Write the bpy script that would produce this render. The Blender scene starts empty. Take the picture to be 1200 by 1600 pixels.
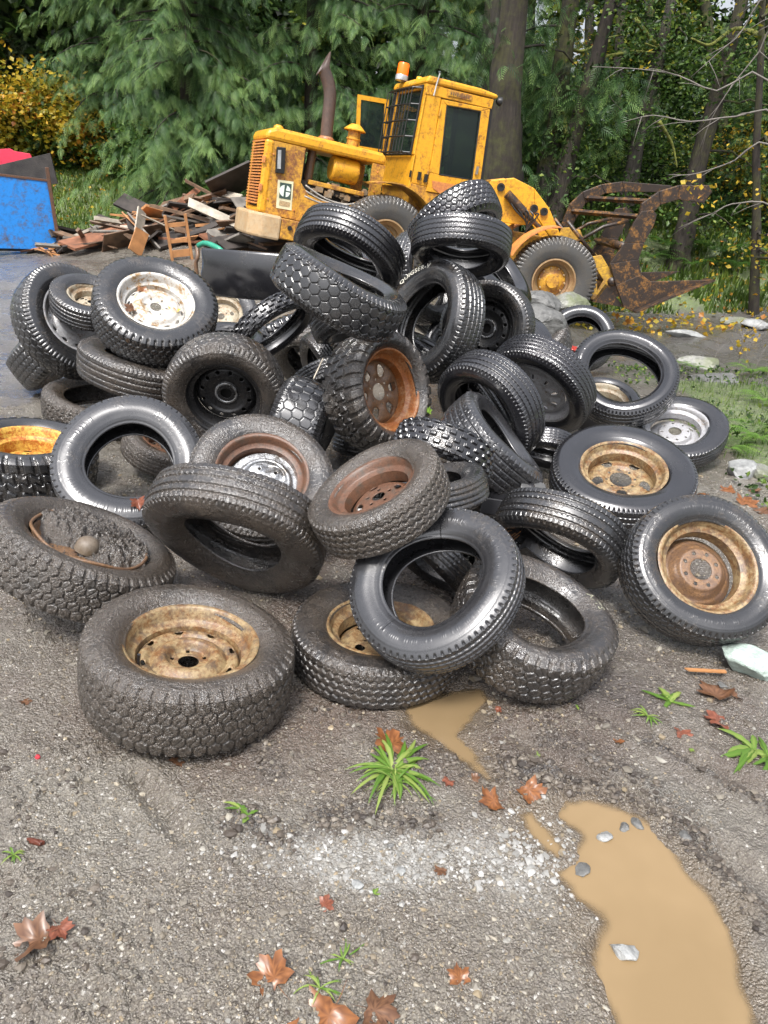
import bpy, math, random
import numpy as np
from mathutils import Matrix, Vector

SC = bpy.context.scene
R_ = math.radians
# ------------------------------------------------------------------ camera
CAM_H, PITCH, ROLL, FPX = 1.75, R_(24), R_(4), 1150.0
fwv = np.array([0, math.cos(PITCH), -math.sin(PITCH)])
up0 = np.array([0, math.sin(PITCH), math.cos(PITCH)])
rt0 = np.array([1.0, 0, 0])
rtv = rt0 * math.cos(ROLL) + up0 * math.sin(ROLL)
upv = -rt0 * math.sin(ROLL) + up0 * math.cos(ROLL)
cd = bpy.data.cameras.new('camera')
cam = bpy.data.objects.new('camera', cd)
SC.collection.objects.link(cam)
cd.sensor_fit = 'VERTICAL'
cd.sensor_height = 24.0
cd.lens = 24.0 * FPX / 1600.0
cd.clip_start, cd.clip_end = 0.05, 500.0
M = Matrix.Identity(4)
for i in range(3):
    M[i][0], M[i][1], M[i][2] = rtv[i], upv[i], -fwv[i]
M[2][3] = CAM_H
cam.matrix_world = M
SC.camera = cam
SC.render.resolution_x, SC.render.resolution_y = 768, 1024
# ------------------------------------------------------------------ light
SUN_EL, SUN_ROT = R_(58), R_(200)
w = bpy.data.worlds.new('World')
SC.world = w
w.use_nodes = True
nt = w.node_tree
nt.nodes.clear()
sky = nt.nodes.new('ShaderNodeTexSky')
sky.sky_type = 'NISHITA'
sky.sun_disc = False
sky.sun_elevation, sky.sun_rotation = SUN_EL, SUN_ROT
sky.air_density, sky.dust_density, sky.ozone_density = 1.0, 4.0, 1.0
hs = nt.nodes.new('ShaderNodeHueSaturation')
hs.inputs['Saturation'].default_value = 0.28
bg = nt.nodes.new('ShaderNodeBackground')
bg.inputs['Strength'].default_value = 0.125
wo = nt.nodes.new('ShaderNodeOutputWorld')
nt.links.new(sky.outputs[0], hs.inputs['Color'])
# cloud cover: the overcast sky is brighter overhead than near the horizon
tcw = nt.nodes.new('ShaderNodeTexCoord'); sep = nt.nodes.new('ShaderNodeSeparateXYZ'); rw = nt.nodes.new('ShaderNodeValToRGB'); mw = nt.nodes.new('ShaderNodeMix')
mw.data_type = 'RGBA'; mw.blend_type = 'MULTIPLY'; mw.inputs[0].default_value = 1.0
rw.color_ramp.elements[0].position = 0.0; rw.color_ramp.elements[0].color = (.75, .75, .75, 1); rw.color_ramp.elements[1].position = 1.0; rw.color_ramp.elements[1].color = (2.0, 2.0, 2.05, 1)
nt.links.new(tcw.outputs['Generated'], sep.inputs[0]); nt.links.new(sep.outputs[2], rw.inputs[0]); nt.links.new(hs.outputs[0], mw.inputs[6]); nt.links.new(rw.outputs[0], mw.inputs[7])
nt.links.new(mw.outputs[2], bg.inputs['Color'])
nt.links.new(bg.outputs[0], wo.inputs['Surface'])
sd = bpy.data.lights.new('sun', 'SUN')
sd.energy, sd.angle, sd.color = 2.3, R_(12), (1.0, 0.965, 0.91)
sun = bpy.data.objects.new('sun', sd)
SC.collection.objects.link(sun)
# sky sun direction for rotation r: (sin r, cos r)
sdir = Vector((math.sin(SUN_ROT) * math.cos(SUN_EL), math.cos(SUN_ROT) * math.cos(SUN_EL), math.sin(SUN_EL)))
sun.rotation_euler = sdir.to_track_quat('Z', 'Y').to_euler()
SC.view_settings.view_transform = 'Standard'
SC.view_settings.look = 'None'
SC.view_settings.gamma = 1.0
SC.view_settings.exposure = 0.75
SC.cycles.max_bounces = 7
SC.cycles.diffuse_bounces = 3
SC.cycles.transparent_max_bounces = 8

# ------------------------------------------------------------------ helpers
rng = np.random.default_rng(11)
random.seed(5)
COL = SC.collection

def pix_ray(u, v):
    return fwv + rtv * (u - 600.0) / FPX + upv * (800.0 - v) / FPX
def ground_pt(u, v, z=0.0):
    r = pix_ray(u, v)
    t = (z - CAM_H) / r[2]
    return np.array([0, 0, CAM_H]) + r * t
def at_y(u, v, Y):
    r = pix_ray(u, v)
    return np.array([0, 0, CAM_H]) + r * (Y / r[1])

def tag(o, label=None, cat=None, group=None, kind=None):
    if label: o['label'] = label
    if cat: o['category'] = cat
    if group: o['group'] = group
    if kind: o['kind'] = kind
    return o
def link(o, parent=None):
    COL.objects.link(o)
    if parent is not None: o.parent = parent
    return o
def empty(name, mat=None):
    o = bpy.data.objects.new(name, None)
    o.empty_display_size = 0.1
    link(o)
    if mat is not None: o.matrix_world = mat
    return o

def np_mesh(name, V, faces, mats=None, attrs=None, smooth=True, fmat=None, parent=None, col=None):
    """faces: list of int arrays (m,k)."""
    V = np.asarray(V, np.float32)
    faces = [np.asarray(f, np.int32) for f in faces if len(f)]
    me = bpy.data.meshes.new(name)
    me.vertices.add(len(V))
    me.vertices.foreach_set('co', V.ravel())
    nl = sum(f.size for f in faces)
    npoly = sum(len(f) for f in faces)
    me.loops.add(nl)
    me.polygons.add(npoly)
    me.loops.foreach_set('vertex_index', np.concatenate([f.ravel() for f in faces]))
    tot = np.concatenate([np.full(len(f), f.shape[1], np.int32) for f in faces])
    st = np.concatenate([[0], np.cumsum(tot)[:-1]]).astype(np.int32)
    me.polygons.foreach_set('loop_start', st)
    me.polygons.foreach_set('loop_total', tot)
    me.polygons.foreach_set('use_smooth', np.full(npoly, bool(smooth)))
    if fmat is not None:
        me.polygons.foreach_set('material_index', np.asarray(fmat, np.int32))
    me.update(calc_edges=True)
    for k, a in (attrs or {}).items():
        at = me.attributes.new(k, 'FLOAT', 'POINT')
        at.data.foreach_set('value', np.asarray(a, np.float32).ravel())
    for m in (mats or []): me.materials.append(m)
    o = bpy.data.objects.new(name, me)
    link(o, parent)
    return o

class MB:
    """collects verts/faces of simple solids, builds ONE mesh"""
    def __init__(s): s.V = []; s.F = []; s.n = 0
    def add(s, V, F):
        V = np.asarray(V, float)
        s.V.append(V)
        for f in F: s.F.append([i + s.n for i in f])
        s.n += len(V)
        return s
    def box(s, c, size, M=None, taper=1.0):
        hx, hy, hz = [q / 2 for q in size]
        P = np.array([(x * (taper if z > 0 else 1), y * (taper if z > 0 else 1), z) for z in (-hz, hz) for x, y in ((-hx, -hy), (hx, -hy), (hx, hy), (-hx, hy))])
        if M is not None: P = P @ np.asarray(M, float).T
        P = P + np.asarray(c, float)
        return s.add(P, [(3, 2, 1, 0), (4, 5, 6, 7), (0, 1, 5, 4), (1, 2, 6, 5), (2, 3, 7, 6), (3, 0, 4, 7)])
    def hexa(s, P8):
        return s.add(P8, [(3, 2, 1, 0), (4, 5, 6, 7), (0, 1, 5, 4), (1, 2, 6, 5), (2, 3, 7, 6), (3, 0, 4, 7)])
    def prism(s, poly, axis_a, axis_b):
        """poly list of 3d points (front), extruded by vector axis_b-axis_a given as vec"""
        P = np.asarray(poly, float); n = len(P)
        A = P + np.asarray(axis_a, float); B = P + np.asarray(axis_b, float)
        F = [tuple(range(n)), tuple(range(2 * n - 1, n - 1, -1))] + [(i, i + n, (i + 1) % n + n, (i + 1) % n) for i in range(n)]
        return s.add(np.vstack([A, B]), F)
    def tube(s, pts, rad, seg=10, cap=True):
        pts = np.asarray(pts, float); n = len(pts)
        rad = np.full(n, rad) if np.isscalar(rad) else np.asarray(rad, float)
        T = np.gradient(pts, axis=0); T /= np.linalg.norm(T, axis=1)[:, None] + 1e-9
        u = np.cross(T[0], [0, 0, 1.0])
        if np.linalg.norm(u) < .1: u = np.cross(T[0], [1.0, 0, 0])
        u /= np.linalg.norm(u)
        V = []
        a = np.linspace(0, 2 * np.pi, seg, endpoint=False)
        for i in range(n):
            u = u - T[i] * (u @ T[i]); u /= np.linalg.norm(u) + 1e-9
            v = np.cross(T[i], u)
            V.append(pts[i] + rad[i] * (np.cos(a)[:, None] * u + np.sin(a)[:, None] * v))
        F = []
        for i in range(n - 1):
            for j in range(seg):
                k = (j + 1) % seg
                F.append((i * seg + j, i * seg + k, (i + 1) * seg + k, (i + 1) * seg + j))
        if cap:
            F.append(tuple(range(seg - 1, -1, -1))); F.append(tuple((n - 1) * seg + j for j in range(seg)))
        return s.add(np.vstack(V), F)
    def lathe(s, prof, M=None, o=(0, 0, 0), seg=32, cap=False):
        """prof: (r,z) list, axis z"""
        a = np.linspace(0, 2 * np.pi, seg, endpoint=False)
        V = np.array([(r * math.cos(t), r * math.sin(t), z) for r, z in prof for t in a])
        if M is not None: V = V @ np.asarray(M, float).T
        V = V + np.asarray(o, float)
        F = []
        n = len(prof)
        for i in range(n - 1):
            for j in range(seg):
                k = (j + 1) % seg
                F.append((i * seg + j, i * seg + k, (i + 1) * seg + k, (i + 1) * seg + j))
        if cap:
            F.append(tuple(range(seg - 1, -1, -1))); F.append(tuple((n - 1) * seg + j for j in range(seg)))
        return s.add(V, F)
    def build(s, name, mat, parent=None, smooth=False, bevel=0.0, M=None, auto=None):
        me = bpy.data.meshes.new(name)
        V = np.vstack(s.V)
        if M is not None:
            Mn = np.array(M); V = V @ Mn[:3, :3].T + Mn[:3, 3]
        me.from_pydata(V.tolist(), [], s.F)
        me.materials.append(mat)
        if smooth:
            me.polygons.foreach_set('use_smooth', [True] * len(me.polygons))
            if auto: me.set_sharp_from_angle(angle=R_(auto))
        me.update()
        o = bpy.data.objects.new(name, me)
        link(o, parent)
        if bevel:
            b = o.modifiers.new('bevel', 'BEVEL'); b.width = bevel; b.segments = 2; b.limit_method = 'ANGLE'; b.angle_limit = R_(35)
            b.harden_normals = False
        return o

# value noise in numpy -------------------------------------------------
_tab = rng.random((256, 256))
def vnoise(x, y):
    xi = np.floor(x).astype(int); yi = np.floor(y).astype(int)
    fx = x - xi; fy = y - yi
    fx = fx * fx * (3 - 2 * fx); fy = fy * fy * (3 - 2 * fy)
    g = lambda a, b: _tab[a & 255, b & 255]
    return (g(xi, yi) * (1 - fx) + g(xi + 1, yi) * fx) * (1 - fy) + (g(xi, yi + 1) * (1 - fx) + g(xi + 1, yi + 1) * fx) * fy
def fbm(x, y, f, o=4, seed=0):
    s = 0; a = 1; t = 0
    for i in range(o):
        s = s + a * (vnoise(x * f + 17.3 * (i + seed), y * f - 9.1 * (i + 2 * seed)) - .5); t += a
        f *= 2.03; a *= .5
    return s / t * 2
def sstep(a, b, x):
    t = np.clip((x - a) / (b - a), 0, 1)
    return t * t * (3 - 2 * t)
def poly_sd(x, y, P):
    """signed distance to polygon, negative inside"""
    P = np.asarray(P, float); d = np.full(x.shape, 1e9); ins = np.zeros(x.shape, bool)
    n = len(P)
    for i in range(n):
        a = P[i]; b = P[(i + 1) % n]; e = b - a
        wx, wy = x - a[0], y - a[1]
        t = np.clip((wx * e[0] + wy * e[1]) / (e @ e), 0, 1)
        d = np.minimum(d, np.hypot(wx - t * e[0], wy - t * e[1]))
        c = ((a[1] <= y) != (b[1] <= y)) & (x < (b[0] - a[0]) * (y - a[1]) / (b[1] - a[1] + 1e-12) + a[0])
        ins ^= c
    return np.where(ins, -d, d)

# ------------------------------------------------------------------ materials
def mat_new(name):
    m = bpy.data.materials.new(name); m.use_nodes = True
    n = m.node_tree; n.nodes.clear()
    out = n.nodes.new('ShaderNodeOutputMaterial'); p = n.nodes.new('ShaderNodeBsdfPrincipled')
    n.links.new(p.outputs[0], out.inputs['Surface'])
    return m, n, p
class N:
    """tiny node helper"""
    def __init__(s, nt, coord='Object'):
        s.t = nt; s.tc = nt.nodes.new('ShaderNodeTexCoord'); s.coord = s.tc.outputs[coord]
    def new(s, t): return s.t.nodes.new(t)
    def l(s, a, b): s.t.links.new(a, b)
    def noise(s, scale, detail=4, rough=.55, vec=None, dist=0.0):
        n = s.new('ShaderNodeTexNoise'); n.inputs['Scale'].default_value = scale; n.inputs['Detail'].default_value = detail
        n.inputs['Roughness'].default_value = rough; n.inputs['Distortion'].default_value = dist
        s.l(vec or s.coord, n.inputs['Vector']); return n.outputs[0]
    def vor(s, scale, feat='F1', out='Distance', vec=None, rnd=1.0):
        n = s.new('ShaderNodeTexVoronoi'); n.inputs['Scale'].default_value = scale; n.feature = feat
        n.inputs['Randomness'].default_value = rnd
        s.l(vec or s.coord, n.inputs['Vector']); return n.outputs[out]
    def scaled(s, v):
        n = s.new('ShaderNodeMapping'); n.inputs['Scale'].default_value = v; s.l(s.coord, n.inputs['Vector']); return n.outputs[0]
    def ramp(s, fac, stops, interp='LINEAR'):
        n = s.new('ShaderNodeValToRGB'); cr = n.color_ramp; cr.interpolation = interp
        while len(cr.elements) < len(stops): cr.elements.new(0.5)
        for e, (p, c) in zip(cr.elements, stops):
            e.position = p
            if np.isscalar(c): c = (c, c, c)
            e.color = (*c, 1)
        s.l(fac, n.inputs[0]); return n.outputs[0]
    def mix(s, fac, a, b, mode='MIX'):
        n = s.new('ShaderNodeMix'); n.data_type = 'RGBA'; n.blend_type = mode
        for sock, v in ((n.inputs[0], fac), (n.inputs[6], a), (n.inputs[7], b)):
            if hasattr(v, 'is_output') or isinstance(v, bpy.types.NodeSocket): s.l(v, sock)
            elif np.isscalar(v): sock.default_value = v if sock == n.inputs[0] else (v, v, v, 1)
            else: sock.default_value = (*v, 1)
        return n.outputs[2]
    def math(s, op, a, b=0.0, clamp=False):
        n = s.new('ShaderNodeMath'); n.operation = op; n.use_clamp = clamp
        for sock, v in ((n.inputs[0], a), (n.inputs[1], b)):
            if isinstance(v, bpy.types.NodeSocket): s.l(v, sock)
            else: sock.default_value = v
        return n.outputs[0]
    def attr(s, name):
        n = s.new('ShaderNodeAttribute'); n.attribute_name = name; return n.outputs['Fac']
    def bump(s, h, dist, strength=1.0, normal=None):
        n = s.new('ShaderNodeBump'); n.inputs['Distance'].default_value = dist; n.inputs['Strength'].default_value = strength
        s.l(h, n.inputs['Height'])
        if normal is not None: s.l(normal, n.inputs['Normal'])
        return n.outputs[0]
    def rand(s):
        return s.new('ShaderNodeObjectInfo').outputs['Random']

def simple(name, c, rough=.5, metal=0.0, var=.25, scale=8.0, bump=.0, bscale=60.0):
    m, n, p = mat_new(name); h = N(n)
    f = h.noise(scale, 5)
    a = tuple(max(0, q * (1 - var)) for q in c); b = tuple(min(1, q * (1 + var)) for q in c)
    h.l(h.ramp(f, [(.3, a), (.7, b)]), p.inputs['Base Color'])
    p.inputs['Roughness'].default_value = rough; p.inputs['Metallic'].default_value = metal
    if bump: h.l(h.bump(h.noise(bscale, 4), bump), p.inputs['Normal'])
    return m

def rubber(name, base, mudc, mud_lo, mud_hi, rough=(.22, .5), grit=.0012, groove_mud=.6, gloss=.5):
    """wet rubber; mud where noise > threshold, and in grooves"""
    m, n, p = mat_new(name); h = N(n)
    big = h.noise(5.5, 5, .62); fine = h.noise(70, 4, .6); gr = h.noise(190, 3, .65); lump_ = h.noise(38, 4, .6)
    f = h.math('ADD', h.math('MULTIPLY', big, .7), h.math('MULTIPLY', fine, .3))
    f = h.math('ADD', f, h.math('MULTIPLY', h.attr('grv'), groove_mud * .12))
    mask = h.ramp(f, [(mud_lo, 0.0), (mud_hi, 1.0)])
    gv = h.vor(260); sp = h.ramp(gv, [(.0, 3.2), (.2, 1.2), (.6, .40)])
    mc = h.mix(1.0, h.mix(gr, tuple(q * .45 for q in mudc), tuple(min(1, q * 1.6) for q in mudc)), sp, 'MULTIPLY')
    bc = h.mix(fine, tuple(q * .7 for q in base), tuple(q * 1.35 for q in base))
    h.l(h.mix(mask, bc, mc), p.inputs['Base Color'])
    r = h.ramp(h.noise(9, 4, .6), [(.3, rough[0]), (.7, rough[1])])
    h.l(r, p.inputs['Roughness'])
    p.inputs['Specular IOR Level'].default_value = gloss
    p.inputs['Coat Weight'].default_value = .7; p.inputs['Coat Roughness'].default_value = .10; p.inputs['Coat IOR'].default_value = 1.5
    hgt = h.math('ADD', h.math('MULTIPLY', gr, .5), h.math('SUBTRACT', fine, h.math('MULTIPLY', gv, .7)))
    hgt = h.math('ADD', h.math('MULTIPLY', hgt, h.math('ADD', h.math('MULTIPLY', mask, 1.0), .15)), h.math('MULTIPLY', h.math('MULTIPLY', lump_, mask), .7))
    bn = h.bump(hgt, grit * .95)
    h.l(bn, p.inputs['Normal']); h.l(bn, p.inputs['Coat Normal'])
    return m

def rusty(name, paint, r1, r2, lo=.42, hi=.58, rough=.45, scale=6.0, metal=0.0, mud=None):
    m, n, p = mat_new(name); h = N(n)
    f1 = h.math('ADD', h.math('MULTIPLY', h.noise(scale, 8, .75, dist=.3), .6), h.math('MULTIPLY', h.noise(scale * 5.5, 6, .75), .4)); f2 = h.noise(scale * 9, 6, .75); f3 = h.noise(scale * 3.7, 8, .75)
    rust = h.ramp(f2, [(.3, r1), (.7, r2)])
    col = h.mix(h.ramp(f1, [(lo, 0.0), (hi, 1.0)]), paint, rust)
    col = h.mix(h.ramp(f3, [(.35, .35), (.5, 0.0)]), col, tuple(q * .5 for q in r1))
    if mud is not None:
        col = h.mix(h.ramp(h.noise(scale * 1.4, 6, .7), [(.5, 0.0), (.66, .85)]), col, mud)
    h.l(col, p.inputs['Base Color'])
    h.l(h.ramp(f2, [(.3, rough * .6), (.7, min(1, rough * 1.5))]), p.inputs['Roughness'])
    p.inputs['Metallic'].default_value = metal
    h.l(h.bump(h.math('ADD', f2, h.math('MULTIPLY', f1, .5)), .0016), p.inputs['Normal'])
    return m

def leafmat(name, stops, trans=.35, rough=.45):
    m, n, p = mat_new(name); h = N(n)
    c = h.ramp(h.attr('rnd'), stops)
    big = h.noise(1.3, 3)
    c = h.mix(h.ramp(big, [(.35, 0.0), (.65, .55)]), c, h.mix(1.0, c, (.55, .62, .5), 'MULTIPLY'))
    h.l(c, p.inputs['Base Color']); p.inputs['Roughness'].default_value = rough
    p.inputs['Specular IOR Level'].default_value = .35
    tr = h.new('ShaderNodeBsdfTranslucent'); h.l(c, tr.inputs['Color'])
    ms = h.new('ShaderNodeMixShader'); ms.inputs[0].default_value = trans
    out = [q for q in n.nodes if q.type == 'OUTPUT_MATERIAL'][0]
    h.l(p.outputs[0], ms.inputs[1]); h.l(tr.outputs[0], ms.inputs[2]); h.l(ms.outputs[0], out.inputs['Surface'])
    return m

# ------------------------------------------------------------------ terrain
PUD = [(0.635, 1.796), (0.72, 1.815), (0.80, 1.798), (0.885, 1.74), (0.942, 1.612), (0.989, 1.485), (1.005, 1.369), (0.987, 1.246), (0.96, 1.0), (0.62, 0.98), (0.641, 1.043), (0.606, 1.203), (0.601, 1.285), (0.664, 1.371), (0.602, 1.444), (0.565, 1.514), (0.629, 1.574), (0.657, 1.658), (0.598, 1.727)]
PUD_F = [(0.485, 1.722), (0.528, 1.741), (0.572, 1.675), (0.608, 1.606), (0.587, 1.548), (0.538, 1.589), (0.499, 1.644)]
PUD2 = [(0.109, 2.2), (0.241, 2.29), (0.43, 2.36), (0.456, 2.275), (0.378, 2.156), (0.325, 2.065), (0.402, 1.931), (0.43, 1.87), (0.405, 1.84), (0.275, 1.979), (0.144, 2.097)]
WZ = -0.014
def churn(x, y):
    """churned crumbly ridges along the ruts and the shore of the big puddle"""
    c = np.zeros(np.shape(x))
    for (x0, y0, x1, y1, wd) in ((.30, 1.92, .95, 1.80, .07), (.95, 1.82, 1.12, 1.35, .05), (.62, 2.05, .95, 1.86, .04), (-.42, 1.98, -.30, 1.80, .05), (-.10, 1.64, .18, 1.66, .07), (-.38, 1.62, -.22, 1.56, .05), (1.0, 2.1, 1.35, 1.72, .03), (.1, 1.86, .3, 1.9, .06)):
        ex, ey = x1 - x0, y1 - y0; L = math.hypot(ex, ey); t = np.clip(((x - x0) * ex + (y - y0) * ey) / L / L, 0, 1)
        d = np.hypot(x - x0 - t * ex, y - y0 - t * ey); c = np.maximum(c, np.exp(-(d / wd) ** 2))
    return c * (.5 + .9 * np.clip(fbm(x, y, 8, 3, 90) + .4, 0, 1))
def terrain(x, y, detail=True):
    x = np.asarray(x, float); y = np.asarray(y, float)
    r = np.hypot(x, y)
    h = .02 * fbm(x, y, .6, 3)
    far = sstep(8.2, 11.5, y)
    # loader stands across a slope that falls to the right
    load = np.clip(.07 - .142 * x, -.42, .30) + .0
    load = load * sstep(-9.5, -4, x) * sstep(9.5, 5.0, x)
    h = h + far * load * sstep(19, 15.5, y)
    # lawn behind the skip, and the rising forest bank
    h = h + 1.15 * sstep(15.0, 30.0, y) + .9 * sstep(16.5, 19.5, y) * sstep(1.5, 5.0, x) + .35 * sstep(15.2, 16.6, y) * sstep(2.8, 6.0, x)
    h = h + .10 * sstep(2.2, 3.6, x) * sstep(3.0, 5.0, y) * sstep(8.5, 7.0, y)
    h = h + 1.05 * sstep(16.8, 23, y) * sstep(-3.2, -6.0, x)
    # heap of scrap under the boards
    dh = ((x + 3.3) / 3.0) ** 2 + ((y - 15.4) / 1.5) ** 2
    h = h + .75 * np.exp(-dh * 1.4) * sstep(12.5, 14, y)
    if detail:
        k = np.exp(-np.maximum(0, r - 3) / 5)
        lump = fbm(x, y, 7, 3, 3)
        clod = np.maximum(0, fbm(x, y, 26, 3, 5)) * sstep(-.1, .35, fbm(x, y, 2.2, 2, 8))
        h = h + .012 * lump + k * (.032 * clod + .0055 * fbm(x, y, 60, 3, 7) + .0035 * np.maximum(0, fbm(x, y, 130, 2, 9))) + .012 * fbm(x, y, 2.4, 2, 2) + (1 - k) * .03 * fbm(x, y, 2.0, 3, 11)
        # tyre ruts on the right
        for (x0, y0, x1, y1, wd, dp) in ((.55, 2.05, 1.35, 1.35, .05, .022), (.75, 2.3, 1.5, 1.75, .04, .018), (-.72, 1.75, -.52, 1.55, .03, .02), (4.0, 9.0, 8.0, 12.5, .3, .07), (2.6, 9.5, 7.0, 14.0, .3, .06)):
            ex, ey = x1 - x0, y1 - y0; L = math.hypot(ex, ey)
            t = np.clip(((x - x0) * ex + (y - y0) * ey) / L / L, 0, 1)
            d = np.hypot(x - x0 - t * ex, y - y0 - t * ey)
            h = h - dp * np.exp(-(d / wd) ** 2) + dp * .7 * np.exp(-((d - 1.9 * wd) / wd) ** 2)
    if detail:
        nr2 = (x > -.4) & (x < 1.9) & (y > .7) & (y < 2.9)
        if nr2.any():
            xs, ys = x[nr2], y[nr2]
            h[nr2] = h[nr2] + churn(xs, ys) * (.010 + .030 * np.maximum(0, fbm(xs, ys, 30, 3, 91)) + .012 * np.maximum(0, fbm(xs, ys, 75, 2, 92)))
    near = (x > -.2) & (x < 1.3) & (y > .7) & (y < 2.7)
    if near.any():
        xs, ys = x[near], y[near]
        wob = .030 * fbm(xs, ys, 11, 4, 21)
        sd = np.minimum(np.minimum(poly_sd(xs, ys, PUD), poly_sd(xs, ys, PUD_F)), poly_sd(xs, ys, PUD2) + .006) + wob
        tgt = WZ + np.clip(sd * .30, -.04, .016) + .002 * fbm(xs, ys, 60, 2, 4)
        wgt = 1 - sstep(.0, .10, sd)
        h[near] = h[near] * (1 - wgt) + tgt * wgt
    return h

def build_ground():
    ang = np.radians(np.concatenate([np.linspace(38, 52, 10, endpoint=False), np.linspace(52, 128, 430, endpoint=False), np.linspace(128, 142, 10, endpoint=False), np.linspace(142, 398, 40, endpoint=False)]))
    rad = np.concatenate([np.geomspace(.35, .75, 30, endpoint=False), np.geomspace(.75, 6.5, 760, endpoint=False), np.geomspace(6.5, 170, 260)])
    nr = len(rad)
    A, Rr = np.meshgrid(ang, rad)
    X = Rr * np.cos(A); Y = Rr * np.sin(A)
    Z = terrain(X.ravel(), Y.ravel()).reshape(X.shape)
    V = np.stack([X.ravel(), Y.ravel(), Z.ravel()], 1)
    na = len(ang)
    i = np.arange(nr - 1)[:, None] * na; j = np.arange(na)[None, :]; k = (j + 1) % na
    F = np.stack([(i + j), (i + na + j), (i + na + k), (i + k)], -1).reshape(-1, 4)[:, ::-1]
    V = np.vstack([V, [[0, 0, 0]]]); c = len(V) - 1
    tri = np.stack([np.arange(na), np.roll(np.arange(na), -1), np.full(na, c)], 1)
    x, y = V[:, 0], V[:, 1]
    n1 = fbm(x, y, 1.3, 4, 31); n2 = fbm(x, y, 5, 3, 33)
    # where moss and grass grow
    brown = np.clip(sstep(1.55, 2.05, y + .45 * n1) * sstep(4.4, 3.4, y) * np.exp(-((x - .05) / 1.6) ** 2) * (.95 + 1.4 * n2), 0, 1)
    g = sstep(.0, .22, n1 * .5 + n2 * .3 + (1.35 * sstep(2.3, 3.2, x - .0 * y) * sstep(3.2, 4.2, y) * sstep(8.6, 7.4, y) - .55))
    g = np.maximum(g, sstep(-.1, .25, n2 * .5 + 2 * (sstep(15.2, 16.6, y) * sstep(2.5, 5.5, x)) - .6))
    g = np.maximum(g, sstep(-.1, .2, n2 * .4 + 2 * sstep(15.8, 16.8, y + .25 * (x + 6)) * sstep(-1.5, -4, x) - .6))
    g = np.maximum(g, sstep(17, 19, y))
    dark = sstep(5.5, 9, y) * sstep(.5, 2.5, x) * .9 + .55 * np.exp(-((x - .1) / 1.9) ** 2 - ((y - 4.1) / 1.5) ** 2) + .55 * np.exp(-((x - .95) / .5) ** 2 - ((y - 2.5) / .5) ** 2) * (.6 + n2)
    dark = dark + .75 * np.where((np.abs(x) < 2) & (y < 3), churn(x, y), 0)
    pale = np.exp(-((x - .1) / .36) ** 2 - ((y - 1.50) / .085) ** 2) + 1.1 * np.exp(-((x - .53) / .17) ** 2 - ((y - 1.55) / .12) ** 2) + .7 * np.exp(-((x + .05) / .14) ** 2 - ((y - 1.5) / .05) ** 2)
    pale = np.clip(pale * (1 + 1.2 * fbm(x, y, 14, 3, 40)), 0, 1)
    near = (x > -.3) & (x < 1.4) & (y > .6) & (y < 2.8)
    wet = np.zeros(len(x)); 
    sd = np.minimum(np.minimum(poly_sd(x[near], y[near], PUD), poly_sd(x[near], y[near], PUD_F)), poly_sd(x[near], y[near], PUD2))
    wet[near] = 1 - sstep(-.01, .11, sd + .05 * fbm(x[near], y[near], 12, 3, 77))
    m, n, p = mat_new('wet_mud'); h = N(n, 'Object')
    big = h.noise(1.6, 5, .6); mid = h.noise(14, 5, .65); fine = h.noise(120, 4, .65); grit = h.vor(140); grit2 = h.vor(60)
    base = h.ramp(mid, [(.25, (.082, .070, .052)), (.5, (.175, .157, .126)), (.75, (.30, .278, .232))])
    base = h.mix(h.ramp(big, [(.40, .75), (.60, 0.0)]), base, h.mix(fine, (.07, .052, .038), (.16, .125, .095)))
    base = h.mix(h.ramp(h.noise(4.3, 6, .7, dist=.6), [(.52, 0.0), (.66, .65)]), base, (.085, .062, .046))
    st = h.ramp(grit, [(.0, (.44, .42, .36)), (.30, (.20, .18, .14)), (.5, (.075, .064, .050))])
    base = h.mix(.42, base, st)
    vc = h.vor(140, out='Color'); base = h.mix(h.ramp(vc, [(.86, 0.0), (.9, .7)]), base, (.5, .48, .44))
    base = h.mix(h.math('MULTIPLY', h.attr('brown'), .92, True), base, h.mix(fine, (.050, .034, .024), (.135, .095, .068)))
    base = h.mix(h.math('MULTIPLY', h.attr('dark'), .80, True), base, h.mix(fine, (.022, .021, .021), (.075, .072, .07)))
    base = h.mix(h.math('MULTIPLY', h.attr('pale'), h.ramp(grit2, [(.1, 1.0), (.6, .35)]), True), base, h.mix(fine, (.22, .215, .195), (.40, .395, .37)))
    base = h.mix(h.math('MULTIPLY', h.attr('wet'), .8), base, h.mix(fine, (.075, .055, .036), (.17, .13, .085)))
    gm = h.math('MULTIPLY', h.attr('green'), h.ramp(h.noise(30, 5, .7), [(.35, .25), (.55, 1.0)]), True)
    base = h.mix(gm, base, h.ramp(h.noise(9, 5, .7), [(.3, (.045, .075, .016)), (.5, (.10, .15, .035)), (.7, (.16, .19, .06))]))
    h.l(base, p.inputs['Base Color'])
    wt = h.ramp(h.noise(3.2, 5, .65), [(.42, .12), (.58, .50)]); rr = h.mix(h.math('MAXIMUM', h.attr('wet'), h.math('MULTIPLY', h.attr('brown'), .8)), wt, .12)
    p.inputs['Specular IOR Level'].default_value = .8; p.inputs['Coat Weight'].default_value = .85; p.inputs['Coat Roughness'].default_value = .16
    h.l(h.mix(gm, rr, .75), p.inputs['Roughness'])
    hh = h.math('ADD', h.math('MULTIPLY', grit, -.6), h.math('ADD', fine, h.math('MULTIPLY', grit2, -.5)))
    bn = h.bump(hh, .009, 1.0); h.l(bn, p.inputs['Normal']); h.l(bn, p.inputs['Coat Normal'])
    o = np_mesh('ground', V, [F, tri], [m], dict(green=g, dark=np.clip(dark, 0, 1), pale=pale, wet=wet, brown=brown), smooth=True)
    tag(o, kind='structure')

build_ground()

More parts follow.
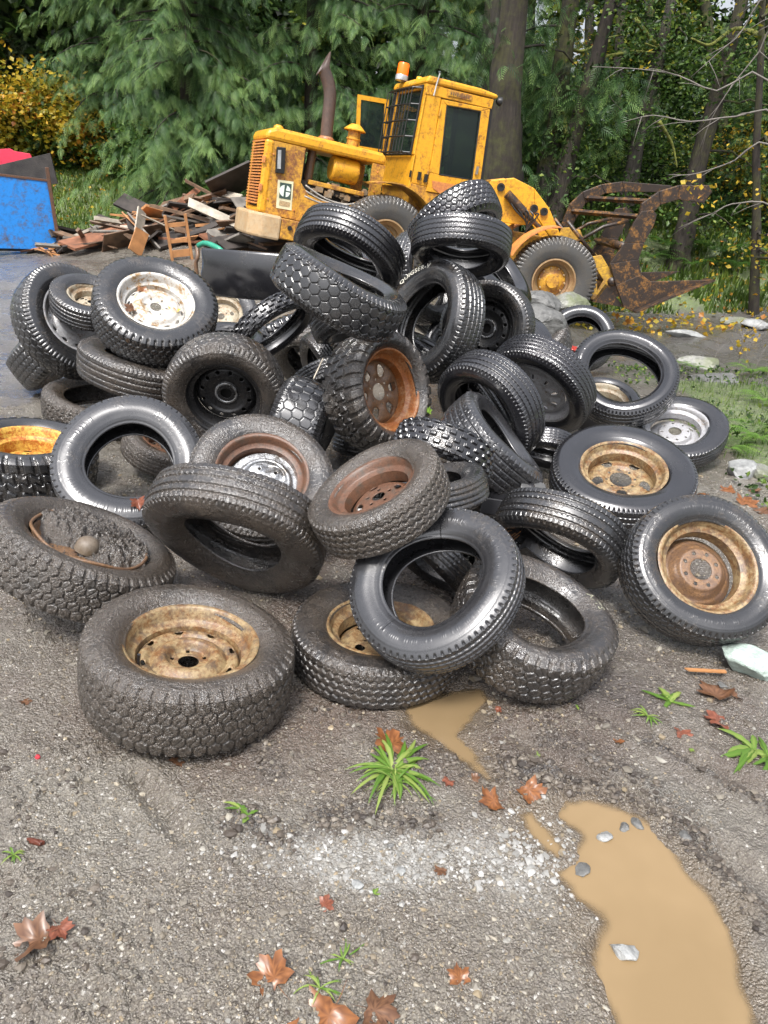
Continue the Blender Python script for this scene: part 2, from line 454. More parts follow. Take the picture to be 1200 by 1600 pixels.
# muddy water
def puddle(name, polys, kind_label):
    P = np.array(sum(polys, []))
    x0, y0 = P.min(0) - .1; x1, y1 = P.max(0) + .1
    xs = np.arange(x0, x1, .01); ys = np.arange(y0, y1, .01)
    X, Y = np.meshgrid(xs, ys)
    sd = np.min([poly_sd(X.ravel(), Y.ravel(), q) for q in polys], 0).reshape(X.shape)
    V = np.stack([X.ravel(), Y.ravel(), np.full(X.size, WZ)], 1)
    i, j = np.nonzero((sd[:-1, :-1] < .06))
    W = X.shape[1]
    F = np.stack([i * W + j, i * W + j + 1, (i + 1) * W + j + 1, (i + 1) * W + j], 1)
    ed = sstep(.008, -.028, sd + .02 * fbm(X.ravel(), Y.ravel(), 14, 3, 95).reshape(sd.shape)).ravel() * (.97 if len(polys) > 1 else .80)
    o = np_mesh(name, V, [F], [WATER], dict(depth=ed))
    tag(o, kind='structure')
m, n, p = mat_new('muddy_water'); h = N(n)
h.l(h.ramp(h.noise(3, 3), [(.35, (.215, .150, .078)), (.65, (.245, .172, .092))]), p.inputs['Base Color'])
p.inputs['Roughness'].default_value = .06; p.inputs['IOR'].default_value = 1.33
h.l(h.bump(h.noise(9, 2), .0015), p.inputs['Normal'])
tp = n.nodes.new('ShaderNodeBsdfTransparent'); gl_ = n.nodes.new('ShaderNodeBsdfGlossy'); gl_.inputs['Roughness'].default_value = .05
lw = n.nodes.new('ShaderNodeFresnel'); lw.inputs[0].default_value = 1.33
m1 = n.nodes.new('ShaderNodeMixShader'); n.links.new(lw.outputs[0], m1.inputs[0]); n.links.new(tp.outputs[0], m1.inputs[1]); n.links.new(gl_.outputs[0], m1.inputs[2])
m2 = n.nodes.new('ShaderNodeMixShader'); n.links.new(h.attr('depth'), m2.inputs[0]); n.links.new(m1.outputs[0], m2.inputs[1]); n.links.new(p.outputs[0], m2.inputs[2])
n.links.new(m2.outputs[0], [q for q in n.nodes if q.type == 'OUTPUT_MATERIAL'][0].inputs['Surface'])
WATER = m
puddle('puddle', [PUD, PUD_F], 0)
puddle('puddle', [PUD2], 0)

def th(x, y): return float(terrain(np.array([x]), np.array([y]))[0])

# loose grit and pebbles: one mass
def gravel():
    n = 46000
    r = .75 * (5.5 / .75) ** rng.random(n) ; a = np.radians(rng.uniform(57, 123, n))
    x = r * np.cos(a); y = r * np.sin(a)
    keep = (fbm(x, y, 1.8, 3, 50) > -.45) & ((y < 1.75) | (rng.random(n) < .45)) & (np.minimum(poly_sd(x, y, PUD), poly_sd(x, y, PUD2)) > .01)
    x, y = x[keep], y[keep]
    s = np.clip(rng.lognormal(-6.1, .5, len(x)), .0012, .011) * np.clip(y / 1.6, .9, 2.2)
    # pale patch stones
    k = 800; px = rng.normal(.12, .24, k); py = 1.5 + .055 * rng.standard_normal(k) + .1 * (px - .1) ** 2
    k2 = 500; qx = rng.normal(.52, .10, k2); qy = rng.normal(1.56, .075, k2)
    gx = np.concatenate([px, qx]); gy = np.concatenate([py, qy]); ok = poly_sd(gx, gy, PUD) > .0
    gx, gy = gx[ok], gy[ok]
    X = np.concatenate([x, gx]); Y = np.concatenate([y, gy]); S = np.concatenate([s, np.clip(rng.lognormal(-5.7, .5, len(gx)), .0015, .010)])
    C = np.concatenate([rng.random(len(x)) * .62, .6 + .4 * rng.random(len(gx))])
    Z = terrain(X, Y)
    ico = bpy.data.meshes.new('t'); import bmesh
    bm = bmesh.new(); bmesh.ops.create_icosphere(bm, subdivisions=1, radius=1.0)
    bv = np.array([v.co[:] for v in bm.verts]); bf = np.array([[v.index for v in f.verts] for f in bm.faces]); bm.free(); bpy.data.meshes.remove(ico)
    m_ = len(X)
    jit = 1 + .28 * rng.standard_normal((m_, len(bv), 1))
    V = bv[None] * jit * S[:, None, None] * np.stack([rng.uniform(.8, 1.5, m_), rng.uniform(.7, 1.2, m_), rng.uniform(.5, .9, m_)], 1)[:, None]
    ca, sa = np.cos(rng.uniform(0, 6.3, m_)), np.sin(rng.uniform(0, 6.3, m_))
    V[..., 0], V[..., 1] = V[..., 0] * ca[:, None] - V[..., 1] * sa[:, None], V[..., 0] * sa[:, None] + V[..., 1] * ca[:, None]
    V += np.stack([X, Y, Z + S * .05], 1)[:, None]
    F = (bf[None] + (np.arange(m_) * len(bv))[:, None, None]).reshape(-1, 3)
    mt, nn, p = mat_new('pebbles'); h = N(nn)
    h.l(h.ramp(h.attr('rnd'), [(0, (.075, .062, .048)), (.22, (.20, .18, .145)), (.36, (.11, .10, .085)), (.50, (.24, .19, .12)), (.58, (.30, .28, .235)), (.62, (.20, .195, .18)), (.85, (.27, .265, .25)), (1, (.38, .375, .36))]), p.inputs['Base Color'])
    p.inputs['Roughness'].default_value = .38
    o = np_mesh('gravel', V.reshape(-1, 3), [F], [mt], dict(rnd=np.repeat(C, len(bv))), smooth=False)
    tag(o, kind='stuff', label='loose wet grit and pebbles pressed into the mud')
gravel()
def clods():
    n = 60000; x = rng.uniform(-.6, 1.5, n); y = rng.uniform(1.1, 2.3, n)
    c = churn(x, y); kp = (c > .25 + .5 * rng.random(n)) & (np.minimum(poly_sd(x, y, PUD), poly_sd(x, y, PUD2)) > .005)
    n2_ = 7000; x2 = rng.uniform(-1.3, 1.5, n2_); y2 = rng.uniform(.9, 2.7, n2_); k2 = (fbm(x2, y2, 2.2, 2, 8) > .12) & (np.minimum(poly_sd(x2, y2, PUD), poly_sd(x2, y2, PUD2)) > .01)
    x = np.concatenate([x[kp][:14000], x2[k2]]); y = np.concatenate([y[kp][:14000], y2[k2]]); n = len(x)
    s = np.clip(rng.lognormal(-5.85, .6, n), .0015, .013); z = terrain(x, y)
    import bmesh
    bm = bmesh.new(); bmesh.ops.create_icosphere(bm, subdivisions=1, radius=1.0)
    bv = np.array([v.co[:] for v in bm.verts]); bf = np.array([[v.index for v in f.verts] for f in bm.faces]); bm.free()
    V = bv[None] * (1 + .22 * rng.standard_normal((n, len(bv), 3))) * s[:, None, None] * np.stack([rng.uniform(.8, 1.6, n), rng.uniform(.8, 1.3, n), rng.uniform(.5, .9, n)], 1)[:, None]
    V += np.stack([x, y, z + s * .15], 1)[:, None]
    F = (bf[None] + (np.arange(n) * len(bv))[:, None, None]).reshape(-1, 3)
    mt, nn, p = mat_new('mud_clod'); h = N(nn); h.l(h.ramp(h.attr('rnd'), [(0, (.030, .024, .020)), (.6, (.075, .060, .047)), (1, (.16, .138, .11))]), p.inputs['Base Color']); p.inputs['Roughness'].default_value = .5; p.inputs['Specular IOR Level'].default_value = .5
    tag(np_mesh('mud_clods', V.reshape(-1, 3), [F], [mt], dict(rnd=np.repeat(rng.random(n), len(bv))), smooth=False), kind='stuff', label='dark crumbs of churned mud along the ruts')
clods()

# ------------------------------------------------------------------ tyres and wheels
RB = {
 'clean': rubber('rubber_wet_black', (.012, .012, .014), (.060, .048, .036), .62, .74, rough=(.10, .32), gloss=.7),
 'mid': rubber('rubber_wet_dirty', (.016, .016, .017), (.070, .056, .043), .53, .68, rough=(.12, .38), gloss=.7),
 'mud': rubber('rubber_muddy', (.022, .020, .019), (.080, .064, .050), .44, .60, rough=(.14, .42), grit=.0026, gloss=.7),
 'caked': rubber('rubber_mud_caked', (.030, .026, .022), (.084, .066, .050), .36, .54, rough=(.14, .42), grit=.0036, gloss=.7),
 'grey': rubber('rubber_grey_worn', (.022, .022, .024), (.065, .055, .045), .58, .72, rough=(.16, .40), gloss=.8),
}
RM = {
 'gold': rusty('rim_gold_rust', (.30, .225, .12), (.075, .035, .016), (.24, .11, .035), .44, .56, scale=14, rough=.35, mud=(.085, .065, .048)),
 'orange': rusty('rim_orange_rust', (.46, .28, .15), (.10, .030, .010), (.46, .15, .03), .36, .52, scale=14, rough=.4),
 'yellow': rusty('rim_yellow_rust', (.60, .40, .08), (.20, .06, .01), (.50, .16, .02), .44, .54, scale=14, rough=.4),
 'white': rusty('rim_white_rusty', (.50, .49, .46), (.20, .10, .035), (.42, .28, .12), .50, .58, scale=10, rough=.35),
 'silver': rusty('rim_silver', (.36, .36, .37), (.12, .08, .05), (.26, .20, .14), .53, .63, scale=14, metal=.2, rough=.3),
 'black': rusty('rim_black_steel', (.014, .014, .015), (.05, .035, .02), (.09, .07, .04), .62, .75, rough=.3),
 'brown': rusty('rim_brown_rust', (.13, .068, .042), (.045, .022, .014), (.17, .078, .042), .42, .54, scale=16, rough=.35, mud=(.06, .048, .036)),
 'deep': rusty('rim_dark_rust', (.13, .08, .055), (.05, .026, .018), (.30, .17, .08), .42, .54, scale=15, rough=.35),
 'chrome': rusty('rim_dull_chrome', (.42, .43, .44), (.06, .055, .05), (.12, .11, .10), .46, .58, metal=.75, rough=.25),
 'cream': rusty('rim_cream', (.36, .32, .24), (.14, .08, .04), (.28, .18, .09), .48, .58, scale=14),
}
def gline(d, w, e): return sstep(w / 2 - e / 2, w / 2 + e / 2, np.abs(d))
def tri_w(t): return np.abs(((t + .25) % 1) * 2 - 1) * 2 - 1      # triangle wave -1..1
def tread(kind, phi, s, R, tw, rowsR):
    """block height 0..1;  phi (n,1)  s (1,m) signed, |s|>1 is shoulder"""
    x = phi * R; y = s * tw; C = 2 * np.pi * R; e = .0045
    def pitch(p): return C / max(8, round(C / p))
    a = np.abs(s)
    if kind in ('rib', 'zig', 'fine', 'snow', 'smooth'):
        g = np.ones(np.broadcast(x, y).shape)
        if kind == 'rib':
            p = pitch(.026)
            for c in (-.66, -.24, .24, .66): g = g * gline(y - c * tw - .0012 * tri_w(x / p), .0095, e)
            sl = gline(((x / p + .35 * s) % 1 - .5) * p, .004, e); g = g * np.where(((a > .66)), sl * .5 + .5, 1) * np.where((a % .42 > .30) & (a < .66), sl * .6 + .4, 1)
        if kind == 'zig':
            p = pitch(.034)
            for i, c in enumerate((-.62, -.21, .21, .62)): g = g * gline(y - c * tw - .0055 * tri_w(x / p + .5 * (i % 2)), .009, e)
            sl = gline(((x / p) % 1 - .5) * p, .005, e); g = g * np.where(a > .80, sl * .7 + .3, 1)
        if kind == 'fine':
            p = pitch(.030)
            for c in (-.6, -.2, .2, .6): g = g * (gline(y - c * tw - .003 * tri_w(x / p), .006, e))
            q = pitch(.013); g = g * (.55 + .45 * gline(((x / q + 1.6 * tri_w(s * 3) * .3) % 1 - .5) * q, .0035, e))
            sl = gline(((x / p) % 1 - .5) * p, .006, e); g = g * np.where(a > .85, sl, 1)
        if kind == 'snow':
            p = pitch(.050)
            for c in (-.58, -.18, .20, .60): g = g * gline(y - c * tw, .0075, e)
            sl = gline(((x / p + .55 * s + .5 * (np.floor((s + 1.58) / .4) % 2)) % 1 - .5) * p, .0045, e); g = g * (.25 + .75 * sl)
        if kind == 'smooth':
            p = pitch(.05)
            for c in (-.5, 0, .5): g = g * (.5 + .5 * gline(y - c * tw, .006, e))
        fade = sstep(1.30, 1.12, a)
        p = pitch(.028 if kind != 'snow' else .036)
        return np.where(a > 1, 1 - fade * (1 - gline(((x / p) % 1 - .5) * p, .008, e)) * .9, g)
    if kind in ('hex', 'at'):
        p = pitch(.060 if kind == 'hex' else .046); nrow = 4 if kind == 'hex' else 5
        q = 2 * tw / nrow
        best = np.full(np.broadcast(x, y).shape, 9.0); sec = best.copy()
        jr = np.round(y / q)
        for dj in (-1, 0, 1):
            j = jr + dj; off = (j % 2) * .5
            ir = np.round(x / p - off)
            for di in (-1, 0, 1):
                cx = (ir + di + off) * p; cy = j * q
                dd = np.hypot(x - cx, (y - cy) * 1.05)
                sec = np.minimum(sec, np.maximum(best, dd)); best = np.minimum(best, dd)
        g = sstep(.0008, .0034, (sec - best) / 2) if kind == 'hex' else sstep(.0012, .0042, (sec - best) / 2)
        if kind == 'at': g = g * (.6 + .4 * gline(((x / p + .5 * (jr % 2) + .5 + .25 * np.sin(y / q * 3.1)) % 1 - .5) * p, .003, .003))
        p2 = p / 2 if kind == 'hex' else p; sl = gline(((x / p2) % 1 - .5) * p2, .008 if kind == 'hex' else .013, e)
        fade = sstep(1.45, 1.25, a)
        return np.where(a > 1, 1 - fade * (1 - sl), np.where(a > .9, np.minimum(g, sl), g))
    if kind == 'mud':
        p = pitch(.075)
        sx = x + .012 * np.sign(s)
        sh = gline(((sx / p + .28 * a + .25 * np.sign(s)) % 1 - .5) * p, .026, .006)
        q = pitch(.066)
        z = tri_w(a * 2.2) * .010
        cen = gline(((x / q + .42 * s + .12 * np.sign(s)) % 1 - .5) * q, .013, .005) * gline(y - .010 * tri_w(x / q), .010, .005)
        mid = gline(a * tw - .47 * tw - .009 * tri_w(x / p + .25), .014, .005)
        g = np.where(a > .47, sh, cen) * mid
        fade = sstep(1.62, 1.45, a)
        return np.where(a > 1, 1 - fade * (1 - sh), g)
    if kind == 'knob':
        p = pitch(.062); q = tw * 2 / 4
        j = np.round(y / q); off = (j % 2) * .5
        dx = ((x / p + off) % 1 - .5) * p; dy = y - j * q
        g = sstep(.0, .005, p * .30 - np.abs(dx)) * sstep(.0, .005, q * .36 - np.abs(dy))
        sh = sstep(0, .006, p * .26 - np.abs(dx))
        return np.where(a > 1.0, np.where(a < 1.5, sh, 1 - (1 - sh) * sstep(1.7, 1.5, a)), g)
    return np.ones(np.broadcast(x, y).shape)
DEPTH = dict(rib=.0085, zig=.0085, hex=.0075, at=.0095, mud=.015, knob=.016, fine=.006, snow=.008, smooth=.002)

def crs(P, n):
    """dense polyline through control points (Catmull-Rom)"""
    P = np.asarray(P, float); out = []
    Q = np.vstack([2 * P[0] - P[1], P, 2 * P[-1] - P[-2]])
    seg = len(P) - 1; t = np.linspace(0, seg, n)
    i = np.minimum(t.astype(int), seg - 1); f = (t - i)[:, None]
    a, b, c, d = Q[i], Q[i + 1], Q[i + 2], Q[i + 3]
    return .5 * (2 * b + (c - a) * f + (2 * a - 5 * b + 4 * c - d) * f ** 2 + (-a + 3 * b - 3 * c + d) * f ** 3)

def tyre_mesh(name, R, W, rbf, kind, mat, lod, parent, seed=0, tears=None, flat=0.0, tf=.80, collapse=0.0):
    rb = R * rbf; h = R - rb; w = W / 2; tw = w * tf
    N_, nt, ns, nw, ni = {3: (880, 84, 14, 22, 26), 2: (560, 60, 10, 16, 20), 1: (340, 40, 8, 12, 16), 0: (200, 26, 6, 9, 12)}[lod]
    T = np.linspace(0, 1, nt // 2 + 1)
    crown = np.stack([R - .022 * R * T ** 2.2, tw * T], 1)
    sh = crs([crown[-1], (R - .055 * R, tw + .5 * (w * .95 - tw)), (R - .05 * R - .12 * h, w * .955)], ns + 1)[1:]
    bulge = 1 + collapse
    sw = crs([sh[-1], (rb + .62 * h, w * .99 * bulge), (rb + .42 * h, w * 1.0 * bulge), (rb + .18 * h, w * .88), (rb + .06 * h, w * .75), (rb, w * .70)], nw + 1)[1:]
    inn = crs([sw[-1], (rb - .004, w * .64), (rb + .02 * h, w * .58), (rb + .14 * h, w * .68), (rb + .42 * h, w * .90 * bulge), (rb + .68 * h, w * .88), (R - .10 * R, w * .78), (R - .055 * R, tw * .75), (R - .05 * R, 0)], ni + 1)[1:]
    half = np.vstack([crown, sh, sw, inn])          # from crown centre (z=0) to inner centre
    d = np.hypot(*np.diff(half, axis=0).T); arc = np.concatenate([[0], np.cumsum(d)])
    s_half = arc / tw
    n_out = len(crown) + len(sh) + len(sw)
    outer = np.arange(len(half)) < n_out
    top = half; bot = half[1:-1][::-1] * np.array([1, -1])
    prof = np.vstack([top, bot]); s = np.concatenate([s_half, -s_half[1:-1][::-1]])
    out = np.concatenate([outer, outer[1:-1][::-1]])
    inner_ring = ~out
    # normals of profile (closed loop)
    tg = np.roll(prof, -1, 0) - np.roll(prof, 1, 0); tg /= np.linalg.norm(tg, axis=1)[:, None] + 1e-9
    nrm = np.stack([tg[:, 1], -tg[:, 0]], 1)     # (r,z) outward
    nrm[0] = (1, 0)
    phi = np.linspace(0, 2 * np.pi, N_, endpoint=False)[:, None]
    S = s[None, :]
    g = np.ones((N_, len(prof)))
    sel = out & (np.abs(s) < 1.7)
    g[:, sel] = tread(kind, phi + seed * .37, s[None, sel], R, tw, 0)
    dep = DEPTH[kind] * (R / .36)
    disp = (g - 1) * dep
    # sidewall rings and short serrations
    a = np.abs(s); smax = s_half[n_out - 1]
    u = np.clip((a - 1.35) / (smax - 1.35), 0, 1)
    ringz = .0016 * (np.exp(-((u - .10) / .02) ** 2) + np.exp(-((u - .78) / .022) ** 2) + .8 * np.exp(-((u - .88) / .02) ** 2) + .5 * np.exp(-((u - .55) / .015) ** 2))
    disp = disp + np.where(out & (a > 1.3), ringz, 0)[None]
    # raised nondescript moulding blocks on the wall
    k = np.floor(phi * R / .011 + seed * 7.7); blk = (np.sin(k * 12.9898 + seed) * 43758.5453) % 1
    arcs = ((np.sin(np.floor(phi * 1.6 + seed) * 78.2) * 4375.5) % 1) > .45
    ltr = (blk > .35) & arcs & ((phi * R / .011 % 1) < .68)
    disp = disp + np.where(out & (u > .30) & (u < .42), .0010, 0)[None] * ltr
    # irregularity of the casing
    low = .006 * np.sin(2 * phi + seed) + .004 * np.sin(3 * phi + 2.1 * seed)
    P = prof[None] + nrm[None] * disp[..., None]
    rr = P[..., 0] + low * R / .36; zz = P[..., 1] + (.010 * np.sin(phi + seed * 1.7) + .006 * np.sin(2 * phi - seed)) * np.where(collapse > 0, 2.0, .6) * np.ones_like(P[..., 1])
    zn = .0005 * np.sin(phi * 7 + S * 3); zz = zz + zn
    V = np.stack([rr * np.cos(phi) * (1 + flat), rr * np.sin(phi) * (1 - flat), zz], -1).reshape(-1, 3)
    K = len(prof)
    i = np.arange(N_)[:, None]; j = np.arange(K)[None]; i2 = (i + 1) % N_; j2 = (j + 1) % K
    F = np.stack([i * K + j, i2 * K + j, i2 * K + j2, i * K + j2], -1)
    keep = np.ones((N_, K), bool)
    ph = phi[:, 0]
    if tears:
        for (p0, p1, s0, s1, rag) in tears:      # angular range, side arc range, raggedness
            d0 = (ph - p0) % (2 * np.pi); L = (p1 - p0) % (2 * np.pi)
            t = d0 / L; inside = d0 < L
            edge = s0 + rag * (np.sin(ph * 31 + 1) * .5 + np.sin(ph * 67) * .3 + .4 * np.sin(ph * 13)) + (s1 - s0) * .7 * (np.abs(2 * t - 1) ** 4)
            sj = s[None, :]
            keep &= ~(inside[:, None] & (sj * np.sign(s0) > edge[:, None] * np.sign(s0)) & (np.abs(sj) < abs(s1)) )
    F = F[keep].reshape(-1, 4)
    grv = np.clip(1 - g, 0, 1); grv = np.where(inner_ring[None], .3, grv)
    o = np_mesh(name, V, [F], [mat], dict(grv=grv.ravel()), parent=parent)
    return o

def disc_mesh(name, rr, prof, holes, mat, parent, nphi=180, nrho=56, z0=0.0, amp=None):
    """pressed steel wheel centre with real holes.  prof: (rho/rr, z).  holes: (rho/rr, phi, ra, rb)"""
    pr = np.asarray(prof, float)
    rin = pr[-1, 0] * rr; rho = np.linspace(rr, rin, nrho)
    z = np.interp(-rho / rr, -pr[:, 0], pr[:, 1])
    ker = np.array([1, 2, 3, 2, 1]) / 9.0
    zs = np.convolve(np.pad(z, 2, 'edge'), ker, 'valid')
    phi = np.linspace(0, 2 * np.pi, nphi, endpoint=False)
    Rg, Pg = np.meshgrid(rho, phi)
    X = Rg * np.cos(Pg); Y = Rg * np.sin(Pg); Z = np.broadcast_to(zs[None] + z0, X.shape).copy()
    if amp is not None: Z += amp(Rg / rr, Pg)
    dead = np.zeros(X.shape, bool)
    for (hr, hp, ra, rb_) in holes:               # ra radial half size, rb_ tangential half size (m)
        cx, cy = hr * rr * math.cos(hp), hr * rr * math.sin(hp)
        er = np.array([math.cos(hp), math.sin(hp)]); et = np.array([-er[1], er[0]])
        dx, dy = X - cx, Y - cy
        a = (dx * er[0] + dy * er[1]) / ra; b = (dx * et[0] + dy * et[1]) / rb_
        q = (np.abs(a) ** 2.6 + np.abs(b) ** 2.6) ** (1 / 2.6)
        ins = q < 1
        cell = max((rr - rin) / nrho, hr * rr * 2 * math.pi / nphi) / min(ra, rb_)
        near = np.abs(q - 1) < cell * .75
        fct = np.where(near, 1 / np.maximum(q, 1e-6), 1)
        X = np.where(near, cx + dx * fct, X); Y = np.where(near, cy + dy * fct, Y)
        dead |= ins & ~near
        dead |= False
    V = np.stack([X.ravel(), Y.ravel(), Z.ravel()], 1)
    K = nrho
    i = np.arange(nphi)[:, None]; j = np.arange(K - 1)[None]; i2 = (i + 1) % nphi
    F = np.stack([i * K + j, i * K + j + 1, i2 * K + j + 1, i2 * K + j], -1).reshape(-1, 4)
    d = dead.ravel(); F = F[~(d[F].any(1))]
    # remove faces whose four corners all sit on a hole edge ring
    cxs = V[F].mean(1)
    kill = np.zeros(len(F), bool)
    for (hr, hp, ra, rb_) in holes:
        cx, cy = hr * rr * math.cos(hp), hr * rr * math.sin(hp)
        er = np.array([math.cos(hp), math.sin(hp)]); et = np.array([-er[1], er[0]])
        a = ((cxs[:, 0] - cx) * er[0] + (cxs[:, 1] - cy) * er[1]) / ra; b = ((cxs[:, 0] - cx) * et[0] + (cxs[:, 1] - cy) * et[1]) / rb_
        kill |= (np.abs(a) ** 2.6 + np.abs(b) ** 2.6) < .985
    F = F[~kill]
    o = np_mesh(name, V, [F], [mat], parent=parent)
    sm = o.modifiers.new('thick', 'SOLIDIFY'); sm.thickness = .004; sm.offset = -1
    return o

def ringholes(r, n, ra, rb_, ph=0.0): return [(r, ph + 2 * math.pi * i / n, ra, rb_) for i in range(n)]

def make_rim(style, matk, R, W, rbf, parent, spin=0.0):
    rr = R * rbf; w = W / 2; m = RM[matk]; dark = RM['black']
    seg = 160
    lip = [(rr + .016, w * .735), (rr + .017, w * .765), (rr + .012, w * .785), (rr + .003, w * .775), (rr - .004, w * .73), (rr - .006, w * .66),
           (rr - .012, w * .60), (rr - .013, w * .42), (rr - .020, w * .36), (rr - .040, w * .28), (rr - .044, w * .05), (rr - .044, -w * .25), (rr - .022, -w * .36), (rr - .014, -w * .55), (rr - .004, -w * .70), (rr + .014, -w * .76), (rr + .016, -w * .72)]
    b = MB(); b.lathe(lip, seg=seg)
    rim = b.build('rim', m, parent, smooth=True, auto=50)
    ri = rr - .0425
    f = R / .36
    if style == 'bulge':       # slots round the outside, raised ring, five stud holes
        pf = [(1, -.02), (.93, .012), (.84, .012), (.74, -.004), (.66, .012), (.56, .024), (.47, .022), (.38, -.008), (.30, -.010), (.20, -.010)]
        hl = ringholes(.87, 8, .007 * f, .016 * f, .2) + ringholes(.335, 5, .008, .008)
        disc_mesh('wheel_centre', ri, pf, hl, m, rim, z0=w * .10)
        b = MB()
        b.tube([(rr * .80 * math.cos(1.9), rr * .80 * math.sin(1.9), w * .2), (rr * .80 * math.cos(1.9), rr * .80 * math.sin(1.9), w * .62)], .006, 8)
        b.build('valve', RB['clean'], rim)
    elif style == 'van':
        pf = [(1, -.03), (.95, -.01), (.86, .0), (.78, .006), (.68, .026), (.52, .030), (.40, .014), (.30, .010), (.19, .010)]
        hl = ringholes(.87, 12, .006 * f, .015 * f) + ringholes(.36, 6, .008, .008)
        disc_mesh('wheel_centre', ri, pf, hl, m, rim, z0=w * .16)
    elif style == 'star':
        pf = [(1, -.01), (.9, .0), (.7, .004), (.5, .006), (.36, .006), (.27, .006)]
        def amp(r, p): return .012 * np.cos(6 * p) * sstep(.35, .6, r) * sstep(1.0, .8, r)
        hl = ringholes(.70, 6, .042 * f, .030 * f, math.pi / 6) + ringholes(.40, 6, .007, .007, 0.0)
        disc_mesh('wheel_centre', ri, pf, hl, RM['deep'], rim, z0=-w * .05, amp=amp)
    elif style == 'truck':
        pf = [(1, -.035), (.92, -.018), (.82, .0), (.70, .010), (.56, .008), (.46, -.006), (.33, -.008)]
        hl = ringholes(.74, 5, .028 * f, .026 * f, .5) + ringholes(.43, 8, .008, .008)
        disc_mesh('wheel_centre', ri, pf, hl, m, rim, z0=-w * .02)
    elif style == 'dish':       # deep dish with eight stud flange
        pf = [(1, -.055), (.93, -.045), (.86, -.03), (.78, -.024), (.66, .0), (.585, .014), (.57, .020), (.34, .020), (.30, .018)]
        def amp(r, p): return .006 * np.cos(4 * p) * sstep(.6, .7, r) * sstep(.95, .85, r)
        hl = ringholes(.455, 8, .0085, .0085, .3)
        disc_mesh('wheel_centre', ri, pf, hl, RM['deep'], rim, z0=-w * .12, amp=amp)
    elif style == 'five':        # inset hub disc, five nuts
        pf = [(.80, -.012), (.76, -.010), (.72, .014), (.66, .018), (.60, .006), (.42, .008), (.26, .010), (.17, .010)]
        def amp(r, p): return .007 * np.cos(5 * p) * sstep(.25, .4, r) * sstep(.62, .5, r)
        disc_mesh('wheel_centre', ri, [(1, -.06), (.9, -.055), (.82, -.05)], [], RM['brown'], rim, z0=-w * .15)
        hl = ringholes(.40, 5, .007, .007)
        c = disc_mesh('hub_plate', ri, pf, hl, RM['chrome'], rim, z0=w * .05, amp=amp)
        c.location = (-.012, -.012, 0)
        for i in range(5):
            b = MB(); a = 2 * math.pi * i / 5; b.lathe([(.017, w * .05 + .008), (.017, w * .05 + .016), (.011, w * .05 + .019)], o=(ri * .40 * math.cos(a) - .012, ri * .40 * math.sin(a) - .012, 0), seg=10)
            b.build('wheel_nut', RM['chrome'], rim, smooth=True, auto=40)
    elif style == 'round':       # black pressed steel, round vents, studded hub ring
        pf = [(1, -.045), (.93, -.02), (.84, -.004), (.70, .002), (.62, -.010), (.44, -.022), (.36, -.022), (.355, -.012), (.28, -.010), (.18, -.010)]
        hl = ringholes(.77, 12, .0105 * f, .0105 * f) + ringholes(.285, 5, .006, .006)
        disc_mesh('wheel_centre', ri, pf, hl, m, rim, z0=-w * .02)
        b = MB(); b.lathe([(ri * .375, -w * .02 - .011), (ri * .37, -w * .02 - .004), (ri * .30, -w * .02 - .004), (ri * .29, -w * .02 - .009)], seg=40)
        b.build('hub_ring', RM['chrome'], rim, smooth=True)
        b = MB(); b.lathe([(ri * .98, -w * .02 - .075), (ri * .9, -w * .02 - .05), (.03, -w * .02 - .05), (.001, -w * .02 - .05)], seg=48)  # added near-black disc, no real part: keeps daylight out of the vents
        b.build('vent_backing', simple('plate_dark', (.008, .007, .006), .7), rim, smooth=True)
    elif style == 'flange':      # silver, many studs
        pf = [(1, -.05), (.92, -.04), (.80, -.03), (.66, -.022), (.60, .0), (.34, .004), (.26, .004)]
        hl = ringholes(.52, 8, .008, .008) + ringholes(.76, 4, .014 * f, .020 * f, .4)
        disc_mesh('wheel_centre', ri, pf, hl, m, rim, z0=-w * .10)
    elif style == 'plain':
        pf = [(1, -.04), (.9, -.02), (.7, .0), (.4, .004), (.2, .004)]
        hl = ringholes(.62, 4, .016 * f, .022 * f) + ringholes(.36, 5, .007, .007)
        disc_mesh('wheel_centre', ri, pf, hl, m, rim, z0=-w * .05, nphi=120, nrho=30)
    elif style == 'cover':
        pf = [(1, .0), (.9, .012), (.8, .004), (.6, .016), (.4, .02), (.2, .03), (.05, .03)]
        def amp(r, p): return .008 * np.cos(9 * p) * sstep(.45, .6, r) * sstep(.95, .8, r)
        hl = ringholes(.7, 9, .02 * f, .008 * f)
        disc_mesh('wheel_centre', ri, pf, hl, m, rim, z0=w * .35, amp=amp)
    return rim

def wheel_matrix(P, n, spin=0.0):
    n = Vector(n).normalized(); up = Vector((0, 0, 1))
    if abs(n.z) > .95: up = Vector((0, 1, 0))
    x = (up - n * up.dot(n)).normalized(); y = n.cross(x)
    Rm = Matrix((x, y, n)).transposed()
    Rm = Rm @ Matrix.Rotation(spin, 3, 'Z')
    M = Rm.to_4x4(); M.translation = Vector(P)
    return M

